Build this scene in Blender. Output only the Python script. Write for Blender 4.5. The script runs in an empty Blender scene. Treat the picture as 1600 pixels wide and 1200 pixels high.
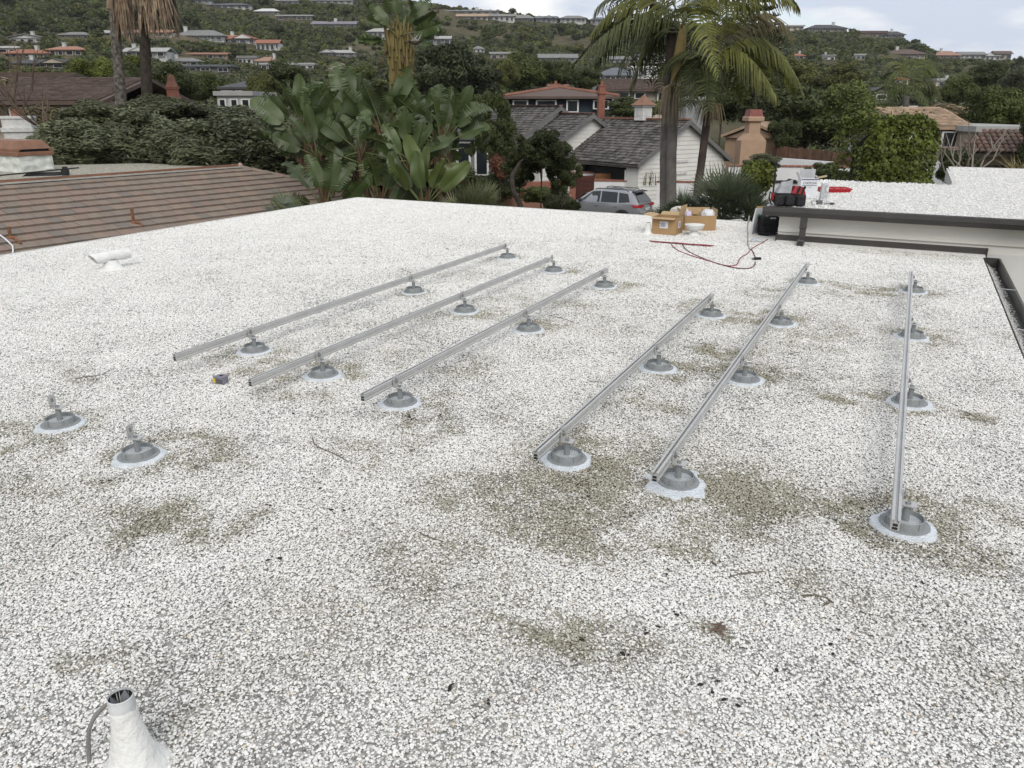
import bpy, math, random
import numpy as np
from mathutils import Vector, Matrix, noise as mnoise

random.seed(7)
rng = np.random.default_rng(7)
PI = math.pi
R = math.radians
sc = bpy.context.scene
COL = sc.collection

# ------------------------------------------------------------------ camera, sky, sun, exposure
H, F, PT, YW = 1.65, 1202.0, R(19.9), R(26.6)      # eye height over the roof, focal length (px of 1600), pitch, heading
FH = (-math.sin(YW), math.cos(YW))
RT = (math.cos(YW), math.sin(YW))
cam_d = bpy.data.cameras.new('camera')
cam = bpy.data.objects.new('camera', cam_d)
COL.objects.link(cam)
cam.location = (0, 0, H)
cam.rotation_euler = (PI/2 - PT, 0, YW)
cam_d.sensor_width = 36
cam_d.lens = F/1600*36
cam_d.clip_start = 0.05
cam_d.clip_end = 6000
sc.camera = cam

SUN_EL, SUN_AZ = R(42), R(150)                      # azimuth measured from +Y towards +X
world = bpy.data.worlds.new('World')
sc.world = world
world.use_nodes = True
wn, wl = world.node_tree.nodes, world.node_tree.links
wn.clear()
def wnode(t, **k):
    n = wn.new(t)
    for a, b in k.items(): setattr(n, a, b)
    return n
w_out = wnode('ShaderNodeOutputWorld')
w_bg = wnode('ShaderNodeBackground')
w_bg.inputs['Strength'].default_value = 0.1
sky = wnode('ShaderNodeTexSky', sky_type='NISHITA')
sky.sun_disc = False
sky.sun_elevation = SUN_EL
sky.sun_rotation = SUN_AZ
w_tc = wnode('ShaderNodeTexCoord')
w_map = wnode('ShaderNodeMapping')
w_map.inputs['Scale'].default_value = (1.0, 1.0, 3.2)
w_map.inputs['Location'].default_value = (0.35, 0.2, 0.0)
w_n1 = wnode('ShaderNodeTexNoise')
w_n1.inputs['Scale'].default_value = 3.4
w_n1.inputs['Detail'].default_value = 9
w_n1.inputs['Roughness'].default_value = 0.56
w_n2 = wnode('ShaderNodeTexNoise')
w_n2.inputs['Scale'].default_value = 4.2
w_n2.inputs['Detail'].default_value = 8
w_r1 = wnode('ShaderNodeValToRGB')
w_r1.color_ramp.elements[0].position = 0.34
w_r1.color_ramp.elements[1].position = 0.47
w_r2 = wnode('ShaderNodeValToRGB')
w_r2.color_ramp.elements[0].position = 0.42
w_r2.color_ramp.elements[0].color = (4.7, 5.2, 6.1, 1)
w_r2.color_ramp.elements[1].position = 0.58
w_r2.color_ramp.elements[1].color = (8.3, 8.15, 7.9, 1)
w_mix = wnode('ShaderNodeMix', data_type='RGBA')
wl.new(w_tc.outputs['Generated'], w_map.inputs['Vector'])
wl.new(w_map.outputs[0], w_n1.inputs['Vector'])
wl.new(w_map.outputs[0], w_n2.inputs['Vector'])
wl.new(w_n1.outputs['Fac'], w_r1.inputs['Fac'])
wl.new(w_n2.outputs['Fac'], w_r2.inputs['Fac'])
wl.new(w_r1.outputs['Color'], w_mix.inputs['Factor'])
wl.new(sky.outputs[0], w_mix.inputs[6])
wl.new(w_r2.outputs['Color'], w_mix.inputs[7])
wl.new(w_mix.outputs[2], w_bg.inputs['Color'])
wl.new(w_bg.outputs[0], w_out.inputs['Surface'])

sun_d = bpy.data.lights.new('sun', 'SUN')
sun_d.energy = 1.3
sun_d.angle = R(38)
sun_d.color = (1.0, 0.95, 0.87)
sun = bpy.data.objects.new('sun', sun_d)
COL.objects.link(sun)
sdir = Vector((math.sin(SUN_AZ)*math.cos(SUN_EL), math.cos(SUN_AZ)*math.cos(SUN_EL), math.sin(SUN_EL)))
sun.rotation_euler = sdir.to_track_quat('Z', 'Y').to_euler()
sc.view_settings.view_transform = 'Standard'
sc.view_settings.look = 'None'
sc.view_settings.exposure = 0.5
sc.view_settings.gamma = 1.0
sc.view_settings.use_curve_mapping = False
sc.render.engine = 'CYCLES'
sc.cycles.max_bounces = 6
sc.cycles.transparent_max_bounces = 6

# ------------------------------------------------------------------ geometry of the view (only to place things at their real spots)
def ray(px, py):
    u, v = (px-800)/F, (600-py)/F
    f = math.cos(PT)+v*math.sin(PT)
    up = v*math.cos(PT)-math.sin(PT)
    return u/f, up/f
def at(px, py, D):
    u, up = ray(px, py)
    return Vector((D*(u*RT[0]+FH[0]), D*(u*RT[1]+FH[1]), H+D*up))
def atz(px, py, z=0.0):
    u, up = ray(px, py)
    return at(px, py, (z-H)/up)
def proj(p):
    a = p[0]*RT[0]+p[1]*RT[1]
    b = p[0]*FH[0]+p[1]*FH[1]
    c = p[2]-H
    d = b*math.cos(PT)-c*math.sin(PT)
    v = b*math.sin(PT)+c*math.cos(PT)
    return 800+F*a/d, 600-F*v/d, F/d
def scale_at(px, py, D):
    return proj(at(px, py, D))[2]                 # pixels per metre

# ------------------------------------------------------------------ terrain height
GZ = -4.2
AZ_X = [-300, 0, 200, 330, 450, 560, 620, 700, 780, 860, 930, 1020, 1130, 1240, 1330, 1400, 1440, 1480, 1560, 1620, 1900]
AZ_Y = [-60, -46, -34, -16, -6, -2, 2, 14, 24, 33, 38, 42, 45, 48, 50, 62, 78, 90, 96, 99, 104]
AZ_A = [math.atan(ray(x, y)[0]) for x, y in zip(AZ_X, AZ_Y)]
AZ_E = [math.atan(ray(x, y)[1]*math.cos(a)) for x, y, a in zip(AZ_X, AZ_Y, AZ_A)]
SD = [0, 115, 180, 240, 300, 370, 450, 520, 800, 2500]
SS = [0, 0, .06, .2, .38, .66, 1.0, 1.0, .8, .3]
def th(x, y):
    a = x*RT[0]+y*RT[1]
    b = x*FH[0]+y*FH[1]
    d = math.hypot(a, b)
    az = math.atan2(a, b)
    E = float(np.interp(az, AZ_A, AZ_E))
    top = H+450*math.tan(E)-GZ
    s = float(np.interp(d, SD, SS))
    n = mnoise.fractal(Vector((x*.012, y*.012, 3.1)), 1.0, 2.0, 4)
    n2 = mnoise.noise(Vector((x*.05, y*.05, 9.0)))
    k = min(1.0, max(0.0, (d-120)/120.0))
    ridge = 1.0-.75*max(0.0, 1-abs(d-455)/60.0)
    return GZ+top*s+k*(2.6*n+.8*n2)*ridge
def hit(px, py, d0=60, d1=470):
    D = d0
    while D < d1:
        p = at(px, py, D)
        if p.z < th(p.x, p.y): return D
        D += 1.5
    return d1

# ------------------------------------------------------------------ materials
def new_mat(name):
    m = bpy.data.materials.new(name)
    m.use_nodes = True
    nt = m.node_tree
    return m, nt, nt.nodes['Principled BSDF']
def rgb(c): return (c[0], c[1], c[2], 1.0)
MATS = {}
def pm(name, c1, c2=None, scale=8.0, rough=0.7, metal=0.0, bump=0.0, bscale=None, rnd=0.0, island=0.0, detail=5, spec=0.3, coat=0.0, trans=0.0):
    """plain procedural surface: two colours through noise, per-object or per-piece brightness spread, fine relief"""
    if name in MATS: return MATS[name]
    m, nt, b = new_mat(name)
    N, L = nt.nodes, nt.links
    c2 = c2 or tuple(x*.8 for x in c1)
    tc = N.new('ShaderNodeTexCoord')
    no = N.new('ShaderNodeTexNoise')
    no.inputs['Scale'].default_value = scale
    no.inputs['Detail'].default_value = detail
    L.new(tc.outputs['Object'], no.inputs['Vector'])
    rp = N.new('ShaderNodeValToRGB')
    rp.color_ramp.elements[0].position = .36
    rp.color_ramp.elements[1].position = .66
    rp.color_ramp.elements[0].color = rgb(c2)
    rp.color_ramp.elements[1].color = rgb(c1)
    L.new(no.outputs['Fac'], rp.inputs['Fac'])
    col = rp.outputs['Color']
    for amt, src in ((rnd, 'o'), (island, 'i')):
        if amt <= 0: continue
        if src == 'o':
            s = N.new('ShaderNodeObjectInfo').outputs['Random']
        else:
            s = N.new('ShaderNodeNewGeometry').outputs['Random Per Island']
        mr = N.new('ShaderNodeMapRange')
        mr.inputs['To Min'].default_value = 1-amt
        mr.inputs['To Max'].default_value = 1+amt
        L.new(s, mr.inputs['Value'])
        mx = N.new('ShaderNodeVectorMath'); mx.operation = 'SCALE'
        L.new(col, mx.inputs[0]); L.new(mr.outputs[0], mx.inputs['Scale'])
        col = mx.outputs[0]
    L.new(col, b.inputs['Base Color'])
    b.inputs['Roughness'].default_value = rough
    b.inputs['Metallic'].default_value = metal
    b.inputs['Specular IOR Level'].default_value = spec
    b.inputs['Coat Weight'].default_value = coat
    if bump > 0:
        n2 = N.new('ShaderNodeTexNoise')
        n2.inputs['Scale'].default_value = bscale or scale*4
        n2.inputs['Detail'].default_value = 6
        L.new(tc.outputs['Object'], n2.inputs['Vector'])
        bp = N.new('ShaderNodeBump')
        bp.inputs['Strength'].default_value = bump
        bp.inputs['Distance'].default_value = .02
        L.new(n2.outputs['Fac'], bp.inputs['Height'])
        L.new(bp.outputs[0], b.inputs['Normal'])
    if trans > 0:
        tr = N.new('ShaderNodeBsdfTranslucent')
        L.new(col, tr.inputs['Color'])
        ms = N.new('ShaderNodeMixShader')
        ms.inputs['Fac'].default_value = trans
        L.new(b.outputs[0], ms.inputs[1]); L.new(tr.outputs[0], ms.inputs[2])
        L.new(ms.outputs[0], N['Material Output'].inputs['Surface'])
    MATS[name] = m
    return m
def leafmat(name, c, rough=.55, spread=.3, island=.35, trans=.25, spec=.3):
    return pm(name, tuple(x*1.25 for x in c), tuple(x*.72 for x in c), scale=.7, rough=rough, rnd=spread, island=island, trans=trans, spec=spec)
def glassmat(name, c=(.02, .025, .03)):
    return pm(name, c, tuple(x*.7 for x in c), scale=1.5, rough=.08, spec=.6)

# ------------------------------------------------------------------ mesh builder
class MB:
    def __init__(s): s.v, s.f, s.m, s.k = [], [], [], 0
    def add(s, vs, fs):
        o = len(s.v); s.v += [tuple(p) for p in vs]
        s.f += [tuple(i+o for i in f) for f in fs]; s.m += [s.k]*len(fs); return s
    def hexa(s, p): return s.add(p, [(0,3,2,1),(4,5,6,7),(0,1,5,4),(1,2,6,5),(2,3,7,6),(3,0,4,7)])
    def box(s, c, d, rz=0.0, ry=0.0, rx=0.0):
        hx, hy, hz = d[0]/2, d[1]/2, d[2]/2
        M = Matrix.Translation(c) @ Matrix.Rotation(rz, 4, 'Z') @ Matrix.Rotation(ry, 4, 'Y') @ Matrix.Rotation(rx, 4, 'X')
        return s.hexa([M @ Vector(q) for q in ((-hx,-hy,-hz),(hx,-hy,-hz),(hx,hy,-hz),(-hx,hy,-hz),(-hx,-hy,hz),(hx,-hy,hz),(hx,hy,hz),(-hx,hy,hz))])
    def bbox(s, c, d, b=.01, rz=0.0):
        """box with chamfered edges"""
        hx, hy, hz = d[0]/2, d[1]/2, d[2]/2
        M = Matrix.Translation(c) @ Matrix.Rotation(rz, 4, 'Z')
        vs = []
        for z, i in ((-hz, b), (-hz+b, 0), (hz-b, 0), (hz, b)):
            x, y = hx-i, hy-i
            for q in ((-x+b,-y),(x-b,-y),(x,-y+b),(x,y-b),(x-b,y),(-x+b,y),(-x,y-b),(-x,-y+b)): vs.append(M @ Vector((q[0], q[1], z)))
        fs = [tuple(range(7,-1,-1)), tuple(range(24,32))]
        for r in range(3):
            for i in range(8): fs.append((r*8+i, r*8+(i+1)%8, r*8+8+(i+1)%8, r*8+8+i))
        return s.add(vs, fs)
    def tube(s, pts, rad, n=8, cap=True):
        pts = [Vector(p) for p in pts]
        rads = rad if isinstance(rad, (list, tuple)) else [rad]*len(pts)
        vs, up = [], Vector((0,0,1))
        prev = None
        for i, p in enumerate(pts):
            t = (pts[min(i+1, len(pts)-1)]-pts[max(i-1, 0)])
            t = t.normalized() if t.length > 1e-9 else Vector((0,0,1))
            if prev is None:
                a = t.cross(up if abs(t.z) < .9 else Vector((1,0,0))).normalized()
            else:
                a = (prev-t*prev.dot(t)).normalized()
            prev = a
            b = t.cross(a)
            for k in range(n):
                w = 2*PI*k/n
                vs.append(p+(a*math.cos(w)+b*math.sin(w))*rads[i])
        fs = []
        for i in range(len(pts)-1):
            for k in range(n): fs.append((i*n+k, i*n+(k+1)%n, i*n+n+(k+1)%n, i*n+n+k))
        if cap: fs += [tuple(range(n-1,-1,-1)), tuple(range((len(pts)-1)*n, len(pts)*n))]
        return s.add(vs, fs)
    def lathe(s, prof, n=24, c=(0,0,0), wob=None, cap=False):
        vs, fs = [], []
        for j, (r, z) in enumerate(prof):
            for k in range(n):
                a = 2*PI*k/n
                rr = r*(wob(a, j) if wob else 1)
                vs.append((c[0]+rr*math.cos(a), c[1]+rr*math.sin(a), c[2]+z))
        for j in range(len(prof)-1):
            for k in range(n): fs.append((j*n+k, j*n+(k+1)%n, j*n+n+(k+1)%n, j*n+n+k))
        if cap: fs += [tuple(range(n-1,-1,-1)), tuple(range((len(prof)-1)*n, len(prof)*n))]
        return s.add(vs, fs)
    def poly(s, vs): return s.add(vs, [tuple(range(len(vs)))])
    def prism(s, poly, off):
        """flat polygon (3D points) pushed by a vector into a solid"""
        n = len(poly); off = Vector(off)
        vs = [Vector(p) for p in poly]+[Vector(p)+off for p in poly]
        return s.add(vs, [tuple(range(n-1,-1,-1)), tuple(range(n, 2*n))]+[(i,(i+1)%n,n+(i+1)%n,n+i) for i in range(n)])
    def mesh(s, name, mats, smooth=False):
        me = bpy.data.meshes.new(name)
        me.from_pydata([tuple(p) for p in s.v], [], s.f)
        for m in (mats if isinstance(mats, (list, tuple)) else [mats]): me.materials.append(m)
        if any(s.m): me.polygons.foreach_set('material_index', s.m)
        me.update()
        if smooth:
            me.polygons.foreach_set('use_smooth', [True]*len(s.f))
            me.set_sharp_from_angle(angle=R(38))
        return me
    def build(s, name, mats, parent=None, smooth=False):
        return link(name, s.mesh(name, mats, smooth), parent)
def link(name, me, parent=None, loc=None, rot=None, scl=None):
    o = bpy.data.objects.new(name, me)
    COL.objects.link(o)
    if parent is not None: o.parent = parent
    if loc is not None: o.location = loc
    if rot is not None: o.rotation_euler = rot
    if scl is not None: o.scale = scl
    return o
def tag(o, label=None, cat=None, group=None, kind=None):
    if label: o['label'] = label
    if cat: o['category'] = cat
    if group: o['group'] = group
    if kind: o['kind'] = kind
    return o
def thing(name, label, cat, loc=(0,0,0), rz=0.0, group=None):
    o = bpy.data.objects.new(name, None)
    o.empty_display_size = .2
    COL.objects.link(o)
    o.location = loc
    o.rotation_euler = (0, 0, rz)
    return tag(o, label, cat, group)
def copy_tree(o, parent=None):
    c = o.copy(); COL.objects.link(c)
    if parent is not None: c.parent = parent
    for ch in [k for k in o.children]: copy_tree(ch, c)
    return c
def quads(name, V, mat, core=None):
    """V: (n,4,3) array of loose quads -> mesh, core: optional (verts, tris)"""
    n = len(V)
    vs = V.reshape(-1, 3)
    fs = np.arange(4*n).reshape(n, 4)
    me = bpy.data.meshes.new(name)
    if core is not None:
        cv, cf = core
        allv = np.concatenate([vs, cv]); nf = len(cf)
    else:
        allv, cf, nf = vs, np.zeros((0,3), int), 0
    me.vertices.add(len(allv)); me.vertices.foreach_set('co', allv.astype(np.float32).ravel())
    me.loops.add(4*n+3*nf)
    me.loops.foreach_set('vertex_index', np.concatenate([fs.ravel(), (cf+4*n).ravel()]).astype(np.int32))
    me.polygons.add(n+nf)
    st = np.concatenate([np.arange(n)*4, 4*n+np.arange(nf)*3])
    me.polygons.foreach_set('loop_start', st.astype(np.int32))
    me.update(calc_edges=True)
    me.materials.append(mat)
    return me
def ico(sub=1):
    import bmesh
    bm = bmesh.new()
    bmesh.ops.create_icosphere(bm, subdivisions=sub, radius=1)
    v = np.array([p.co[:] for p in bm.verts]); f = np.array([[w.index for w in q.verts] for q in bm.faces])
    bm.free()
    return v, f
ICO1, ICO2 = ico(1), ico(2)
def vnoise(x, y, seed=0):
    """smooth value noise on arrays"""
    xi, yi = np.floor(x).astype(np.int64), np.floor(y).astype(np.int64)
    fx, fy = x-xi, y-yi
    fx, fy = fx*fx*(3-2*fx), fy*fy*(3-2*fy)
    def h(a, b):
        n = (a*374761393+b*668265263+seed*982451653) & 0x7fffffff
        n = ((n ^ (n >> 13))*1274126177) & 0x7fffffff
        return ((n ^ (n >> 16)) & 0xffff)/65535.0
    return (h(xi,yi)*(1-fx)+h(xi+1,yi)*fx)*(1-fy)+(h(xi,yi+1)*(1-fx)+h(xi+1,yi+1)*fx)*fy
def fbm(x, y, seed=0, o=4):
    r, a, t = 0, .5, 0
    for i in range(o):
        r = r+a*vnoise(x*2**i, y*2**i, seed+i*17); t += a; a *= .5
    return r/t
def instancer(name, pts, rot, scl, col, protos, kind='stuff'):
    """one object of countless small pieces: points with their own turn, size and colour, pieces put on them by geometry nodes"""
    me = bpy.data.meshes.new(name)
    me.vertices.add(len(pts)); me.vertices.foreach_set('co', np.asarray(pts, np.float32).ravel())
    def attr(n, t, d, f):
        a = me.attributes.new(n, t, 'POINT'); a.data.foreach_set(f, np.asarray(d, np.float32).ravel())
    attr('rot', 'FLOAT_VECTOR', rot, 'vector'); attr('scl', 'FLOAT_VECTOR', scl, 'vector'); attr('tint', 'FLOAT_VECTOR', col, 'vector')
    o = link(name, me)
    pc = bpy.data.collections.new(name+'_pieces')
    for i, p in enumerate(protos):
        q = bpy.data.objects.new('piece', p); pc.objects.link(q)
    g = bpy.data.node_groups.new(name+'_scatter', 'GeometryNodeTree')
    g.interface.new_socket('Geometry', in_out='INPUT', socket_type='NodeSocketGeometry')
    g.interface.new_socket('Geometry', in_out='OUTPUT', socket_type='NodeSocketGeometry')
    N, L = g.nodes, g.links
    gi, go = N.new('NodeGroupInput'), N.new('NodeGroupOutput')
    ci = N.new('GeometryNodeCollectionInfo')
    ci.inputs['Collection'].default_value = pc
    ci.inputs['Separate Children'].default_value = True
    ci.inputs['Reset Children'].default_value = True
    ip = N.new('GeometryNodeInstanceOnPoints')
    ip.inputs['Pick Instance'].default_value = True
    for nm, sk in (('rot', 'Rotation'), ('scl', 'Scale')):
        na = N.new('GeometryNodeInputNamedAttribute'); na.data_type = 'FLOAT_VECTOR'; na.inputs['Name'].default_value = nm
        L.new(na.outputs['Attribute'], ip.inputs[sk])
    L.new(gi.outputs[0], ip.inputs['Points']); L.new(ci.outputs[0], ip.inputs['Instance']); L.new(ip.outputs[0], go.inputs[0])
    md = o.modifiers.new('scatter', 'NODES'); md.node_group = g
    o['kind'] = kind
    return o

# ================================================================== OUR ROOF
X0, X1, Y0, Y1 = -9.32, 0.90, -2.5, 12.05          # gravel roof: edge by the tiled neighbour, gutter edge, behind us, far edge
RAILS = [  # post line x, rail start y, rail end y, post ys, how the rail is told apart
    (-3.98, 3.22, 7.86, [3.86, 5.90, 7.83], 'rail nearest the tiled roof'),
    (-3.20, 3.08, 7.34, [3.66, 5.50, 7.37], 'second rail from the tiled roof'),
    (-2.47, 3.18, 7.10, [3.47, 5.22, 6.92], 'third rail from the tiled roof'),
    (-1.30, 2.93, 6.48, [3.20, 4.77, 6.30], 'shortest rail, beside the wide gap'),
    (-0.745, 2.96, 8.28, [3.20, 4.79, 6.29, 7.97], 'rail second from the roof gutter'),
    (0.20, 2.98, 8.30, [3.24, 4.81, 6.34, 8.02], 'rail nearest the roof gutter'),
]
MOUNTS = [(x, y) for x, a, b, ys, n in RAILS for y in ys]
LOOSE = [(-3.95, 2.37), (-3.22, 2.28)]
# dirty patches of the roof: px, py, radius across (m), radius along, strength
BL = []
for (x, y) in MOUNTS+LOOSE:
    BL.append((x+random.uniform(-.03,.12), y+random.uniform(-.02,.18), random.uniform(.2,.34), random.uniform(.2,.34), random.uniform(.65,.95)))
for px, py, rx, ry, s in ((760,785,.5,.26,.5),(880,785,.5,.36,.6),(1000,770,.4,.35,.5),(900,840,.45,.22,.45),(1100,815,.45,.26,.5),(1190,790,.24,.42,.75),
        (1130,855,.5,.2,.6),(850,980,.33,.12,.8),(830,965,.6,.25,.3),(290,800,.4,.3,.75),(255,790,.2,.25,.6),(300,705,.45,.28,.75),(320,720,.22,.16,.5),(30,690,.4,.22,.7),
        (1130,550,.3,.22,.85),(1190,455,.35,.4,.6),(1320,455,.4,.35,.65),(1390,455,.2,.2,.75),(1270,520,.7,.7,.4),(1310,600,.5,.5,.3),(1350,625,.22,.15,.9),
        (1370,800,.32,.22,.9),(1480,815,.4,.3,.6),(1545,880,.4,.25,.55),(1270,930,.3,.2,.5),(1505,655,.16,.14,.75),(1000,635,.3,.16,.6),(840,665,.3,.2,.55),
        (660,660,.35,.22,.6),(580,705,.3,.25,.45),(520,700,.3,.1,.35),(350,560,.4,.22,.5),(420,580,.5,.25,.6),(450,620,.4,.2,.5),(490,545,.3,.4,.35),(720,575,.35,.3,.45),(600,560,.6,.4,.25),
        (1250,380,1.6,.35,.45),(1400,395,1.2,.3,.5),(1100,480,.35,.3,.5),(960,700,.4,.3,.35),(950,620,.4,.3,.3),(230,1110,.12,.1,.5),(130,1040,.2,.1,.5),(300,1080,.3,.2,.3),
        (560,520,.5,.4,.3),(840,470,.5,.4,.35),(700,500,.4,.3,.25),(640,640,.2,.2,.5),(410,980,.5,.25,.25),(60,760,.4,.2,.4),(1110,985,.09,.08,.8),(1500,1000,.5,.3,.25),(700,880,.4,.2,.3),(180,745,.3,.15,.5),
        (800,385,.5,.5,.3),(730,430,.4,.4,.25),(300,420,.6,.4,.2),(120,590,.3,.1,.4),(90,575,.3,.1,.35),(1330,350,.5,.4,.3)):
    p = atz(px, py)
    BL.append((p.x, p.y, rx, ry, s))
BL = np.array(BL)
def stain_at(x, y):
    """how dirty the gravel is at places x, y (0..1)"""
    wx = x+.16*(fbm(x*4, y*4, 11)-.5)*2; wy = y+.16*(fbm(x*4, y*4, 23)-.5)*2
    s = np.zeros_like(x)
    for bx, by, rx, ry, k in BL:
        e = ((wx-bx)/rx)**2+((wy-by)/ry)**2
        s = np.maximum(s, k*np.clip(1.25-e, 0, 1))
    s = s*np.clip(2.6*fbm(x*8, y*8, 5)-.55, 0, 1.15)
    s += np.clip(fbm(x*.9, y*.9, 41)-.53, 0, 1)*.9+np.clip(fbm(x*3.1, y*3.1, 61)-.6, 0, 1)*.9
    s *= np.clip(1.15-np.clip((y-8.2)/3.2, 0, 1)*.75, 0, 1)*np.clip(1-np.clip((-x-4.8)/2.2, 0, 1)*.75, 0, 1)*.92
    s = s*.92+.24*fbm(x*5, y*5, 91)*np.exp(-((x+1.4)/2.3)**2-((y-5.2)/2.9)**2)
    return np.clip(s, 0, 1)
def gravel_tint(x, y, r, rr):
    """colour of single stones: white paint, bare greys, the odd brown; where dirty some stones go mossy and some stay clean"""
    s = stain_at(x, y)
    patch = (fbm(x*1.7, y*1.7, 71)-.5)*.45+(fbm(x*6, y*6, 77)-.5)*.35
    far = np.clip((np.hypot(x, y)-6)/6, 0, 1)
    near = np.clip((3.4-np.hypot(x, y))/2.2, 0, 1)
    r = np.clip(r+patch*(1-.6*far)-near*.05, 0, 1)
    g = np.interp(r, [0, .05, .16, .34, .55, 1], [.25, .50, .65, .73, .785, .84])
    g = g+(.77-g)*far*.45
    c = np.stack([g*1.0, g*.99, g*.955], -1)
    br = (rr > .987)
    c[br] *= np.array([.82, .72, .60])
    h = (np.sin(r*913.7+rr*517.3)*43758.5) % 1.0
    d = np.stack([g*.46, g*.43, g*.335], -1)*(.75+.5*h)[:, None]
    k = np.clip((s*1.15-h*.85)*1.9, 0, .85)+s*.2
    k = np.clip(k, 0, .93)[:, None]
    return c*(1-k)+d*k

def gravel_mat(name, speckle_white, speckle_dark, attr='tint', per_piece=False, vscale=62.0, bump=1.0):
    m, nt, b = new_mat(name)
    N, L = nt.nodes, nt.links
    at_ = N.new('ShaderNodeAttribute'); at_.attribute_name = attr or 'none'
    at_.attribute_type = 'INSTANCER' if per_piece else 'GEOMETRY'
    b.inputs['Roughness'].default_value = .85
    b.inputs['Specular IOR Level'].default_value = .2
    tc = N.new('ShaderNodeTexCoord')
    if per_piece:
        no = N.new('ShaderNodeTexNoise'); no.inputs['Scale'].default_value = 2.2; no.inputs['Detail'].default_value = 4
        L.new(tc.outputs['Object'], no.inputs['Vector'])
        mr = N.new('ShaderNodeMapRange'); mr.inputs['To Min'].default_value = .82; mr.inputs['To Max'].default_value = 1.14
        L.new(no.outputs['Fac'], mr.inputs['Value'])
        sc_ = N.new('ShaderNodeVectorMath'); sc_.operation = 'SCALE'
        L.new(at_.outputs['Vector'], sc_.inputs[0]); L.new(mr.outputs[0], sc_.inputs['Scale'])
        L.new(sc_.outputs[0], b.inputs['Base Color'])
        return m
    vo = N.new('ShaderNodeTexVoronoi'); vo.inputs['Scale'].default_value = vscale
    L.new(tc.outputs['Object'], vo.inputs['Vector'])
    sp = N.new('ShaderNodeSeparateColor'); L.new(vo.outputs['Color'], sp.inputs[0])
    rp = N.new('ShaderNodeValToRGB')
    e = rp.color_ramp.elements
    e[0].position = 0.0; e[0].color = rgb(speckle_dark)
    e[1].position = .55; e[1].color = rgb(speckle_white)
    q = e.new(.22); q.color = rgb([(a*.45+b_*.55) for a, b_ in zip(speckle_dark, speckle_white)])
    L.new(sp.outputs[0], rp.inputs['Fac'])
    gap = N.new('ShaderNodeMapRange'); gap.inputs['From Min'].default_value = .35; gap.inputs['From Max'].default_value = .75
    gap.inputs['To Min'].default_value = 1.0; gap.inputs['To Max'].default_value = .55
    L.new(vo.outputs['Distance'], gap.inputs['Value'])
    s1 = N.new('ShaderNodeVectorMath'); s1.operation = 'SCALE'
    L.new(rp.outputs['Color'], s1.inputs[0]); L.new(gap.outputs[0], s1.inputs['Scale'])
    mu = N.new('ShaderNodeVectorMath'); mu.operation = 'MULTIPLY'
    if attr:
        L.new(s1.outputs[0], mu.inputs[0]); L.new(at_.outputs['Vector'], mu.inputs[1])
        L.new(mu.outputs[0], b.inputs['Base Color'])
    else:
        L.new(s1.outputs[0], b.inputs['Base Color'])
    bp = N.new('ShaderNodeBump'); bp.inputs['Strength'].default_value = bump; bp.inputs['Distance'].default_value = .012
    bp.invert = True
    L.new(vo.outputs['Distance'], bp.inputs['Height']); L.new(bp.outputs[0], b.inputs['Normal'])
    return m
M_base = gravel_mat('gravel_bed', (.80, .79, .76), (.54, .53, .505))
M_stone = gravel_mat('gravel_stone', None, None, per_piece=True)
M_white = pm('white_roof_paint', (.80, .80, .78), (.70, .70, .675), scale=9, rough=.55, bump=.5, bscale=40)
M_trim_w = pm('white_edge_metal', (.62, .62, .6), (.5, .5, .48), scale=3, rough=.5)
M_stucco_grey = pm('light_stucco', (.70, .70, .675), (.65, .65, .63), scale=2.5, rough=.9, bump=.25, bscale=90)
M_siding = pm('cream_siding', (.80, .78, .72), (.75, .735, .68), scale=1.6, rough=.75, bump=.12, bscale=50)
M_dark = pm('dark_brown_metal', (.064, .060, .056), (.050, .047, .045), scale=5, rough=.42, spec=.5)
M_black = pm('black_rubber_and_hollows', (.012, .012, .013), (.02, .02, .02), scale=20, rough=.6)  # rubber, and the black set into openings and hollows in place of shade

# roof sheet with its dirt map
gx = np.linspace(X0, X1, 190); gy = np.concatenate([np.linspace(Y0, .2, 12)[:-1], np.linspace(.2, Y1, 225)])
GX, GY = np.meshgrid(gx, gy)
sheet = -.004+.006*(fbm(GX*1.2, GY*1.2, 3)-.5)
nx, ny = len(gx), len(gy)
bm_v = np.stack([GX, GY, sheet], -1).reshape(-1, 3)
idx = np.arange(nx*ny).reshape(ny, nx)
fs = np.stack([idx[:-1,:-1], idx[:-1,1:], idx[1:,1:], idx[1:,:-1]], -1).reshape(-1, 4)
me = bpy.data.meshes.new('flat_roof')
me.from_pydata(bm_v.tolist(), [], fs.tolist())
sx, sy = bm_v[:,0], bm_v[:,1]
st = stain_at(sx, sy)
k = (st*.95)[:, None]
tc_ = np.ones((len(sx), 3))*(1-k)+np.array([.52, .47, .34])*k
a = me.attributes.new('tint', 'FLOAT_VECTOR', 'POINT'); a.data.foreach_set('vector', tc_.astype(np.float32).ravel())
me.materials.append(M_base)
roof = tag(link('flat_roof', me), kind='structure')
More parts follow.
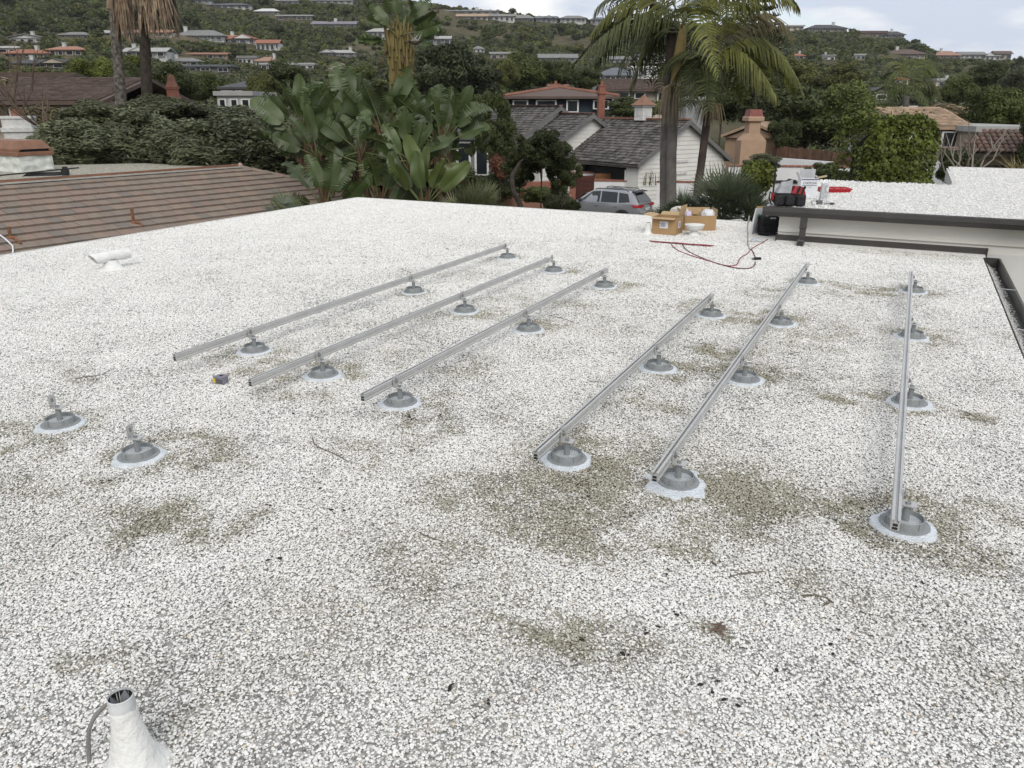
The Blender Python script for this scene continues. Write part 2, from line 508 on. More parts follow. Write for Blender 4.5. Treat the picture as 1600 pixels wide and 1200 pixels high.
# gravel stones
protos = []
for q in range(7):
    v, f = ICO1
    r_ = np.random.default_rng(100+q)
    d = 1+.28*(r_.random(len(v))-.5)*2
    w = v*d[:, None]*np.array([1, r_.uniform(.68, .95), r_.uniform(.32, .52)])
    pmesh = bpy.data.meshes.new('stone'); pmesh.from_pydata(w.tolist(), [], f.tolist())
    if q % 3: pmesh.polygons.foreach_set('use_smooth', [True]*len(f))
    pmesh.materials.append(M_stone); protos.append(pmesh)
def scatter_stones(name, n, xr, yr, z, keep, size, seed):
    g = np.random.default_rng(seed)
    x = g.uniform(xr[0], xr[1], n); y = g.uniform(yr[0], yr[1], n)
    b = x*FH[0]+y*FH[1]; a_ = x*RT[0]+y*RT[1]
    c = z-H
    d = b*math.cos(PT)-c*math.sin(PT); v = b*math.sin(PT)+c*math.cos(PT)
    ok = d > .2
    px = 800+F*a_/np.maximum(d, .2); py = 600-F*v/np.maximum(d, .2)
    ok &= (px > -260) & (px < 1860) & (py < 1330)
    ok &= g.random(n) < keep(np.hypot(b, 0*a_))
    x, y, b = x[ok], y[ok], b[ok]
    for mx, my in MOUNTS+LOOSE:
        o_ = (x-mx)**2+(y-my)**2 > .120**2; x, y, b = x[o_], y[o_], b[o_]
    m = len(x)
    r0 = g.random(m)
    s = size(b)*(.62+.75*r0**1.6)
    zz = z+.002+g.random(m)*.006
    rot = np.stack([g.uniform(-.35,.35,m), g.uniform(-.35,.35,m), g.uniform(0,6.28,m)], -1)
    scl = np.stack([s]*3, -1)
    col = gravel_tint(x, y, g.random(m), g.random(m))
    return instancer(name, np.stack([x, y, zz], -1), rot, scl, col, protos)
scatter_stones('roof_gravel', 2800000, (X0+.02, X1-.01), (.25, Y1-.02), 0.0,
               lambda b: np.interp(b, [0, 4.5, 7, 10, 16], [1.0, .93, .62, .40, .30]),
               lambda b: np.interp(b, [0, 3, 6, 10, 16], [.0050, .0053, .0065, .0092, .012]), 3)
# edge metal and the house under the roof
m = MB()
m.box((X0-.012, (Y0+Y1)/2, -.045), (.03, Y1-Y0+.03, .11))
m.box(((X0+X1)/2-1.13, Y1+.017, -.045), (X1-X0-2.25, .03, .11))
tag(m.build('roof_edge_trim', M_trim_w), kind='structure')
m = MB()
m.box(((X0+X1)/2, (Y0+Y1)/2-.02, (GZ-.3-.012)/2-.006), (X1-X0-.2, Y1-Y0-.2, -GZ+.28))
tag(m.build('house_wall', M_stucco_grey), kind='structure')
# gutter along the roof edge
g = thing('roof_gutter', 'dark brown box gutter with pebbles in it along the gravel roof edge', 'gutter', (X1, 0, 0))
m = MB()
LG = (Y0, 10.44)
pr = [(.012,-.135),(.012,-.01),(.018,-.01),(.018,-.129),(.165,-.129),(.165,-.012),(.185,-.012),(.185,-.020),(.171,-.020),(.171,-.135)]
m.prism([(x, LG[0], z) for x, z in pr][::-1], (0, LG[1]-LG[0], 0))
m.box((.095, LG[1]+.003, -.072), (.16, .006, .12))
m.build('gutter_trough', M_dark, g)
M_strap = pm('galvanised_strap', (.55,.55,.54), (.4,.4,.4), scale=20, rough=.45, metal=.6)
for yy in (8.62, 7.02, 5.4, 3.8):
    MB().box((.095, yy, -.011), (.16, .022, .004)).build('strap', M_strap, g)
gn = np.random.default_rng(5)
n = 8000
gxx = X1+.02+np.abs(gn.normal(0, .05, n)); gyy = gn.uniform(2.5, 10.4, n)
okk = gxx < X1+.15; gxx, gyy = gxx[okk], gyy[okk]; n = len(gxx)
lit = instancer('gutter_pebbles', np.stack([gxx, gyy, -.125+.085*np.clip(1-(gxx-X1)/.12, 0, 1)*gn.random(n)**.5+gn.random(n)*.006], -1),
          np.stack([gn.uniform(-.3,.3,n)]*2+[gn.uniform(0,6.28,n)], -1), np.stack([gn.uniform(.007,.013,n)]*3, -1),
          gravel_tint(gxx*0-8.9, gyy*0+11, gn.random(n)*.7, gn.random(n))*.8, protos)

# ================================================================== HIGHER ROOF WING
WZ, WY = .455, 10.5                                 # roof level, wall plane
w = thing('house_wing', 'higher flat roofed wing with cream siding and dark brown gutter', 'house', (0, 0, 0))
WX0, WX1 = -1.41, 9.0
M_wg = gravel_mat('bright_gravel', (.84, .835, .81), (.40, .39, .37), attr=None, vscale=48.0, bump=.8)
m = MB()
wy0 = 10.33
m.poly([(WX0-.12, wy0, WZ), (WX1, wy0, WZ), (WX1, 13.8, WZ+.05), (WX0-.12, 13.8, WZ+.05)])
m.poly([(.62, 13.8, WZ+.05), (WX1, 13.8, WZ+.05), (WX1, 16.85, WZ+.12), (.62, 16.85, WZ+.12)])
m.build('wing_roof_surface', M_wg, w)
m = MB()
m.box((WX0-.135, (wy0+13.8)/2, WZ-.06), (.03, 13.8-wy0, .14)); m.box((-.4, 13.815, WZ-.035), (2.05, .03, .17))
m.box((.605, 15.33, WZ-.0), (.03, 3.05, .2)); m.box(((.62+WX1)/2, 16.865, WZ+.05), (WX1-.62, .03, .16))
m.build('roof_rim', M_trim_w, w)
m = MB()
m.box(((WX0+WX1)/2+.03, (WY+13.9)/2+.03, (GZ+WZ)/2-.05), (WX1-WX0-.06, 13.9-WY-.06, WZ-GZ-.08)); m.box(((.7+WX1)/2, 15.4, (GZ+WZ)/2-.05), (WX1-.75, 3.0, WZ-GZ-.08))
m.build('wall', M_stucco_grey, w)
# siding boards: upper one laps over the lower
for z0, z1, yo in ((.128, .44, .0), (.02, .136, .024)):
    m = MB()
    m.hexa([(WX0, WY-.035+yo, z0), (2.2, WY-.035+yo, z0), (2.2, WY+.03, z0), (WX0, WY+.03, z0), (WX0, WY-.022+yo, z1), (2.2, WY-.022+yo, z1), (2.2, WY+.03, z1), (WX0, WY+.03, z1)])
    m.build('siding_board', M_siding, w)
m = MB()
m.hexa([(.93, WY-.012, GZ), (2.2, WY-.012, GZ), (2.2, WY+.03, GZ), (.93, WY+.03, GZ), (.93, WY-.012, .025), (2.2, WY-.012, .025), (2.2, WY+.03, .025), (.93, WY+.03, .025)])
m.build('lower_wall', M_stucco_grey, w)
m = MB()
m.hexa([(WX0-.02, WY-.05, .0), (.93, WY-.05, .0), (.93, WY, .0), (WX0-.02, WY, .0), (WX0-.02, WY-.055, .078), (.93, WY-.055, .078), (.93, WY, .088), (WX0-.02, WY, .088)])
m.box((.938, WY-.03, .03), (.014, .07, .12))
m.build('base_flashing', M_dark, w)
m = MB()
m.hexa([(WX0, WY-.17, .002), (.925, WY-.17, .002), (.925, WY-.055, .002), (WX0, WY-.055, .002), (WX0, WY-.10, .014), (.925, WY-.10, .014), (.925, WY-.055, .02), (WX0, WY-.055, .02)])
m.build('cant_strip', M_white, w)
# gutter of the wing: K-style trough seen from the front
m = MB()
pr = [(10.33,.455),(10.33,.345),(10.235,.345),(10.21,.392),(10.2,.405),(10.2,.458),(10.212,.460),(10.212,.41),(10.24,.358),(10.318,.358),(10.318,.455)]
m.prism([(WX0-.17, y, z) for y, z in pr], (WX1-WX0+.17, 0, 0))
m.box((WX0-.174, 10.265, .402), (.008, .13, .114))
gt = m.build('wing_gutter', M_dark, w)
for xx in (-.9, -.1, .75, 1.6): MB().box((xx, 10.265, .457), (.02, .115, .004)).build('hanger_strap', M_dark, gt)
m = MB()
m.box((3.79, WY-.11, .43), (WX1-WX0+.0, .11, .02)); m.build('soffit', M_siding, w)
dx = -1.09
ds = MB(); ds.hexa([(dx-.040, 10.25, .22), (dx+.040, 10.25, .22), (dx+.040, 10.31, .22), (dx-.040, 10.31, .22), (dx-.040, 10.235, .352), (dx+.040, 10.235, .352), (dx+.040, 10.30, .352), (dx-.040, 10.30, .352)])
ds.build('downspout_outlet', M_dark, w)
ds = MB(); ds.bbox((dx, 10.285, .15), (.074, .062, .20), .01); ds.build('downspout', M_dark, w)
ds = MB(); ds.bbox((dx, 10.28, .22), (.086, .074, .02), .004); ds.build('downspout_collar', M_dark, w)
ds = MB()
ds.hexa([(dx-.040, 10.15, .010), (dx+.040, 10.15, .010), (dx+.040, 10.26, .0), (dx-.040, 10.26, .0), (dx-.040, 10.18, .080), (dx+.040, 10.18, .080), (dx+.040, 10.318, .085), (dx-.040, 10.318, .085)])
el = ds.build('downspout_elbow', M_dark, w)
MB().hexa([(dx-.031, 10.148, .018), (dx+.031, 10.148, .018), (dx+.031, 10.151, .018), (dx-.031, 10.151, .018), (dx-.031, 10.168, .064), (dx+.031, 10.168, .064), (dx+.031, 10.171, .064), (dx-.031, 10.171, .064)]).build('spout_mouth', M_black, el)  # black plate stands in for the shade inside the mouth
# stones on the wing roof
gn = np.random.default_rng(9)
n = 26000
x = gn.uniform(WX0, 4.5, n); y = gn.uniform(wy0+.03, 16.8, n)
okk = ~((y > 13.9) & (x < .66)); x, y = x[okk], y[okk]; n = len(x)
z = WZ+np.interp(y, [10.33, 13.8, 16.85], [0, .05, .12])
instancer('wing_gravel', np.stack([x, y, z+.003], -1), np.stack([gn.uniform(-.3,.3,n)]*2+[gn.uniform(0,6.28,n)], -1),
          np.stack([gn.uniform(.008,.016,n)]*3, -1), gravel_tint(x*0-9, y*0+11.5, np.clip(gn.random(n)+.12, 0, 1), gn.random(n)*.9), protos)

# ================================================================== ROOF MOUNTS AND RAILS
M_seal = pm('white_sealant', (.66, .70, .74), (.56, .60, .63), scale=14, rough=.6, bump=.7, bscale=60)
M_gal = pm('grey_cast_plastic', (.27, .285, .29), (.225, .24, .245), scale=18, rough=.6, bump=.15, bscale=120)
M_grout = pm('grey_filler', (.46, .49, .51), (.36, .39, .41), scale=22, rough=.7, bump=.4, bscale=70)
M_alu = pm('mill_aluminium', (.58, .58, .57), (.52, .52, .51), scale=6, rough=.45, metal=.6, bump=.05, bscale=200)
M_bolt = pm('dull_steel', (.33, .33, .34), (.25, .25, .26), scale=30, rough=.4, metal=.8)
def mount(label, x, y, group, rot, seed, lobed=0.0):
    t = thing('roof_mount', label, 'roof mount', (x, y, 0), rot, group); t.scale = (.91, .91, 1)
    rr = random.Random(seed)
    ph = [rr.uniform(0, 6.28) for _ in range(5)]
    def wob(a, j):
        if j < 2: return 1+.045*math.sin(3*a+ph[0])+.03*math.sin(7*a+ph[1])+.02*math.sin(13*a+ph[2])+lobed*max(0, math.sin(a*2.0+ph[3])*math.sin(a*5+ph[4]))+lobed*.8*max(0, -math.sin(a))**2
        return 1
    MB().lathe([(.142,.0), (.134,.012), (.108,.016), (.06,.016)], 40, wob=wob).build('sealant_collar', M_seal, t, True)
    MB().lathe([(.109,.015), (.107,.0195), (.06,.0205)], 36).build('base_flange', M_gal, t, True)
    m = MB().lathe([(.0835,.020), (.0805,.051), (.0775,.053), (.0745,.051), (.074,.030), (.0,.030)], 36)
    ring = m.build('pocket_ring', M_gal, t, True)
    m = MB()
    for k in range(6):
        a = k*PI/3+.3
        m.box((.0835*math.cos(a), .0835*math.sin(a), .035), (.005, .005, .030), rz=a)
    m.build('ring_rib', M_gal, ring)['kind'] = 'stuff'
    MB().lathe([(.0735,.032), (.045,.035), (.02,.036), (.0,.036)], 24).build('filler', M_grout, t, True)
    MB().lathe([(.0165,.034), (.0160,.106), (.0, .106)], 16).build('post', M_gal, t, True)
    m = MB().box((.004,.0,.1085), (.066,.054,.005))
    m.box((-.0265,.0,.143), (.005,.054,.066))
    br = m.build('bracket', M_alu, t)
    MB().lathe([(.012,.111), (.012,.119), (.0,.119)], 6).build('bolt', M_bolt, br)
    MB().box((-.0225,.0,.150), (.004,.012,.020)).build('bracket_slot', M_bolt, br)
    return t
nth = {3: ['near end', 'middle', 'far end'], 4: ['near end', 'second post', 'third post', 'far end']}
sd = 0
for ri, (x, ya, yb, ys, nm) in enumerate(RAILS):
    for k, y in enumerate(ys):
        sd += 1
        extra = ', sealant splashed' if (ri == 4 and k == 0) else ''
        mount('grey mount under the %s of the %s%s' % (nth[len(ys)][k], nm, extra), x, y, 'roof mounts under the rails', random.uniform(-.06,.06), sd, .32 if (ri == 4 and k == 0) else .03)
mount('grey ring roof mount without rail, alone, farthest from the rails', LOOSE[0][0], LOOSE[0][1], 'roof mounts waiting for a rail', .35, 71, .02)
mount('grey ring roof mount without rail, closer to the white vent pipe', LOOSE[1][0], LOOSE[1][1], 'roof mounts waiting for a rail', .30, 72, .02)
def rail(label, x, y0, y1):
    t = thing('mounting_rail', label, 'rail', (x-.045, y0, .1125), 0, 'aluminium mounting rails on the roof')
    L = y1-y0
    pr = [(-.018,0),(.018,0),(.018,.012),(.0155,.015),(.0155,.024),(.018,.027),(.018,.050),(.006,.050),(.006,.045),(.0125,.045),(.0125,.036),(-.0125,.036),(-.0125,.045),(-.006,.045),(-.006,.050),(-.018,.050),(-.018,.027),(-.0155,.024),(-.0155,.015),(-.018,.012)]
    m = MB().prism([(a*.9, 0, b*.88) for a, b in pr][::-1], (0, L, 0))
    m.build('rail_profile', M_alu, t)
    m = MB()
    for e in (-.0012, L+.0012):
        m.box((0, e, .0075), (.019, .002, .009)); m.box((0, e, .022), (.017, .002, .010))
    m.build('hollow_end', M_black, t)  # black plates on closed ends, standing for the dark hollows
    return t
for (x, ya, yb, ys, nm) in RAILS:
    t = rail({0: 'long aluminium rail nearest the tiled neighbour roof', 1: 'aluminium rail second from the tiled neighbour roof', 2: 'aluminium rail third from the tiled roof, before the wide gap',
          3: 'shortest aluminium rail, just past the wide gap', 4: 'long aluminium rail second from the roof gutter', 5: 'long aluminium rail nearest the roof gutter, seen end on'}[RAILS.index((x, ya, yb, ys, nm))], x, ya, yb)
    for y in ys:
        if y < yb: MB().bbox((.026, y-ya, .030), (.014, .022, .022), .004).build('rail_bolt', M_bolt, t)

# ================================================================== SMALL THINGS ON THE ROOF
def wobble(seed, amt):
    rr = random.Random(seed); ph = [rr.uniform(0, 6.28) for _ in range(6)]
    return lambda a, j: 1+amt*(math.sin(2*a+ph[j % 6])+.6*math.sin(5*a+ph[(j+2) % 6]))
p = atz(212, 1200)
t = thing('vent_pipe', 'white painted vent pipe in a flared boot nearest the camera', 'vent pipe', (p.x, p.y, 0))
MB().lathe([(.100,-.003), (.078,.010), (.062,.035), (.052,.070), (.044,.105), (.037,.140), (.034,.175), (.0325,.205)], 40, wob=wobble(3, .02)).build('flashing_boot', M_white, t, True)
m = MB().lathe([(.0328,.18), (.0318,.238), (.0298,.240), (.0285,.236), (.028,.16)], 32)
m.build('pipe', pm('scuffed_white_pipe', (.70,.71,.71), (.38,.39,.40), scale=11, rough=.5), t, True)
m = MB().lathe([(.0284,.233), (.0284,.185), (.0, .185)], 24)
m.build('pipe_bore', M_black, t)
M_plast = pm('clear_grey_plastic', (.22,.23,.25), (.12,.13,.14), scale=30, rough=.25)
m = MB()
for k in range(4):
    a = k*PI/2+.5
    m.prism([(0,0,.185),(.024*math.cos(a-.5),.024*math.sin(a-.5),.215),(.026*math.cos(a),.026*math.sin(a),.234),(.024*math.cos(a+.5),.024*math.sin(a+.5),.215)], (0,0,.003))
m.build('torn_flap', M_plast, t)
q = [atz(140, 1198, .0), atz(139, 1178, .02), atz(138, 1160, .05), atz(139, 1140, .085), atz(146, 1123, .11), atz(158, 1108, .125), atz(172, 1097, .135)]
tag(MB().tube(q, .0055, 8).build('hose', pm('grey_rubber_hose', (.20,.19,.18), rough=.6), None, True), 'thin grey hose curving up to the near white vent pipe', 'hose')
# long hooded tube vent
p = atz(176, 421)
t = thing('tube_vent', 'white open ended horizontal tube vent on a cone foot', 'vent', (p.x, p.y, 0), YW+.95)
MB().lathe([(.15,0), (.105,.02), (.075,.07), (.06,.105)], 28).build('cone_foot', M_white, t, True)
m = MB()
ns = 22
for (r0, r1) in ((.055, .050),):
    vs, fs_ = [], []
    for e in (0, 1):
        for rr_ in (r0, r1):
            for k in range(ns):
                a = 2*PI*k/ns
                xx = (-.185-.035*math.sin(a) if e == 0 else .20)
                vs.append((xx, rr_*math.cos(a), .135+(.012 if e else 0)+rr_*math.sin(a)))
    for k in range(ns):
        k2 = (k+1) % ns
        fs_ += [(k, k2, 2*ns+k2, 2*ns+k), (ns+k2, ns+k, 3*ns+k, 3*ns+k2), (k2, k, ns+k, ns+k2), (2*ns+k, 2*ns+k2, 3*ns+k2, 3*ns+k)]
    m.add(vs, fs_)
m.build('tube_hood', M_white, t, True)
p = atz(1012, 366)
t = thing('vent_stub', 'short white vent stub between the rails and the cardboard boxes', 'vent', (p.x, p.y, 0))
MB().lathe([(.10,0), (.06,.015), (.042,.05), (.036,.12), (.033,.155), (.028,.157)], 24).build('boot', M_white, t, True)
MB().lathe([(.027,.157), (.026,.12), (0,.12)], 16).build('pipe_bore', M_black, t, True)
# bowl shaped vent beside the boxes
p = atz(1084, 368)
t = thing('bowl_vent', 'white bowl shaped vent on a flared stem before the cardboard boxes', 'vent', (p.x, p.y, 0))
MB().lathe([(.115,0), (.075,.012), (.048,.045), (.040,.075)], 28).build('stem', M_white, t, True)
MB().lathe([(.03,.062), (.085,.075), (.118,.105), (.130,.142), (.133,.148), (.120,.150), (.06,.158), (.0,.162)], 36).build('bowl', pm('smooth_white', (.78,.78,.77), (.72,.72,.70), scale=6, rough=.4), t, True)
# tape measure
p = atz(347, 600)
t = thing('tape_measure', 'small grey and yellow tape measure lying on the gravel', 'tape measure', (p.x, p.y, .012), YW-.35)
M_tape = pm('grey_violet_case', (.22,.215,.27), (.16,.155,.19), scale=30, rough=.4)
m = MB().prism([(-.036,-.032,0),(.036,-.032,0),(.038,-.01,0),(.033,.022,0),(.018,.032,0),(-.02,.032,0),(-.037,.015,0)], (0,0,.043)); m.build('case', M_tape, t)
m = MB().prism([(-.037,-.035,.004),(-.020,-.035,.004),(-.020,-.030,.004),(-.037,-.030,.004)], (0,0,.030)); m.build('yellow_front', pm('tape_yellow', (.62,.48,.04), rough=.5), t)
m = MB().bbox((.012,-.034,.018), (.045,.006,.024), .002); m.build('side_grip', pm('tape_grip', (.10,.10,.095), rough=.7), t)
m = MB().bbox((.0,.002,.044), (.022,.014,.004), .001); m.build('lock_button', M_black, t)
MB().box((-.044,-.030,.006), (.012,.018,.002)).build('hook', M_bolt, t)

# cardboard boxes
M_card = pm('corrugated_card', (.40,.262,.135), (.355,.23,.115), scale=3.5, rough=.85, bump=.12, bscale=35)
M_card_in = pm('card_inside', (.44,.315,.18), (.40,.285,.16), scale=5, rough=.9)
M_paper = pm('white_paper_label', (.72,.72,.76), (.66,.66,.71), scale=18, rough=.6)
def carton(label, loc, rz, L, W, Hh, flaps, panels):
    """open carton: four walls, bottom, flaps given as (side, angle from level, length)"""
    t = thing('cardboard_box', label, 'box', loc, rz)
    e = .004
    m = MB()
    m.box((0,-W/2,Hh/2), (L,e,Hh)); m.box((0,W/2,Hh/2), (L,e,Hh)); m.box((-L/2+e/2,0,Hh/2), (e,W-e,Hh)); m.box((L/2-e/2,0,Hh/2), (e,W-e,Hh)); m.box((0,0,.004), (L-2*e,W-e,e))
    m.build('box_body', M_card, t)
    for side, ang, ln, curl in flaps:
        m = MB()
        wd = L if side in 'fb' else W
        pts = []
        s = 0; y, z, a_ = 0.0, 0.0, ang
        N_ = 6
        for i in range(N_+1):
            pts.append((y, z)); y += math.cos(a_)*ln/N_; z += math.sin(a_)*ln/N_; a_ += curl/N_
        top = []
        for i, (y, z) in enumerate(pts):
            k = wd/2-.004-(.012 if i == N_ else 0)
            top.append([(-k, y, z), (k, y, z), (k, y, z+e), (-k, y, z+e)])
        def xf(q):
            x, y, z = q
            if side == 'f': return (x, -W/2-y, Hh+z)
            if side == 'b': return (-x, W/2+y, Hh+z)
            if side == 'l': return (-L/2-y, -x, Hh+z)
            return (L/2+y, x, Hh+z)
        vs = [xf(q) for r_ in top for q in r_]
        fs_ = [(3,2,1,0), (N_*4, N_*4+1, N_*4+2, N_*4+3)]
        for i in range(N_):
            for k in range(4): fs_.append((i*4+k, i*4+(k+1)%4, i*4+4+(k+1)%4, i*4+4+k))
        m.add(vs, fs_); m.build('box_flap', M_card_in, t)
    for side, u, v, w_, h_ in panels:
        m = MB()
        if side == 'f': m.box((u, -W/2-.0045, v), (w_, .003, h_))
        else: m.box((L/2+.0045, u, v), (.003, w_, h_))
        lb = m.build('paper_label', M_paper, t)
        m = MB()
        for i in range(5):
            ww = w_*(.72 if i % 2 else .5); zz = v+h_*(.3-.14*i)
            if side == 'f': m.box((u-w_*.1, -W/2-.0065, zz), (ww, .001, .006))
            else: m.box((L/2+.0065, u, zz), (.001, ww, .006))
        m.build('printed_line', pm('label_ink', (.12,.12,.15), rough=.7), lb)
    return t
pa = atz(1018, 366); pb = atz(1055, 369)
ax = Vector((pb.x-pa.x, pb.y-pa.y, 0)); la = ax.length
rzb = math.atan2(ax.y, ax.x)
yv = Vector((-math.sin(rzb), math.cos(rzb), 0)); xv = Vector((math.cos(rzb), math.sin(rzb), 0))
c0 = pa+xv*(la/2)+yv*.15
carton('open cardboard box with raised flaps and white shipping labels', (c0.x, c0.y, .008), rzb, la, .30, .225,
       [('f', -.12, .09, .0), ('l', .28, .15, -.3), ('b', .25, .10, .2), ('r', 1.05, .17, .6)], [('f', .0, .13, .115, .09), ('r', -.02, .13, .09, .09)])
pa = atz(1069, 361.5); pb = atz(1118, 361.5)
ax = Vector((pb.x-pa.x, pb.y-pa.y, 0)); la = ax.length; rzb = math.atan2(ax.y, ax.x)
yv = Vector((-math.sin(rzb), math.cos(rzb), 0)); xv = ax.normalized()
c0 = pa+xv*(la/2)+yv*.19
carton('cardboard box full of crumpled packing behind the white bowl vent', (c0.x, c0.y, .008), rzb, la, .36, .205,
       [('r', 1.35, .08, .2), ('b', 1.2, .07, .3), ('l', .9, .09, .2)], [])
boxB = c0.copy()
M_pack = pm('packing_paper', (.66,.62,.56), (.50,.46,.42), scale=9, rough=.8, bump=.6, bscale=22)
M_packw = pm('packing_film', (.70,.71,.73), (.55,.56,.60), scale=9, rough=.35, bump=.6, bscale=22)
def lump(name, label, cat, c, r, mat, seed, group=None):
    v, f = ICO2
    g = np.random.default_rng(seed)
    w_ = v*(1+.35*(g.random(len(v))-.5)[:, None])*np.array(r)
    me = bpy.data.meshes.new(name); me.from_pydata((w_).tolist(), [], f.tolist()); me.materials.append(mat)
    return tag(link(name, me, None, c), label, cat, group)
lump('packing_paper', 'crumpled brown packing paper heaped behind the labelled box', 'paper', (c0.x-.30, c0.y+.12, .22), (.13,.09,.075), M_pack, 1)
lump('packing_film', 'white crumpled plastic film in the second cardboard box', 'plastic', (c0.x+.13, c0.y+.05, .20), (.10,.09,.085), M_packw, 2)
lump('packing_paper', 'pale lilac paper ball in the second cardboard box', 'paper', (c0.x-.13, c0.y-.02, .19), (.055,.05,.06), pm('lilac_paper', (.60,.55,.72), (.5,.46,.62), scale=12, rough=.8), 3)
for k, (dx_, hh, rz_) in enumerate(((-.06, .075, .3), (.03, .095, -.5))):
    m = MB().prism([(-.05,0,0),(.06,0,0),(.035,.004,hh*.6),(-.01,.01,hh)], (0,.004,0))
    o = m.build('card_scrap', M_card_in); o.location = (c0.x+dx_, c0.y+.10, .195); o.rotation_euler = (0,0,rz_)
    tag(o, ['torn cardboard scrap sticking up beside the lilac paper ball', 'taller torn cardboard scrap beside the white plastic film'][k], 'cardboard')

# red cable: a tied flat bundle and loose loops to the connector
M_red = pm('red_cable', (.30,.022,.035), (.16,.012,.02), scale=60, rough=.45, detail=2)
M_redd = pm('dark_red_cable', (.13,.02,.025), (.05,.012,.014), scale=40, rough=.5, detail=2)
def path(pxs, z=.012, sub=5):
    p = [atz(x, y, z) for x, y in pxs]
    out = []
    for i in range(len(p)-1):
        a, b, c, d = p[max(i-1,0)], p[i], p[i+1], p[min(i+2,len(p)-1)]
        for k in range(sub):
            u = k/sub
            out.append(.5*((2*b)+(c-a)*u+(2*a-5*b+4*c-d)*u*u+(3*b-a-3*c+d)*u**3))
    return out+[p[-1]]
m = MB()
rr = random.Random(4)
for k in range(9):
    o1, o2 = rr.uniform(-1.6,1.6), rr.uniform(-1.6,1.6)
    a, b = rr.uniform(0,.12), rr.uniform(.85,1)
    X = [1012+(1117-1012)*(a+(b-a)*i/5) for i in range(6)]
    m.tube(path([(x, 376.5+(x-1012)*.078+o1*(1-i/5)*(.3+i*.4 if i < 3 else 1)*.8+o2*i/5*.8+rr.uniform(-.5,.5)) for i, x in enumerate(X)], .012+.006*(k%3)), .0045, 6)
tag(m.build('cable_bundle', M_red, None, True), 'flat tied bundle of red cable on the gravel before the boxes', 'cable')
m = MB()
m.tube(path([(1048,381),(1056,389),(1068,395),(1085,401),(1105,407),(1122,412),(1138,415.5),(1150,414),(1154,408),(1158,402),(1168,396),(1173,390),(1182,384),(1192,379),(1199,374)]), .006, 7)
tag(m.build('cable', M_red, None, True), 'red cable looping from the bundle to the black bag', 'cable')
m = MB()
m.tube(path([(1066,381),(1072,390),(1088,399),(1110,408),(1135,416),(1158,419.5),(1172,419),(1179,414),(1180,409)]), .006, 7)
tag(m.build('cable', M_redd, None, True), 'dark red cable sagging lowest, ending at the black connector', 'cable')
m = MB(); m.tube(path([(1174,389),(1177,395),(1180,402)]), .006, 7)
tag(m.build('cable', M_redd, None, True), 'short dark red cable stub above the black connector', 'cable')
p = atz(1183, 407)
t = thing('cable_connector', 'black rectangular cable connector at the end of the red cables', 'connector', (p.x, p.y, .01), YW+.1)
MB().bbox((0,0,.012), (.085,.035,.028), .005).build('housing', M_black, t)
MB().bbox((-.05,0,.012), (.02,.022,.02), .003).build('cable_gland', pm('grey_gland', (.2,.2,.2)), t)
# grey conduit standing up from the gravel, held by a stone
q = [atz(1173, 391, .008), atz(1170, 386, .01)]
b0 = atz(1168, 380, .02)
up_ = [(-.005,.0,.10),(-.02,.0,.18),(-.018,.0,.26),(-.012,.0,.34)]
m = MB().tube(q+[b0]+[b0+Vector(u) for u in up_], .009, 7)
tag(m.build('conduit', pm('grey_conduit', (.33,.315,.29), (.26,.25,.23), scale=20, rough=.6), None, True), 'thin grey flexible conduit standing up beside the black bag', 'conduit')

# ================================================================== GROUND, HILLS
na, nd = 260, 120
azs = np.concatenate([np.linspace(-PI, -.95, 12)[:-1], np.linspace(-.95, .95, na), np.linspace(.95, PI, 12)[1:]])
ds_ = np.concatenate([[0, 8], np.linspace(14, 110, 18), np.linspace(114, 560, 90), np.geomspace(600, 4200, 12)])
verts, faces = [], []
for d in ds_:
    for az in azs:
        a, b = d*math.sin(az), d*math.cos(az)
        x, y = a*RT[0]+b*FH[0], a*RT[1]+b*FH[1]
        verts.append((x, y, th(x, y)))
nA = len(azs)
for j in range(len(ds_)-1):
    for i in range(nA-1): faces.append((j*nA+i, j*nA+i+1, (j+1)*nA+i+1, (j+1)*nA+i))
me = bpy.data.meshes.new('hillside'); me.from_pydata(verts, [], faces); me.polygons.foreach_set('use_smooth', [True]*len(faces))
m_, nt, b_ = new_mat('hill_soil')
N, L = nt.nodes, nt.links
ge = N.new('ShaderNodeNewGeometry')
n1 = N.new('ShaderNodeTexNoise'); n1.inputs['Scale'].default_value = .018; n1.inputs['Detail'].default_value = 8; n1.inputs['Roughness'].default_value = .62
n2 = N.new('ShaderNodeTexNoise'); n2.inputs['Scale'].default_value = .22; n2.inputs['Detail'].default_value = 8; n2.inputs['Roughness'].default_value = .7
L.new(ge.outputs['Position'], n1.inputs['Vector']); L.new(ge.outputs['Position'], n2.inputs['Vector'])
r1 = N.new('ShaderNodeValToRGB'); e = r1.color_ramp.elements
e[0].position = .38; e[0].color = (.066, .070, .040, 1); e[1].position = .66; e[1].color = (.140, .120, .088, 1)
r2 = N.new('ShaderNodeValToRGB'); e = r2.color_ramp.elements
e[0].position = .35; e[0].color = (.55, .57, .50, 1); e[1].position = .68; e[1].color = (1.15, 1.1, 1.0, 1)
L.new(n1.outputs['Fac'], r1.inputs['Fac']); L.new(n2.outputs['Fac'], r2.inputs['Fac'])
mu = N.new('ShaderNodeVectorMath'); mu.operation = 'MULTIPLY'
L.new(r1.outputs[0], mu.inputs[0]); L.new(r2.outputs[0], mu.inputs[1]); L.new(mu.outputs[0], b_.inputs['Base Color'])
b_.inputs['Roughness'].default_value = 1.0; b_.inputs['Specular IOR Level'].default_value = .05
me.materials.append(m_)
tag(link('hillside', me), kind='structure')

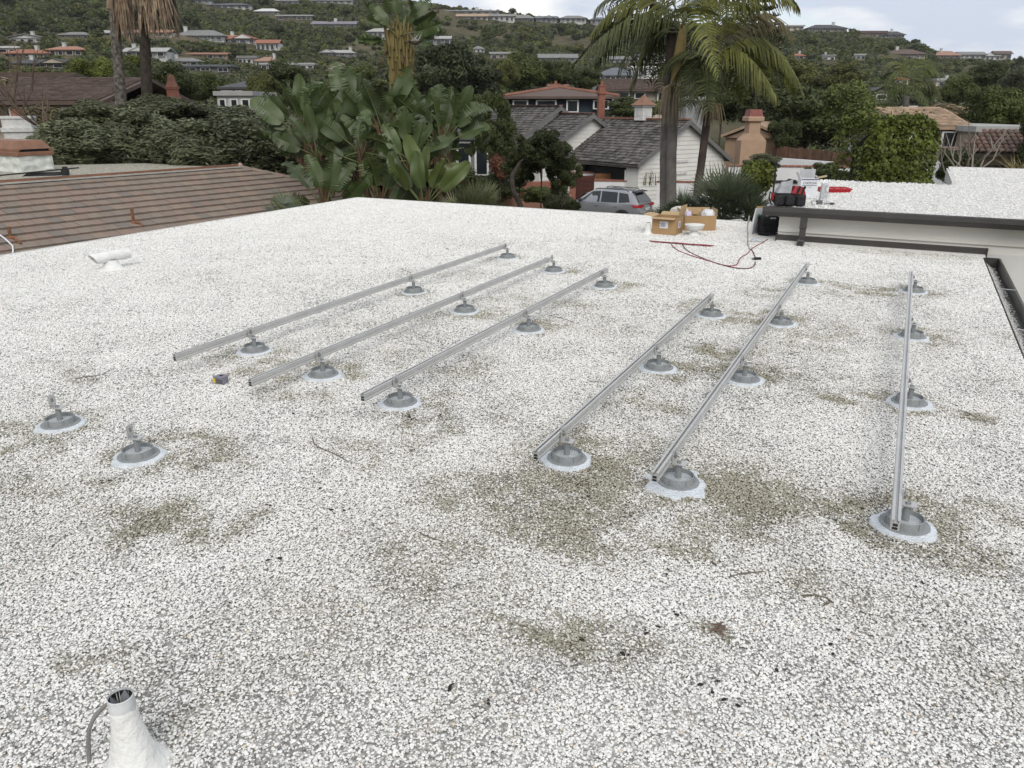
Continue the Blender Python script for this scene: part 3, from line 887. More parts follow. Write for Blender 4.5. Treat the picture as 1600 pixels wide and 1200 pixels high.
# ================================================================== FOLIAGE
L_DK = leafmat('dark_leaves', (0.063, 0.077, 0.025))
L_MD = leafmat('mid_leaves', (0.092, 0.114, 0.029))
L_OL = leafmat('olive_leaves', (0.125, 0.134, 0.039))
L_YG = leafmat('bright_leaves', (0.168, 0.198, 0.032))
L_GR = leafmat('grey_green_leaves', (0.110, 0.119, 0.063))
L_BR = leafmat('brown_twigs', (0.129, 0.108, 0.059), trans=.05)
L_JU = leafmat('juniper_sprays', (0.118, 0.130, 0.072), trans=.1)
L_PN = leafmat('pine_needles', (0.058, 0.072, 0.029), trans=.1)
L_PK = leafmat('pinkish_plumes', (0.235, 0.186, 0.108), trans=.2)
M_bark = pm('grey_bark', (.115, .095, .075), (.06, .05, .04), scale=5, rough=.95, bump=.6, bscale=18)
M_barkd = pm('dark_bark', (.06, .048, .038), (.03, .025, .02), scale=6, rough=.95, bump=.6, bscale=18)
def crown(name, seed, n, leaf, nl, mat, aspect=1.7, flat=0.0, core=.62, box=False, up=.0, droop=0.0):
    """crown of leaf sized faces over uneven lobes, unit radius"""
    g = np.random.default_rng(seed)
    if box:
        lob = np.stack([g.uniform(-.72,.72,nl), g.uniform(-.72,.72,nl), g.uniform(-.78,.78,nl)], -1); lr = g.uniform(.24,.34,nl)
    else:
        d = g.normal(size=(nl,3)); d /= np.linalg.norm(d, axis=1)[:,None]
        lob = d*(g.random(nl)[:,None]**.45)*(.62 if nl < 30 else .74 if nl != 46 else .95); lob[:,2] *= .85
        lr = g.uniform(.26,.46,nl)*(1.15-.45*np.linalg.norm(lob, axis=1))*(1 if nl < 30 else .74 if nl != 46 else .62)
    li = g.integers(0, nl, n)
    d = g.normal(size=(n,3)); d[:,2] += .25; d /= np.linalg.norm(d, axis=1)[:,None]
    rr = np.where(g.random(n) < .78, g.uniform(.82,1.16,n), g.uniform(.4,.9,n))
    c = lob[li]+d*(lr[li]*rr)[:,None]
    nrm = d+g.normal(size=(n,3))*.55; nrm[:,2] += up; nrm /= np.linalg.norm(nrm, axis=1)[:,None]
    t = np.cross(nrm, g.normal(size=(n,3)))
    if flat: t[:,2] *= (1-flat)
    if droop: t = t*(1-droop)+np.array([0,0,-droop])
    t /= np.linalg.norm(t, axis=1)[:,None]+1e-9
    b = np.cross(nrm, t); b /= np.linalg.norm(b, axis=1)[:,None]+1e-9
    s = leaf*g.uniform(.55,1.35,n)
    t *= (s*aspect*.5)[:,None]; b *= (s*.5)[:,None]
    V = np.stack([c-t, c+b-t*.1, c+t, c-b-t*.1], 1)
    cv, cf, o = [], [], 0
    v, f = ICO1
    for i in range(nl):
        cv.append(lob[i]+v*(1+.25*(g.random(len(v))-.5))[:,None]*lr[i]*core); cf.append(f+o); o += len(v)
    return quads(name, V, mat, (np.concatenate(cv), np.concatenate(cf)))
CR_HI = [crown('crown', 10+i, 21000, .046, 44, L_MD) for i in range(4)]
CR_MD = [crown('crown', 30+i, 3600, .11, 18, L_MD) for i in range(5)]
CR_LO = [crown('crown', 50+i, 1100, .15, 13, L_MD) for i in range(6)]
CR_JU = [crown('crown', 70+i, 30000, .034, 60, L_JU, aspect=3.4, flat=.45, core=.66) for i in range(3)]
CR_PN = [crown('crown', 80+i, 17000, .040, 46, L_PN, aspect=2.6, core=.5) for i in range(3)]
CR_BR = [crown('crown', 90+i, 3800, .055, 18, L_BR, aspect=6.0, core=.12) for i in range(2)]
def trunk_mesh(seed, limbs=4, n=6):
    rr = random.Random(seed)
    m = MB()
    m.tube([(0,0,-.08),(.02,0,.3),(-.01,.02,.6),(.02,.0,.95)], [.055,.042,.035,.02], n)
    for k in range(limbs):
        a = k*2*PI/limbs+rr.uniform(-.4,.4); z = rr.uniform(.4,.7); q = rr.uniform(.12,.22)
        m.tube([(0,.01,z),(q*.5*math.cos(a),q*.5*math.sin(a),z+.15),(q*math.cos(a),q*math.sin(a),z+.33)], [.022,.016,.008], 5)
    return m.mesh('trunk', M_bark, True)
TRK = [trunk_mesh(i) for i in range(3)]
def own(o, mat):
    o.material_slots[0].link = 'OBJECT'; o.material_slots[0].material = mat
def tree(label, px, yt, yb, wpx, D, lib, mat, name='tree', cat='tree', group=None, depth=None, trunk=True, rz=None, barkm=None, dy=0):
    """crown from pixel rows yt..yb, wpx wide, at distance D; trunk down to the ground"""
    top, bot = at(px, yt, D), at(px, yb, D)
    cen = (top+bot)/2
    sp = scale_at(px, (yt+yb)/2, D)
    gz = th(cen.x, cen.y)
    rx = wpx/2/sp; rzv = max(.3, (top.z-bot.z)/2)
    t = thing(name, label, cat, (cen.x, cen.y, gz), 0, group)
    o = link('crown', random.choice(lib), t, (0, 0, cen.z-gz), (0, 0, random.uniform(0, 6.28) if rz is None else rz), (rx/.82, (depth or rx)/.82, rzv/.80))
    own(o, mat)
    if trunk:
        q = link('trunk', random.choice(TRK), t, (0, 0, 0), (0, 0, random.uniform(0, 6)), (min(rx, 3.2)*.8, min(rx, 3.2)*.8, max(.6, cen.z-gz+rzv*.35)))
        if barkm: own(q, barkm)
    return t

# ================================================================== HOUSES ON THE HILL
def hmat(kind, c, rough=.8): return pm(kind+'_%02d%02d%02d' % tuple(int(99*v) for v in c), c, tuple(v*.82 for v in c), scale=1.3, rough=rough, bump=.15, bscale=12, island=.22 if kind == 'roof' else 0)
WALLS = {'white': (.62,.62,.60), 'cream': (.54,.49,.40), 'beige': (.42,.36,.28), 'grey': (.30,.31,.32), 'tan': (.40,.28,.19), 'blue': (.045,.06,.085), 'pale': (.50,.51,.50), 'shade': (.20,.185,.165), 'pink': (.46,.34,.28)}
ROOFS = {'red': (.29,.125,.08), 'orange': (.33,.17,.115), 'grey': (.20,.20,.195), 'dark': (.065,.065,.068), 'brown': (.115,.082,.068), 'white': (.58,.58,.57), 'slate': (.13,.14,.16), 'tan': (.36,.26,.18), 'violet': (.21,.195,.225), 'palegrey': (.36,.36,.35), 'pinkred': (.32,.19,.145)}
M_pane = glassmat('window_glass'); M_frame_w = pm('window_frame_white', (.66,.66,.64), rough=.5)
HOUSES = []
def shakes(m, o, u, v, nu, nv, su, sv, clip=None, seed=1, thick=.03, lift=.02):
    """rows of jittered shakes on a slope: u along the eave, v up the slope (unit vectors)"""
    rr = random.Random(seed); o, u, v = Vector(o), Vector(u).normalized(), Vector(v).normalized()
    n = u.cross(v).normalized()
    if n.z < 0: n = -n
    for j in range(nv):
        x = -rr.uniform(0, su)
        while x < nu*su:
            w = su*rr.uniform(.6,1.3); x1 = x+w-.008
            y0, y1 = j*sv+rr.uniform(-.02,.02), (j+1)*sv+.05
            xa, xb = max(0, x), min(nu*su, x1)
            if xb-xa > .04:
                q = [(xa,y0),(xb,y0),(xb,y1),(xa,y1)]
                if clip is None or clip((xa+xb)/2, (y0+y1)/2):
                    lo = lift+rr.uniform(-.008,.012)
                    P = [o+u*a+v*b for a, b in q]
                    m.hexa([P[0]+n*(lo-.01), P[1]+n*(lo-.01), P[2]-n*.01, P[3]-n*.01, P[0]+n*(lo+thick), P[1]+n*(lo+thick), P[2]+n*.012, P[3]+n*.012])
            x += w
def hshakes(t, w2, Dp, h, hr, mat, seed):
    m = MB(); v = Vector((0, Dp/2, hr)); shakes(m, (-w2, 0, h+.01), (1,0,0), v, int(2*w2/.3), int(v.length/.3)+1, .3, .3, seed=seed, thick=.035)
    m.build('shingles', mat, t)['kind'] = 'stuff'
def house(label, x0, x1, yr, ye, yb, D=None, roof='hip', wall='white', rc='grey', nwin=4, chim=None, yaw=0.0, depth=None, group=None, wh=.45, cat='house', cross=False, base=None, name='house', fine=False):
    xc = (x0+x1)/2
    if D is None: D = hit(xc, yb)
    sp = scale_at(xc, ye, D)
    p = at(xc, yb, D)
    zb = p.z if base is None else base
    ze, zr = at(xc, ye, D).z, at(xc, yr, D).z
    W = (x1-x0)/sp
    Dp = depth or min(max(W*.55, 6), 12)
    cy = math.cos(yaw); W = W/max(cy, .6)
    t = thing(name, label, cat, (p.x, p.y, zb), YW+yaw, group)
    h, hr = max(1.2, ze-zb), max(.15, zr-ze)
    HOUSES.append((x0, x1, yr, yb, D, label))
    wm, rm = hmat('wall', WALLS[wall]), hmat('roof', ROOFS[rc], .75)
    ov = min(.6, W*.05)
    m = MB()
    a = W/2-ov
    g = at(xc, yb, D+Dp).z
    bd = max(5.5, zb-th(p.x, p.y)+.6)
    m.box((0, Dp/2+ov, (h-bd)/2), (2*a, Dp-2*ov, h+bd))
    if roof == 'gablefront':
        m.prism([(-a, ov+.01, h-.01), (a, ov+.01, h-.01), (0, ov+.01, h+hr-.12)], (0, Dp-2*ov-.02, 0))
    m.build('wall', wm, t)
    m = MB()
    w2 = W/2
    th_ = .18
    if roof == 'hip':
        k = min(Dp/2, w2*.85)
        v = [(-w2,0,h),(w2,0,h),(w2,Dp,h),(-w2,Dp,h),(-w2+k,Dp/2,h+hr),(w2-k,Dp/2,h+hr)]
        m.add([(x,y,z-th_) for x,y,z in v[:4]]+v, [(3,2,1,0),(0,1,5,4),(1,2,6,5),(2,3,7,6),(3,0,4,7),(4,5,9,8),(5,6,9),(6,7,8,9),(7,4,8)])
    elif roof == 'gableside':
        for s0, s1 in ((0, Dp/2), (Dp, Dp/2)):
            m.prism([(-w2,s0,h),(w2,s0,h),(w2,s1,h+hr),(-w2,s1,h+hr)] if s0 == 0 else [(w2,s0,h),(-w2,s0,h),(-w2,s1,h+hr),(w2,s1,h+hr)], (0,0,-th_))
    elif roof == 'gablefront':
        m.prism([(-w2,0,h),(0,0,h+hr),(0,Dp,h+hr),(-w2,Dp,h)], (0,0,th_)); m.prism([(0,0,h+hr),(w2,0,h),(w2,Dp,h),(0,Dp,h+hr)], (0,0,th_))
    elif roof == 'shed':
        m.prism([(-w2,0,h),(w2,0,h),(w2,Dp,h+hr),(-w2,Dp,h+hr)], (0,0,-th_))
    else:
        m.box((0, Dp/2, h+hr/2), (W, Dp, max(.3, hr)))
    ro = m.build('roof', rm, t)
    if fine: hshakes(ro, w2, Dp, h, hr, rm, int(x0)+7)
    if cross:
        m = MB(); gw = W*.2; xo = cross*W
        m.prism([(xo-gw,-.25,h+.03),(xo+gw,-.25,h+.03),(xo,-.25,h+hr*.92)], (0,.1,0)); m.build('front_gable', wm, t)
        m = MB(); m.prism([(xo-gw*1.15,-.4,h),(xo,-.4,h+hr*.97),(xo,Dp*.45,h+hr*.97),(xo-gw*1.15,Dp*.3,h)], (0,0,.12)); m.prism([(xo,-.4,h+hr*.97),(xo+gw*1.15,-.4,h),(xo+gw*1.15,Dp*.3,h),(xo,Dp*.45,h+hr*.97)], (0,0,.12))
        m.build('gable_roof', rm, t)
    if chim is not None:
        m = MB(); cx = chim*W; m.box((cx, Dp*.45, h+hr*.7), (W*.045+.35, .9, hr+1.3)); m.box((cx, Dp*.45, h+hr*1.2+.72), (W*.045+.55, 1.1, .14))
        m.build('chimney', hmat('wall', WALLS['pale' if wall != 'tan' else 'tan']), ro)
    rr = random.Random(int(x0*13+yb))
    if nwin:
        step = 2*a/nwin
        for i in range(nwin):
            ww, hh = step*rr.uniform(.38,.78), min(h*.62, 2.0)*rr.choice((1,1,.7))
            cx = -a+step*(i+.5)+rr.uniform(-.08,.08)*step
            zc = max(h-.35-hh/2, h*.4)
            f_ = MB().box((cx, ov-.02, zc), (ww+.16, .06, hh+.16)).build('window', M_frame_w, t)
            if ww*sp > 7:
                n_ = max(1, int(ww/1.3)); q = ww/n_
                for j in range(n_): MB().box((cx-ww/2+q*(j+.5), ov-.055, zc), (q-.09, .03, hh)).build('pane', M_pane, f_)
            else: MB().box((cx, ov-.055, zc), (ww, .03, hh)).build('pane', M_pane, f_)
    return t
hs = house
# far houses, named by what one can see of them
hs('white house with a grey gable and wide windows beneath the dry brown slope', 10,69,53,59,66, None,'gablefront','white','grey',4,.1)
hs('long low house with grey hip roof and a row of white windows', 90,140,50,55,60,None,'hip','white','grey',5)
hs('white house with wide red hip roof beneath the grey gabled house', 2,72,76,83,90,None,'hip','white','red',6,.2)
hs('beige house with flat red tiled roof beside the wide red hip roof', 72,131,71,77,87,None,'hip','beige','orange',4,-.1)
hs('low white annex behind the wide red hip roof', -8,32,73,76,82,None,'flat','white','white',2)
hs('beige house with two gables and dark roof above the olive trees', 18,108,92,99,106,None,'gableside','beige','dark',3,-.25,cross=.24)
hs('grey roofed white house behind the first shaggy palm trunk', 157,208,46,51,57,None,'gableside','white','palegrey',3)
hs('long house with orange tiled roof behind the shaggy palms', 208,269,45,50,58,None,'gableside','cream','orange',4,-.2)
hs('wide house with tall grey hip roof and shaded porch', 268,350,45,55,62,None,'hip','pale','grey',7,-.3)
hs('low white house with red roof and red gable on the slope', 330,402,53,60,68,None,'hip','white','red',5,-.1,cross=.2)
hs('house with red roof and dark openings between white posts', 398,438,61,67,81,None,'gableside','white','red',5)
hs('bluish white gabled house behind the second shaggy palm trunk', 190,262,73,80,92,None,'gableside','pale','palegrey',4,-.3,cross=-.1)
hs('long low house with orange roof and cream walls', 285,356,81,84,91,None,'gableside','beige','orange',4)
hs('low grey house with white chimney beside the flat dark carport', 262,312,90,96,102,None,'hip','beige','grey',3,-.3)
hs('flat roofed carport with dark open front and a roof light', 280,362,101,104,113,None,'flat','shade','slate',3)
hs('small white house with flat roof half behind trees', 370,402,87,91,99,None,'flat','white','grey',4)
hs('top house with dark roof and white window band behind dark pines', 322,392,3,7,14,None,'hip','white','slate',6)
hs('top house with blue roof almost out of frame', 284,330,-6,-1,5,None,'hip','pale','slate',4)
hs('white roofed house above the dark treed slope', 396,437,12,17,22,None,'hip','pale','white',4)
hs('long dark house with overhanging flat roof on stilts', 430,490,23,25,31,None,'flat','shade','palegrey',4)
hs('long violet grey roofed house with a stepped roof line', 485,558,31,37,42,None,'gableside','pale','violet',6,.0)
hs('top house with grey roof and white wall near the skyline', 428,468,-4,1,6,None,'hip','white','grey',4)
hs('long top house with pale roof beside the tall bird of paradise', 484,552,-3,0,6,None,'gableside','white','palegrey',6)
hs('white two storey house behind the tall bird of paradise', 572,617,43,49,63,None,'hip','white','palegrey',5)
hs('white house with a big skylight gable beside the tall trunk', 617,652,47,53,61,None,'gablefront','white','palegrey',3)
hs('grey terraced house below the bare tan slope', 655,706,55,60,72,None,'gableside','grey','palegrey',4)
hs('small white house under the bare tan slope', 737,758,71,76,83,None,'hip','white','grey',3)
hs('grey white house with a small red roof wing', 500,557,77,82,89,None,'hip','pale','palegrey',4,.3,cross=-.3)
hs('reddish roofed house with white chimney beside a white wing', 396,434,88,95,104,None,'hip','cream','pinkred',2,.3)
hs('white wing with long window band beside the reddish roof', 405,460,98,101,110,None,'flat','white','palegrey',5)
hs('small pale house with flat roof between the dark bushes', 466,492,98,101,108,None,'flat','white','palegrey',2)
hs('tan house with a broad front gable above the banana-like leaves', 510,547,99,106,111,None,'gablefront','cream','tan',1)
hs('long skyline house with low grey roof at the notch of the hills', 688,782,13,17,22,440,'hip','pale','grey',7,.1)
hs('long white skyline house with cream roof above the bare slope', 712,764,20,25,31,None,'gableside','cream','tan',5)
hs('white flat roofed house at the top of the bare slope', 762,806,22,25,34,None,'flat','white','palegrey',5)
hs('flat roofed house with white fascia behind the dark trees', 764,803,81,84,93,None,'flat','beige','palegrey',3)
hs('grey skyline house with red chimney nearest the notch', 798,836,22,28,37,440,'hip','grey','grey',4,-.3)
hs('low grey skyline house with two gables', 836,872,24,28,35,440,'gableside','grey','slate',4,cross=.1)
hs('wide grey skyline house with a dark round tree behind', 874,918,23,28,34,440,'hip','pale','grey',5)
hs('low grey skyline house by the white cloud', 922,950,26,30,37,440,'hip','grey','slate',3)
hs('pale skyline house seen through the palm fronds', 985,1026,30,34,42,440,'gableside','pale','palegrey',4)
hs('long grey roofed house at the foot of the scrub slope', 840,904,83,90,96,None,'gableside','pale','grey',5)
hs('low house with a grey roof behind the hanging palm fronds', 950,987,87,92,99,None,'gableside','pale','grey',4)
hs('white house with large windows behind the hanging palm fronds', 995,1052,84,88,101,None,'flat','white','grey',5)
hs('blue grey house with white eaves and a low hip roof', 930,1001,104,117,128,150,'hip','grey','slate',4,depth=9)
hs('white flat roofed pavilion beside the blue grey house', 985,1030,103,107,118,165,'flat','white','white',3)
hs('skyline house with flat pale roof beside the pine', 1226,1258,39,41,47,445,'flat','cream','palegrey',3)
hs('long dark roofed skyline house with deep eaves and a chimney', 1261,1326,37,44,51,445,'hip','beige','dark',5,.2)
hs('orange clad skyline house with roof terrace rails', 1343,1386,48,52,60,445,'flat','tan','brown',3)
hs('dark hip roofed skyline house beside the orange clad one', 1376,1416,48,54,60,445,'hip','grey','dark',4,.0)
hs('beige house with brown hip roof, white chimney and columns', 1388,1449,76,84,90,None,'hip','cream','brown',7,-.2)
hs('pinkish roofed house with white chimney on the right ridge', 1461,1502,79,86,92,None,'hip','pink','pinkred',4,-.2)
hs('grey roofed white house with porch columns on the right ridge', 1498,1542,80,85,93,None,'gableside','white','grey',5)
hs('low white house with grey roof near the end of the right ridge', 1538,1564,82,87,95,None,'hip','white','palegrey',3)
hs('tall cream house with brown roof at the end of the right ridge', 1552,1582,79,84,95,None,'gableside','cream','brown',3)
hs('small house with red hip roof and chimney among the scrub', 1238,1261,83,87,92,None,'hip','beige','red',1,.1)
hs('grey walled house with flat roof in the scrub', 1330,1353,84,86,93,None,'flat','grey','palegrey',3)
hs('white chimneyed house nearly hidden in scrub', 1284,1306,85,88,94,None,'flat','white','grey',2,-.1)
hs('red tiled cottage behind the queen palm', 1397,1421,119,124,131,None,'hip','cream','red',2,-.2)
hs('cream house with white chimney beside the queen palm', 1462,1492,122,126,136,None,'flat','cream','palegrey',2,.2)
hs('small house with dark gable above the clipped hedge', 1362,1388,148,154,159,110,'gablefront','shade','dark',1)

# ================================================================== MIDDLE GROUND HOUSES
hs('house with dark brown roof and pale wall behind the brick chimney', 945,1090,130,149,158,92,'gableside','cream','brown',4,depth=12,fine=True)
hs('flat grey walled building behind the third palm trunk', 1062,1114,152,156,182,70,'flat','grey','palegrey',0)
hs('white flat roofed house with grey wall behind the hedge', 1370,1430,174,179,192,75,'flat','pale','white',2)
hs('house with large plain tan roof beside the clipped hedge', 1404,1517,190,217,232,46,'gableside','shade','tan',2,depth=7,fine=True)
hs('upper storey with flat pale eaves behind the brown tiled roof', 1517,1640,208,211,240,44,'flat','beige','palegrey',1,depth=8)
hs('brown shingled roof of the house farthest up behind the bare tree', -60,70,137,153,158,52,'gableside','beige','brown',2,depth=9,fine=True)
hs('long brown shingled roof beyond the grey green bushes', -80,168,152,193,200,38,'gableside','beige','brown',3,depth=11,fine=True)
hs('brick coloured house with white skylights on its sloping dark roof', 340,392,124,136,160,70,'shed','tan','dark',2,depth=5,yaw=-.15)
hs('white garage with dark windows under a pale awning', 336,398,146,150,176,58,'flat','white','cream' if 'cream' in ROOFS else 'palegrey',3,depth=6)

# ================================================================== NEIGHBOUR WITH THE TILED SLOPE
def ray_plane(px, py, o, n):
    u, up = ray(px, py)
    d = Vector((u*RT[0]+FH[0], u*RT[1]+FH[1], up))
    c = Vector((0, 0, H))
    return c+d*((Vector(o)-c).dot(n)/d.dot(n))
def tile_mat(name, cols, rough=.85):
    m, nt, b = new_mat(name)
    N, L = nt.nodes, nt.links
    oi, ge = N.new('ShaderNodeObjectInfo'), N.new('ShaderNodeNewGeometry')
    ad = N.new('ShaderNodeMath'); L.new(oi.outputs['Random'], ad.inputs[0]); L.new(ge.outputs['Random Per Island'], ad.inputs[1])
    fr = N.new('ShaderNodeMath'); fr.operation = 'FRACT'; L.new(ad.outputs[0], fr.inputs[0])
    rp = N.new('ShaderNodeValToRGB'); rp.color_ramp.interpolation = 'CONSTANT'
    e = rp.color_ramp.elements
    e[0].color = rgb(cols[0]); e[0].position = 0
    e[1].color = rgb(cols[1]); e[1].position = 1/len(cols)
    for i, c in enumerate(cols[2:]):
        q = e.new((i+2)/len(cols)); q.color = rgb(c)
    L.new(fr.outputs[0], rp.inputs['Fac'])
    tc = N.new('ShaderNodeTexCoord'); no = N.new('ShaderNodeTexNoise'); no.inputs['Scale'].default_value = 7; no.inputs['Detail'].default_value = 6
    L.new(tc.outputs['Object'], no.inputs['Vector'])
    mr = N.new('ShaderNodeMapRange'); mr.inputs['To Min'].default_value = .7; mr.inputs['To Max'].default_value = 1.25
    L.new(no.outputs['Fac'], mr.inputs['Value'])
    s = N.new('ShaderNodeVectorMath'); s.operation = 'SCALE'; L.new(rp.outputs[0], s.inputs[0]); L.new(mr.outputs[0], s.inputs['Scale'])
    L.new(s.outputs[0], b.inputs['Base Color'])
    b.inputs['Roughness'].default_value = rough; b.inputs['Specular IOR Level'].default_value = .2
    return m
M_tile = tile_mat('concrete_roof_tile', [(0.218,0.169,0.137), (0.231,0.182,0.147), (0.204,0.168,0.140), (0.218,0.180,0.152), (0.246,0.192,0.150), (0.198,0.168,0.142), (0.229,0.173,0.145), (0.227,0.189,0.150), (0.238,0.177,0.142), (0.210,0.174,0.147), (0.185,0.161,0.140), (0.219,0.173,0.144)])
M_copper = pm('weathered_copper', (.27,.135,.085), (.20,.11,.075), scale=5, rough=.55, metal=.15)
M_rust = pm('rusty_pipe', (.24,.11,.05), (.13,.07,.045), scale=14, rough=.8)
M_tan_gravel = gravel_mat('tan_gravel', (.44,.42,.35), (.22,.21,.17), attr=None, vscale=22.0, bump=.6)
TA = at(0, 290, 19.0)
TP, TE, TW = R(17.5), .35, .30
TRZ = R(90-9.7)
nb = thing('tiled_house', 'neighbouring house with brown tiled slope and tan gravel flat top', 'house', TA, TRZ)
S_END = 6.75
cp, sp_ = math.cos(TP), math.sin(TP)
def tile_at(x, k):   # upper left corner along the slope
    t0 = k*TE-.05; t1 = (k+1)*TE
    return x, t0, t1
tile_me = MB().hexa([(.004,-t1_*1, 0.0) for t1_ in (0,)]*0+[(.004,-(TE+.05),.018),(TW-.004,-(TE+.05),.018),(TW-.004,0,-.014),(.004,0,-.014),(.004,-(TE+.05),.066),(TW-.004,-(TE+.05),.066),(TW-.004,0,.016),(.004,0,.016)]).mesh('tile', M_tile)
spots = []
rt_ = random.Random(12)
for k in range(18):
    off = (k % 2)*.15+rt_.uniform(-.02,.02)
    for j in range(-14, 46):
        x = j*TW+off
        if x+TW > S_END+(k+1.0)*TE*cp: continue
        spots.append((k, x))
spots.sort(key=lambda s: proj(nb.matrix_basis @ Vector((s[1], -s[0]*TE*cp, -s[0]*TE*sp_)))[0] < -30)
far_m = MB()
for i, (k, x) in enumerate(spots):
    y, z = -(k*TE-.05)*cp, -(k*TE-.05)*sp_
    jz = rt_.uniform(-.003,.004)
    if i < 300: link('tile', tile_me, nb, (x+rt_.uniform(-.003,.003), y, z+jz), (TP, 0, rt_.uniform(-.006,.006)))
    else:
        M = Matrix.Translation((x, y, z+jz)) @ Matrix.Rotation(TP, 4, 'X')
        far_m.hexa([M @ v.co for v in tile_me.vertices])
far_m.build('more_tiles', M_tile, nb)['kind'] = 'stuff'
LT = 18*TE
m = MB(); m.poly([(-5,.0,-.05),(-5,-LT*cp,-LT*sp_-.05),(S_END+LT*cp,-LT*cp,-LT*sp_-.05),(S_END,0,-.05)]); m.poly([(S_END,0,-.05),(S_END+LT*cp,-LT*cp,-LT*sp_-.05),(S_END+LT*cp,6,-LT*sp_-.05),(S_END+.3,6,-.05)])
m.build('roof_deck', M_barkd, nb)
m = MB().box((S_END/2-1.5, .05, .065), (S_END+3, .12, .11)); m.build('copper_ridge_flashing', M_copper, nb)
m = MB().box((S_END/2-1.5, -.055, .045), (S_END+3, .085, .035)); m.build('pale_drip_edge', pm('pale_lead', (.46,.45,.42), rough=.6), nb)
for k in range(14):      # hip ridge tiles running down from the end of the copper flashing
    t_ = k*.36
    o = link('hip_tile', None, nb) if False else MB().hexa([(0,-.09,0),(.40,-.09,.0),(.40,.09,.0),(0,.09,0),(0,-.06,.07),(.40,-.06,.05),(.40,.06,.05),(0,.06,.07)]).build('hip_tile', M_tile, nb)
    o.location = (S_END+t_*cp*.68, -t_*cp*.68, .02-t_*sp_*.68); o.rotation_euler = (0, .22, -PI/4)
m = MB().lathe([(.07,0), (.085,.06), (.05,.12), (0,.14)], 10); o = m.build('ridge_end_cap', pm('pinkish_mortar', (.42,.30,.26), rough=.9), nb, True); o.location = (S_END-.02, .0, .03)
flat = [TA+Vector((0,0,.02))]
Minv = nb.matrix_basis.inverted()
pts = [nb.matrix_basis @ Vector((-3, .05, .045)), nb.matrix_basis @ Vector((S_END, .05, .045)), atz(330, 260.5, TA.z+.03), atz(225, 255, TA.z+.03), atz(110, 257.5, TA.z+.03), atz(-120, 259.5, TA.z+.03)]
MB().poly([Minv @ p for p in pts]).build('flat_gravel_top', M_tan_gravel, nb)
pts2 = [atz(145, 258, TA.z), atz(90, 252, TA.z+.03), atz(-140, 246, TA.z+.1), atz(-140, 262, TA.z-.1)]
MB().prism([Minv @ p for p in pts2], (0,0,-.1)).build('rear_tile_slope', M_tile, nb)
m = MB(); m.box((2.0, -.2, (GZ-TA.z-2.2)/2-.2), (12.5, 10.0, -(GZ-TA.z)-2.2)); m.build('wall', M_stucco_grey, nb)
TN = Vector(nb.matrix_basis.to_3x3() @ Vector((0, -sp_, cp)))
# chimney wrapped in film with a copper cap
pc = atz(37, 269.5, TA.z+.03)
ch = thing('chimney', 'chimney with copper hood and base wrapped in white plastic film', 'chimney', pc, YW+1.05); ch.scale = (.92, .92, .76)
u_ = 1.0
M_film = pm('milky_film', (.66,.67,.63), (.48,.51,.47), scale=4.5, rough=.32, bump=1.0, bscale=7, spec=.5)
g_ = np.random.default_rng(3)
m = MB()
def wrap(x0, y0, x1, y1, n=16, hgt=.60):
    vs = []
    L_ = math.hypot(x1-x0, y1-y0); nxn, nyn = (y1-y0)/L_, -(x1-x0)/L_
    for j in range(8):
        for i in range(n+1):
            s = i/n; e = 0 if i in (0, n) else .16*(float(fbm(np.array(s*L_*3.5+x0*3), np.array(j*.55+y0*5), 9))-.45)
            e += 0 if i in (0, n) else .06*(1-j/7)
            vs.append((x0+(x1-x0)*s+nxn*e, y0+(y1-y0)*s+nyn*e, hgt*j/7))
    m.add(vs, [(j*(n+1)+i, j*(n+1)+i+1, (j+1)*(n+1)+i+1, (j+1)*(n+1)+i) for j in range(7) for i in range(n)])
wrap(-.1,-.1,.92,-.1); wrap(-.1,2.2,-.1,-.1); wrap(.92,-.1,.92,2.2)
m.box((.41,1.05,.3), (.9,2.1,.58))
m.build('wrapped_base', M_film, ch, True)
m = MB(); m.bbox((.41,1.05,.655), (1.14,2.4,.14), .012); m.build('copper_brim', M_copper, ch)
m = MB(); b0, b1 = .725, .83
m.hexa([(-.06,-.06,b0),(.88,-.06,b0),(.88,2.16,b0),(-.06,2.16,b0),(-.05,-.05,b1),(.87,-.05,b1),(.87,2.15,b1),(-.05,2.15,b1)])
m.build('hood_opening', M_black, ch)  # solid black block in place of the shade under the hood
m = MB(); z0, z1 = .82, 1.12
m.hexa([(-.12,-.12,z0),(.94,-.12,z0),(.94,2.22,z0),(-.12,2.22,z0),(.03,.06,z1),(.79,.06,z1),(.79,2.0,z1),(.03,2.0,z1)])
m.prism([(-.12,-.125,z0+.01),(.0,-.125,z0+.01),(-.12,-.125,z0-.11)], (0,.03,0)); m.prism([(.94,-.125,z0+.01),(.94,-.125,z0-.11),(.82,-.125,z0+.01)], (0,.03,0))
m.box((-.11,1.05,z0-.05), (.02,2.3,.12))
m.build('copper_hood', M_copper, ch)
a, b = at(-30, 276, 18.9), at(101, 263.5, 20.2)
d = (b-a); m = MB(); m.hexa([a+Vector((0,0,-.03)), b+Vector((0,0,-.03)), b+Vector((-.15,.5,-.03)), a+Vector((-.15,.5,-.03)), a, b, b+Vector((-.15,.5,0)), a+Vector((-.15,.5,0))])
tag(m.build('black_board', M_black), 'long black board lying across in front of the wrapped chimney', 'board')
p = atz(103, 274, TA.z+.04); t = MB(); t.bbox((0,0,.08), (.17,.2,.16), .02); t.bbox((0,.02,.19), (.12,.14,.08), .02)
o = t.build('black_block', M_black); o.location = p; o.rotation_euler = (0,0,YW+.3); tag(o, 'black rubber block holding up the end of the black board', 'block')
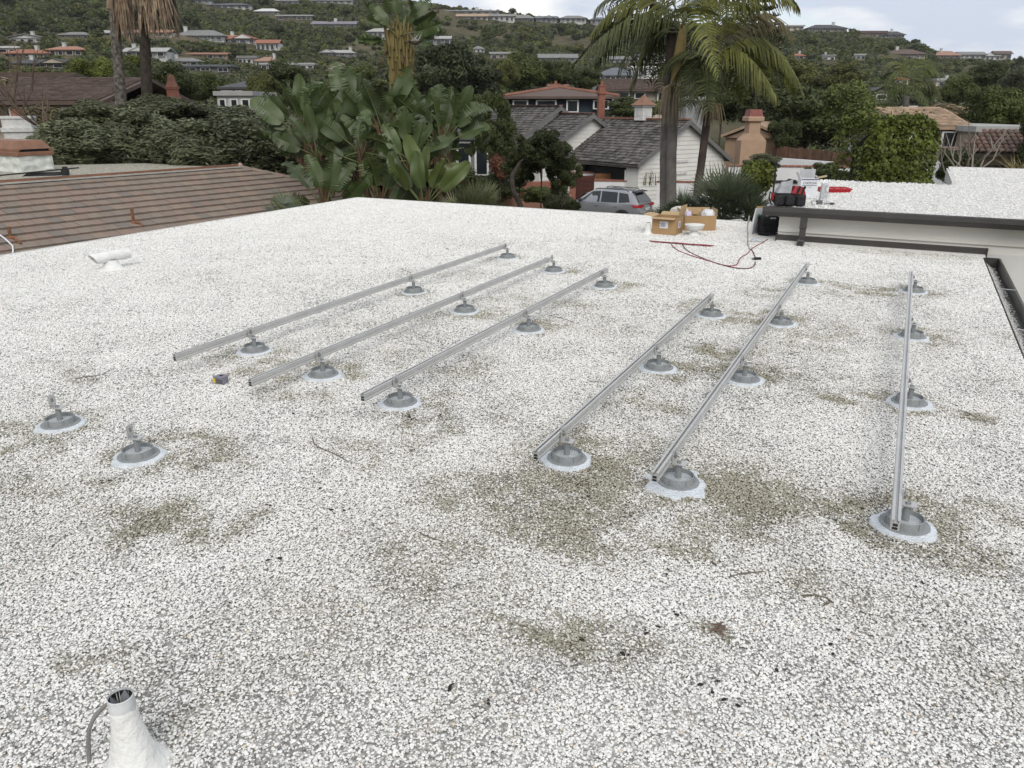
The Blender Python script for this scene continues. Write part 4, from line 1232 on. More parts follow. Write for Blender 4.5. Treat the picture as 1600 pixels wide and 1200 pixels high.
p1_, p2_ = atz(34, 276, TA.z+.04), atz(84, 275, TA.z+.04); t = MB(); t.hexa([p1_, p2_, p2_+Vector((0,.4,0)), p1_+Vector((0,.4,0)), p1_+Vector((.1,.1,.09)), p2_+Vector((-.1,.1,.09)), p2_+Vector((-.1,.3,.09)), p1_+Vector((.1,.3,.09))])
tag(t.build('black_tray', M_black), 'flat black tray under the black board by the chimney', 'tray')
for i, (bx, by, tx, ty, ex, ey) in enumerate(((17,374,16,357,33,384),(209,350,208,329,224,356))):
    q0, q2 = ray_plane(bx, by, TA, TN)+TN*.04, ray_plane(ex, ey, TA, TN)+TN*.04
    hgt = (by-ty)/proj(q0)[2]
    t = thing('roof_pipe', ['rusty pipe stub on tiles next to the white cable', 'rusty pipe stub on tiles above the tube vent'][i], 'pipe', q0, 0, 'rusty pipe stubs on the tiled slope')
    MB().tube([(0,0,0),(0,0,hgt)], .035, 8).build('upright', M_rust, t, True)
    MB().tube([(0,0,.02), (q2-q0)*.5+Vector((0,0,.05)), q2-q0], .03, 6).build('bent_foot', M_rust, t, True)
    MB().lathe([(.07,-.02),(.055,.03),(.045,.05)], 10).build('collar', M_rust, t, True)
q = [ray_plane(-6,368,TA,TN)+TN*.07, ray_plane(6,376,TA,TN)+TN*.07, ray_plane(14,383,TA,TN)+TN*.07, ray_plane(20,389,TA,TN)+TN*.07, ray_plane(21,396,TA,TN)+TN*.07, ray_plane(20,401,TA,TN)+TN*.06]
tag(MB().tube(q, .016, 6).build('roof_cable', M_paper, None, True), 'white cable bending down over the brown tiles', 'cable')

# ================================================================== WHITE HOUSE WITH THREE GABLES
M_shake = pm('weathered_shakes', (.125,.118,.112), (.075,.07,.067), scale=3, rough=.95, island=.55, bump=.4, bscale=25)
M_lap = pm('white_lap_siding', (.72,.71,.67), (.66,.65,.61), scale=1.5, rough=.7, island=.04)
M_gtrim = pm('grey_rake_board', (.17,.165,.16), (.13,.125,.12), scale=3, rough=.8)
M_ridge = pm('red_ridge_tile', (.26,.125,.085), (.19,.09,.065), scale=3, rough=.85)
M_brick = pm('brick_red', (.30,.13,.09), (.22,.095,.07), scale=9, rough=.9, bump=.4, bscale=30)
AW = R(35)
W0 = at(1078, 188, 45.0)
wh = thing('white_house', 'white lap sided house with three staggered gables and weathered shake roof', 'house', (W0.x, W0.y, GZ), YW+AW)
def gable(ox, oy, zr, L, hw, slope, seed, garage=False):
    ze = zr-hw*slope
    zr -= GZ; ze -= GZ
    sl = Vector((hw, 0, zr-ze)); ln = sl.length
    for sgn in (-1, 1):
        m = MB()
        m.prism([(ox+sgn*hw, oy, ze-.05), (ox, oy, zr-.05), (ox, oy+L, zr-.05), (ox+sgn*hw, oy+L, ze-.05)], (0,0,-.12)); m.build('roof_deck', M_gtrim, wh)
        m = MB()
        if sgn < 0: shakes(m, (ox-hw-.06, oy-.04, ze-.06), (0,1,0), (hw,0,zr-ze), int(L/.22), int(ln/.26)+1, .22, .26, seed=seed)
        else: shakes(m, (ox+hw+.06, oy-.04, ze-.06), (0,1,0), (-hw,0,zr-ze), int(L/.22), int(ln/.26)+1, .22, .26, seed=seed+1)
        m.build('roof_shakes', M_shake, wh)['kind'] = 'stuff'
        m = MB()   # rake board along the gable edge
        m.prism([(ox+sgn*(hw+.05), oy-.07, ze-.24), (ox+sgn*(hw+.05), oy-.07, ze+.0), (ox, oy-.07, zr+.02), (ox, oy-.07, zr-.24)][::sgn], (0,.05,0)); m.build('rake_board', M_gtrim, wh)
    m = MB().box((ox, oy+L/2, zr+.05), (.22, L, .09)); m.build('ridge_cap', M_ridge, wh)
    # gable end wall of lap boards
    m = MB(); yb = oy+.28; z = 0.0; hb = .235
    wl_ = hw-.32
    while z < zr-.2:
        z1 = z+hb
        wa = min(wl_, (zr-.15-z)/slope if z > ze else wl_); wb = min(wl_, (zr-.15-z1)/slope if z1 > ze-.1 else wl_)
        if wb <= .02: wb = .02
        m.hexa([(ox-wa, yb-.032, z), (ox+wa, yb-.032, z), (ox+wa, yb+.1, z), (ox-wa, yb+.1, z), (ox-wb, yb-.006, z1), (ox+wb, yb-.006, z1), (ox+wb, yb+.1, z1), (ox-wb, yb+.1, z1)])
        z = z1
    m.build('lap_siding', M_lap, wh)['kind'] = 'stuff'
    m = MB()
    if garage:
        y0, y1 = oy+.3, oy+L-.3
        xs = ox-hw+.35
        m.box((xs+.06, y0+.5, ze/2-.1), (.12, .95, ze)); m.box((xs+.06, (y0+4.9+y1)/2, ze/2-.1), (.12, y1-y0-4.9, ze)); m.box((xs+.06, y0+2.93, ze-.1), (.12, 3.94, .24))
        m.build('side_wall', M_lap, wh)['kind'] = 'stuff'
        MB().box((xs+1.2, y0+2.9, ze/2-.3), (1.6, 4.2, ze-.2)).build('garage_opening', M_black, wh)  # solid black block in place of the shaded garage interior
        f = MB(); f.box((xs-.02, y0+.98, ze/2-.2), (.10,.10,ze-.4)); f.box((xs-.02, y0+4.88, ze/2-.2), (.10,.10,ze-.4)); f.box((xs-.02, y0+2.93, ze-.24), (.10,4.0,.10)); f.build('garage_frame', M_frame_w, wh)
        MB().box((ox-hw+.12, oy+L/2, ze-.12), (.06, L, .2)).build('eave_fascia', M_gtrim, wh)
    else:
        for xs in (ox-hw+.4, ox+hw-.4): MB().box((xs, oy+L/2, ze/2-.1), (.14, L-.5, ze)).build('side_wall', M_lap, wh)
gable(0, 0, W0.z, 7.4, 3.75, .58, 11, True)
gable(-1.8, 6.1, W0.z+.28, 3.4, 4.1, .58, 21)
gable(-2.0, 9.0, W0.z+.72, 7.0, 4.3, .58, 31)
rz_ = W0.z-GZ
m = MB(); m.box((0,0,.38), (.72,.72,.76)); m.box((0,0,.80), (.9,.9,.1)); o = m.build('cupola', M_frame_w, wh); o.location = (0, 3.7, rz_-.05); o.rotation_euler = (0,0,.0)
m = MB().lathe([(.78,.84),(.5,1.02),(.22,1.24),(.03,1.42),(0,1.48)], 4); c_ = m.build('cupola_roof', M_copper, o); c_.rotation_euler = (0,0,PI/4)
for k in range(4): MB().box(((.37 if k < 2 else -.37)*(1 if k % 2 else 0), (-.37 if k == 0 else .37 if k == 2 else 0)*(0 if k % 2 else 1), .42), (.02 if k % 2 else .4, .4 if k % 2 else .02, .4)).build('louvre', M_trim_w, o)
for zz in (2.9, 2.25): MB().bbox((-.15, .235, zz), (.95, .05, .16), .01).build('wall_vent', M_frame_w, wh)
pw = (Vector((3.5,.33,0))); m = MB().tube([(3.55,.24,2.55),(3.55,.24,.0)], .05, 6); m.build('downpipe', M_frame_w, wh)

hs('grey walled garden wing with white french windows behind the junipers', 676,800,196,214,292,47,'gableside','grey','dark',4,None,depth=6)
bh = hs('dark blue house with orange ridge lines and brick chimney', 786,968,133,152,176,64,'hip','blue','brown',4,None,depth=11)
HB = [c for c in bh.children if c.name.startswith('roof')][0]
sB = scale_at(877, 152, 64); Wb = 182/sB; hB = at(877,152,64).z-at(877,176,64).z; hrB = at(877,133,64).z-at(877,152,64).z
MB().box((0, 5.5, hB+hrB+.05), (Wb-10.5, .35, .2)).build('orange_ridge', M_ridge, HB)
for s_ in (-1, 1): MB().tube([(s_*Wb/2*.99, .1, hB+.12), (s_*(Wb/2-5.4), 5.5, hB+hrB+.08)], .16, 6).build('orange_hip', M_ridge, HB)
def brick_chimney(label, px, yt, yb, wpx, D, cap=None, mat=None):
    p = at(px, yb, D); top = at(px, yt, D).z; w_ = wpx/scale_at(px, yt, D); gz = th(p.x, p.y)
    t = thing('chimney', label, 'chimney', (p.x, p.y, gz), YW+.3)
    m = MB(); hh = top-gz
    m.box((0,0,hh/2), (w_,w_*.8,hh)); m.build('stack', mat or M_brick, t)
    m = MB(); m.box((0,0,hh-.45), (w_+.14,w_*.8+.14,.16)); m.box((0,0,hh+.02), (w_+.08,w_*.8+.08,.1)); m.build('corbel', mat or M_brick, t)
    if cap: m = MB().lathe([(w_*.72,hh+.05),(w_*.45,hh+.35),(w_*.3,hh+.6),(0,hh+.62)], 4); o = m.build('cap', cap, t); o.rotation_euler = (0,0,PI/4)
    else: MB().tube([(0,0,hh),(0,0,hh+.32)], w_*.22, 8).build('flue', M_ridge, t)
    return t
brick_chimney('slim red brick chimney with flue pot before the blue house', 939, 134, 170, 10, 58)
brick_chimney('stout red chimney stack on the far side of the blue house', 868, 132, 150, 11, 78)
brick_chimney('brick chimney with pointed red cap rising from dark bushes', 274, 138, 172, 17, 40, M_ridge)
brick_chimney('white chimney with dark flue behind the bare brown twigs', 36, 184, 222, 40, 33, None, M_frame_w)
th_ = hs('tan stucco house with a low front gable behind the white house', 1128,1214,195,216,262,54,'gablefront','tan','tan',0,None,-.55,depth=9)
M_tanst = pm('tan_stucco', (.42,.29,.20), (.37,.255,.175), scale=2, rough=.9)
p = at(1172, 236, 52); gz = th(p.x, p.y); t = thing('chimney', 'wide tan stucco chimney with copper cap and stepped shoulders', 'chimney', (p.x, p.y, gz), YW+.1)
zz = lambda y: at(1172, y, 52).z-gz
s5 = scale_at(1172, 200, 52); k_ = 1/s5
m = MB(); m.box((0,0,zz(219)/2), (40*k_,.9,zz(219))); m.hexa([(-20*k_,-.45,zz(219)),(20*k_,-.45,zz(219)),(20*k_,.45,zz(219)),(-20*k_,.45,zz(219)),(-9*k_,-.4,zz(208)),(9*k_,-.4,zz(208)),(9*k_,.4,zz(208)),(-9*k_,.4,zz(208))]); m.box((0,0,(zz(208)+zz(190))/2), (18*k_,.8,zz(190)-zz(208))); m.build('stack', M_tanst, t)
m = MB(); m.bbox((0,0,zz(186)), (26*k_,1.1,zz(182)-zz(190)), .05); m.build('crown_block', M_tanst, t)
m = MB(); z0, z1 = zz(182), zz(171); m.hexa([(-11*k_,-.45,z0),(11*k_,-.45,z0),(11*k_,.45,z0),(-11*k_,.45,z0),(-9*k_,-.38,z1),(9*k_,-.38,z1),(9*k_,.38,z1),(-9*k_,.38,z1)]); m.build('copper_cap', pm('red_copper', (.26,.09,.075), (.19,.07,.06), scale=5, rough=.45, metal=.3), t)

# brown barrel tiled house at the right edge
PT0 = at(1556, 239, 37)
t = thing('barrel_tiled_house', 'beige porch house with brown barrel tiled roof and dark shaded porch', 'house', (PT0.x, PT0.y, GZ), YW-.25)
ze_ = PT0.z-GZ; kk = 1/scale_at(1556, 239, 37)
M_barrel = tile_mat('barrel_tile', [(.13,.082,.064), (.155,.10,.08), (.11,.074,.06), (.165,.11,.088), (.125,.088,.072)])
TL, TR, RR_ = -64*kk, 80*kk, 30*kk
bt = MB()
for i in range(6):
    pass
ns = 6
v_ = []
for e, r_ in ((0,.13),(1,.105)):
    for k in range(ns+1):
        a = PI*k/ns; v_.append((r_*math.cos(a), e*.5, r_*math.sin(a)*.8+(.02 if e == 0 else 0)))
bt.add(v_, [(k, k+1, ns+2+k, ns+1+k) for k in range(ns)]); bt.add([(q[0]*.85, q[1], q[2]*.7) for q in v_], [(k+1, k, ns+1+k, ns+2+k) for k in range(ns)])
bt_me = bt.mesh('barrel_tile', M_barrel)
pit = math.atan2(1.0, 2.6)
for j in range(6):
    for i in range(int((TR-TL)/.27)):
        x = TL+i*.27; 
        if x < TL+j*.42*.9: continue
        o = link('roof_tile', bt_me, t, (x, j*.42*math.cos(pit)-.1, ze_+j*.42*math.sin(pit)), (pit, 0, 0))
MB().prism([(TL-.1,-.05,ze_-.04),(TR,-.05,ze_-.04),(TR,2.6,ze_+.96),(TL+2.4,2.6,ze_+.96)], (0,0,-.14)).build('roof_deck', M_barkd, t)
MB().box(((TL+TR)/2+.6, 2.6, ze_/2), (TR-TL-1.0, 3.2, ze_-.1)).build('wall', hmat('wall', WALLS['beige']), t)
MB().box((TL+2.6, .95, ze_*.42), (1.7, .12, ze_*.84)).build('porch_shade_panel', M_black, t)  # black panel stands in for the shade under the porch roof
for xx in (TL+.5, TL+3.9): MB().bbox((xx, .35, ze_/2-.1), (.2,.2,ze_-.2), .02).build('porch_post', hmat('wall', WALLS['tan']), t)

# ================================================================== GARDEN WALLS, FENCE, GATE, CAR
M_wallw = pm('white_garden_wall', (.74,.74,.75), (.67,.67,.68), scale=1.2, rough=.85, bump=.1, bscale=30)
def gwall(name, label, x0, y0, x1, y1, D0, D1, cap=None, thick=.25, mat=None, cat='wall'):
    a, b = at(x0, y0, D0), at(x1, y1, D1)
    t = thing(name, label, cat, (a.x, a.y, GZ), 0)
    A, B = Vector((0,0,a.z-GZ)), Vector((b.x-a.x, b.y-a.y, b.z-GZ))
    d = Vector((B.x, B.y, 0)).normalized(); n = Vector((-d.y, d.x, 0))*thick
    m = MB(); lo = lambda v: Vector((v.x, v.y, -.3))
    m.hexa([lo(A), lo(B), lo(B)+n, lo(A)+n, A, B, B+n, A+n]); m.build('wall_body', mat or M_wallw, t)
    if cap:
        L_ = (B-A).length; nb_ = int(L_/.3); up = Vector((0,0,1))
        for i in range(nb_):
            p, q = A+(B-A)*(i/nb_), A+(B-A)*((i+.94)/nb_); e = n*.15
            MB().hexa([p-e, q-e, q+n+e, p+n+e, p-e+up*.07, q-e+up*.07, q+n+e+up*.08, p+n+e+up*.08]).build('brick', cap, t)
    return t
gwall('garden_wall', 'white garden wall with red brick cap behind the parked silver car', 927, 283, 1160, 287, 44, 44.2, M_brick)
gwall('garden_wall', 'white garden wall with dark top edge beyond the spiky palm', 1172, 285, 1262, 287, 30, 29.5, M_barkd)
gwall('garden_wall', 'white terrace wall with red cap behind the bushy light green shrub', 1138, 260, 1330, 262, 40, 38, M_brick)
gwall('garden_wall', 'plain white upper wall beneath the brown wooden fence', 1205, 246, 1300, 253, 50, 47)
gwall('garden_wall', 'low white wall at the garage beside the wooden planter', 888, 271, 990, 270, 46.5, 47.5, M_brick)
gwall('garden_wall', 'white fence wall right behind the bright hedge', 1440, 250, 1482, 252, 31, 30)
gwall('salmon_wall', 'low salmon pink wall under the junipers', 760, 306, 893, 305, 40, 41, None, .8, pm('salmon_plaster', (.44,.24,.17), (.38,.20,.145), scale=2, rough=.9))
pl_ = gwall('brick_planter', 'red brick planter wall in front of the garden wing', 812, 285, 900, 283, 42.5, 43.0, None, .4, M_brick, 'planter')
a, b = at(930, 271, 45.6), at(978, 270, 45.9)
t = thing('wooden_planter', 'brown wooden planter box in front of the dark garage', 'planter', (a.x, a.y, GZ), math.atan2(b.y-a.y, b.x-a.x)); L_ = (b-a).length; M_wood = pm('stained_wood', (.24,.115,.05), (.15,.07,.032), scale=3, rough=.75, rnd=.2)
zt = a.z-GZ
for i in range(4): MB().box((L_/2, 0, zt-.10-.2*i), (L_, .06, .18)).build('plank', M_wood, t)
MB().box((L_/2, .4, zt/2-.1), (L_-.05, .7, zt-.2)).build('box_body', M_barkd, t)
# louvred gate
a, b = at(891, 275, 43.0), at(927, 283, 43.9); M_gate = pm('red_brown_gate', (.115,.045,.035), (.09,.036,.03), scale=3, rough=.6, rnd=.15)
t = thing('slatted_gate', 'red brown slatted gate beside the white post and silver car', 'gate', (a.x, a.y, GZ), math.atan2(b.y-a.y, b.x-a.x)); L_ = (b-a).length; zt = a.z-GZ
for i in range(11):
    o = MB().box((0,0,0), (L_, .03, .185)).build('slat', M_gate, t); o.location = (L_/2, 0, zt-.12-.2*i); o.rotation_euler = (.25,0,0)
for x in (0, L_/2, L_): MB().box((x, .03, zt/2), (.08,.05,zt)).build('gate_stile', M_gate, t)
MB().box((L_/2,.06,zt/2), (L_,.02,zt-.1)).build('backing', M_barkd, t)
a = at(888, 272, 43); o = MB().bbox((0,0,(a.z-GZ)/2), (.18,.18,a.z-GZ), .02).build('gate_post', M_frame_w); o.location = (a.x, a.y, GZ); tag(o, 'white post at the outer end of the red brown gate', 'post')
# brown wooden fence
a, b = at(1208, 228, 52), at(1345, 240, 46)
t = thing('wooden_fence', 'brown weathered board fence above the white upper wall', 'fence', (a.x, a.y, GZ), 0); M_fence = pm('fence_board', (.17,.095,.06), (.10,.06,.042), scale=2.5, rough=.9, rnd=.3)
n_ = 38
for i in range(n_):
    p = a+(b-a)*(i/n_); q = a+(b-a)*((i+.93)/n_); hh = p.z-GZ
    l0, l1 = Vector((p.x-a.x, p.y-a.y, 0)), Vector((q.x-a.x, q.y-a.y, 0)); e = Vector((.02,.05,0)); up = Vector((0,0,hh+random.uniform(-.04,.04)))
    MB().hexa([l0, l1, l1+e, l0+e, l0+up, l1+up, l1+e+up, l0+e+up]).build('fence_board', M_fence, t)

# ---------------------------------------------------------------- parked car
M_paint = pm('silver_blue_paint', (.35,.36,.385), (.33,.34,.365), scale=1, rough=.26, metal=.45, coat=.6)
M_clad = pm('dark_cladding', (.045,.047,.05), (.035,.036,.04), scale=3, rough=.6)
M_tail = pm('tail_light_red', (.42,.012,.018), (.34,.01,.014), scale=3, rough=.25)
M_tyre = pm('tyre_rubber', (.018,.018,.018), rough=.85); M_rim = pm('alloy_rim', (.4,.4,.42), rough=.35, metal=.7)
cpos = at(945, 334, 39.6)
gcar = at(945, 293, 39.6).z-1.70
car = thing('parked_car', 'silver grey sport utility car parked before the white wall', 'car', (cpos.x, cpos.y, gcar), YW+PI-R(33))
st_ = [(-2.28,.80,.70,.42),(-2.22,.98,.84,.36),(-1.95,1.05,.90,.34),(-1.35,1.08,.925,.34),(-.3,1.07,.925,.34),(.9,1.05,.915,.34),(1.3,1.02,.905,.34),(1.75,.96,.88,.35),(2.1,.86,.80,.38),(2.27,.70,.66,.42)]
m = MB(); vs = []
for x, zb_, w_, z0 in st_:
    half = [(w_*.93,z0),(w_,z0+.22),(w_*1.0,zb_-.24),(w_*.955,zb_-.05),(w_*.88,zb_)]
    for y, z in half+[(-y, z) for y, z in half[::-1]]: vs.append((x, y, z))
n_ = 10
fs_ = [(j*n_+k, j*n_+(k+1)%n_, (j+1)*n_+(k+1)%n_, (j+1)*n_+k) for j in range(len(st_)-1) for k in range(n_)]+[tuple(range(n_-1,-1,-1)), tuple(range((len(st_)-1)*n_, len(st_)*n_))]
m.add(vs, [f[::-1] for f in fs_]); body = m.build('body', M_paint, car, True)
gh = [(-2.16,.86,1.04,.80,1.10),(-1.78,.87,1.06,.66,1.60),(-1.2,.88,1.07,.65,1.665),(-.2,.885,1.06,.65,1.69),(.3,.88,1.05,.64,1.65),(.72,.87,1.05,.66,1.45),(1.28,.84,1.02,.78,1.06)]
m = MB(); vs = []
for x, wb_, zb_, wt_, zt_ in gh:
    half = [(wb_,zb_-.03),(wb_-.01,zb_+.02),(wt_,zt_-.04),(wt_*.88,zt_)]
    for y, z in half+[(-y, z) for y, z in half[::-1]]: vs.append((x, y, z))
n_ = 8
fs_ = [(j*n_+k, j*n_+(k+1)%n_, (j+1)*n_+(k+1)%n_, (j+1)*n_+k) for j in range(len(gh)-1) for k in range(n_)]+[tuple(range(n_-1,-1,-1)), tuple(range((len(gh)-1)*n_, len(gh)*n_))]
m.add(vs, [f[::-1] for f in fs_]); m.build('cabin', M_paint, car, True)
M_cglass = glassmat('car_glass', (.018,.022,.026))
def side(x, z, e=.012):
    """point on the cabin flank at height z"""
    wb_ = np.interp(x, [g[0] for g in gh], [g[1] for g in gh]); zb_ = np.interp(x, [g[0] for g in gh], [g[2] for g in gh])
    wt_ = np.interp(x, [g[0] for g in gh], [g[3] for g in gh]); zt_ = np.interp(x, [g[0] for g in gh], [g[4] for g in gh])-.04
    k = (z-zb_)/max(.01, zt_-zb_); return wb_-.01+(wt_-wb_+.01)*k+e
for sg in (1, -1):
    for poly in ([(-1.72,1.16),(-1.15,1.10),(-1.08,1.57),(-1.55,1.53)], [(-1.06,1.10),(-.18,1.09),(-.15,1.60),(-1.0,1.58)], [(-.10,1.09),(.98,1.08),(.92,1.16),(.36,1.56),(-.08,1.60)]):
        P = [(x, sg*side(x, z), z) for x, z in poly]
        MB().prism(P[::sg], (0, -sg*.02, 0)).build('side_window', M_cglass, car)
m = MB().prism([(.78,-.60,1.43),(.78,.60,1.43),(1.24,.70,1.10),(1.24,-.70,1.10)], (.02,0,.03)); m.build('windscreen', M_cglass, car)
m = MB().prism([(-1.84,.56,1.52),(-1.84,-.56,1.52),(-2.15,-.70,1.13),(-2.15,.70,1.13)], (-.03,0,.02)); m.build('rear_window', M_cglass, car)
m = MB().hexa([(-2.0,-.60,1.60),(-1.7,-.62,1.62),(-1.7,.62,1.62),(-2.0,.60,1.60),(-2.02,-.58,1.625),(-1.7,-.60,1.66),(-1.7,.60,1.66),(-2.02,.58,1.625)]); m.build('rear_spoiler', M_clad, car)
for sg in (1, -1):
    m = MB(); m.prism([(-2.27,sg*.74,1.06),(-1.86,sg*.905,1.05),(-1.95,sg*.905,.93),(-2.28,sg*.74,.92)][::sg], (-.02,sg*.02,0)); m.prism([(-2.285,sg*.40,1.03),(-2.285,sg*.78,1.06),(-2.30,sg*.78,.93),(-2.30,sg*.42,.95)][::-sg], (.05,0,0)); m.build('tail_light', M_tail, car)
    MB().tube([(-1.55,sg*.62,1.645),(-1.4,sg*.62,1.70),(.05,sg*.62,1.72),(.25,sg*.62,1.67)], .022, 6).build('roof_rail', M_clad, car, True)
    MB().bbox((.92, sg*.98, 1.14), (.16,.20,.14), .03).build('mirror', M_clad, car)
    for x in (-1.0, .05): MB().bbox((x, sg*.935, .93), (.2,.03,.035), .008).build('door_handle', M_paint, car)
    for x in (-1.38, 1.38):
        wv = MB(); nn = 20
        wh_ = thing('wheel', None, None, (x, sg*.86, .36), 0); wh_.parent = car
        wv.lathe([(.24,-.11),(.34,-.11),(.362,-.07),(.362,.07),(.34,.11),(.24,.11)], 24); ty = wv.build('tyre', M_tyre, wh_, True); ty.rotation_euler = (PI/2,0,0)
        wv = MB().lathe([(0,.06),(.05,.07),(.07,.05),(.22,.07),(.24,.10),(.24,-.1),(0,-.1)], 20); ri = wv.build('rim', M_rim, wh_, True); ri.rotation_euler = (-sg*PI/2,0,0)
        arc = MB(); P0 = []
        for k in range(13):
            a_ = PI*k/12; P0.append((x+.47*math.cos(a_), sg*.925, .36+.45*math.sin(a_)))
        for k in range(12):
            p, q = Vector(P0[k]), Vector(P0[k+1]); c_ = Vector((x, sg*.925, .36)); e = Vector((0,sg*.022,0))
            pi, qi = c_+(p-c_)*.80, c_+(q-c_)*.80
            arc.hexa([pi-e, qi-e, q-e, p-e, pi+e, qi+e, q+e, p+e])
        arc.build('wheel_arch', M_clad, car)
        MB().lathe([(.385,.0),(.385,.02),(0,.02)], 24).build('arch_shadow_disc', M_black, car).matrix_basis = Matrix.Translation((x, sg*.905, .40)) @ Matrix.Rotation(-sg*PI/2, 4, 'X')  # black disc on the closed flank, standing for wheel arch shadow
    MB().box((0, sg*.925, .40), (1.85,.035,.14)).build('sill_cladding', M_clad, car)
MB().bbox((-2.28,0,.50), (.08,1.5,.26), .03).build('rear_bumper', M_clad, car)
MB().box((-2.31,0,.82), (.02,.5,.13)).build('number_plate', M_frame_w, car)
MB().tube([(-1.55,0,1.66),(-1.75,0,1.84)], .008, 5).build('antenna', M_clad, car)
MB().box((-.2,0,.30), (3.8,1.5,.14)).build('underbody', M_clad, car)

# ================================================================== PALMS
L_KP = leafmat('king_palm_leaflets', (.135, .145, .036), rough=.42, spread=.15, island=.3, trans=.2)
L_KD = leafmat('dark_palm_leaflets', (.072, .084, .028), rough=.45, spread=.15, island=.3, trans=.15)
L_KB = leafmat('browning_palm_leaflets', (.125, .10, .045), rough=.55, spread=.1, island=.35, trans=.15)
L_DEAD = pm('dead_frond', (.27,.205,.14), (.14,.10,.068), scale=4, rough=.9, island=.35)
M_ptrunk = pm('palm_trunk_grey', (.205,.185,.17), (.125,.113,.105), scale=2.5, rough=.9, bump=.5, bscale=14)
M_ptrunkd = pm('palm_trunk_brown', (.085,.062,.055), (.045,.034,.03), scale=2.5, rough=.9, bump=.5, bscale=14)
M_shaftg = pm('green_crownshaft', (.12,.15,.06), (.08,.11,.04), scale=2, rough=.5)
M_shafty = pm('ochre_crownshaft', (.26,.19,.06), (.16,.125,.05), scale=3, rough=.55)
M_strand = pm('dry_flower_strands', (.30,.24,.16), (.20,.155,.10), scale=5, rough=.9)
def bez(a, b, c, t): return a*(1-t)**2+b*2*t*(1-t)+c*t*t
def frond_mesh(name, P0, P1, P2, n, L_, mat, seed, width=.046, hang=.75, stem=.022):
    """feather frond: curved rachis with two rows of drooping leaflets"""
    g = random.Random(seed)
    V = []; m = MB()
    n = int(n*1.2); L_ *= 1.3; pts = [bez(P0, P1, P2, i/10) for i in range(11)]
    m.tube(pts, [stem*(1-.8*i/10) for i in range(11)], 5)
    up = Vector((0,0,1))
    for i in range(n):
        t = .10+.90*i/(n-1)
        p = bez(P0, P1, P2, t); tg = (bez(P0, P1, P2, min(1, t+.03))-bez(P0, P1, P2, max(0, t-.03))).normalized()
        sd_ = tg.cross(up)
        sd_ = sd_.normalized() if sd_.length > .05 else Vector((1,0,0))
        l = L_*(math.sin(PI*min(.98, .14+.80*t)))**.7*g.uniform(.85,1.1)
        for s in (-1, 1):
            d0 = (sd_*s*g.uniform(.75,1.0)+tg*g.uniform(.35,.6)+up*g.uniform(.0,.25)).normalized()
            d1 = (d0*(1-hang)+Vector((0,0,-1))*hang+tg*.12).normalized()
            a = p; b = a+d0*l*.35; c = b+(d0*.45+d1*.55).normalized()*l*.33; e = c+d1*l*.36
            w = (tg*.8+up*.3).normalized()*width*.5
            V += [(a-w*.5, a+w*.5, b+w, b-w), (b-w, b+w, c+w*.8, c-w*.8), (c-w*.8, c+w*.8, e+w*.12, e-w*.12)]
    o = len(m.v)
    for q in V: m.add(q, [(0,1,2,3)])
    return m.mesh(name, mat)
def palm(label, base, path_px, D, fr, r0, r1, tm, shaft=None, cat='palm tree', group=None, name='palm_tree', strands=None, hang=.75, L_=.75):
    """path_px: trunk line from low to high; fr: fronds as pixel curves with depth offsets"""
    P = [at(x, y, D) for x, y in path_px]
    gz = th(P[0].x, P[0].y); b = Vector((P[0].x, P[0].y, gz))
    t = thing(name, label, cat, b, 0, group)
    pts = [Vector((0,0,-.1))]+[p-b for p in P]
    n = len(pts); fine = []
    for i in range(n-1):
        for k in range(6): fine.append(pts[i].lerp(pts[i+1], k/6))
    fine.append(pts[-1]); N_ = len(fine)
    m = MB(); m.tube(fine, [(r0+(r1-r0)*i/(N_-1))*(1.0 if i % 2 else 1.05) for i in range(N_)], 12); m.build('trunk', tm, t, True)
    if shaft:
        S = [at(x, y, D)-b for x, y in shaft[0]]
        MB().tube(S, [r1*1.05, r1*1.25, r1*1.05, r1*.6][:len(S)], 12).build('crownshaft', shaft[1], t, True)
    for i, (a, c, e, dc, de, mt, kind) in enumerate(fr):
        P0, P1, P2 = at(*a, D)-b, at(*c, D+dc)-b, at(*e, D+de)-b
        o = link('frond', frond_mesh('frond', P0, P1, P2, kind[0] if kind else 40, (kind[1] if kind else L_), mt, i*7+int(path_px[0][0]), hang=kind[2] if kind else hang), t)
    if strands:
        g = random.Random(3); m = MB()
        c = at(strands[0], strands[1], D-.3)-b
        for k in range(90):
            a = g.uniform(0, 6.28); l = g.uniform(.5,1)*strands[2]; w_ = g.uniform(.15,.9)*strands[3]
            m.tube([c, c+Vector((w_*.7*math.cos(a), w_*.7*math.sin(a), -.12*l)), c+Vector((w_*math.cos(a), w_*math.sin(a), -l))], [.014,.009,.004], 3, False)
        m.build('flower_strands', M_strand, t)
    return t
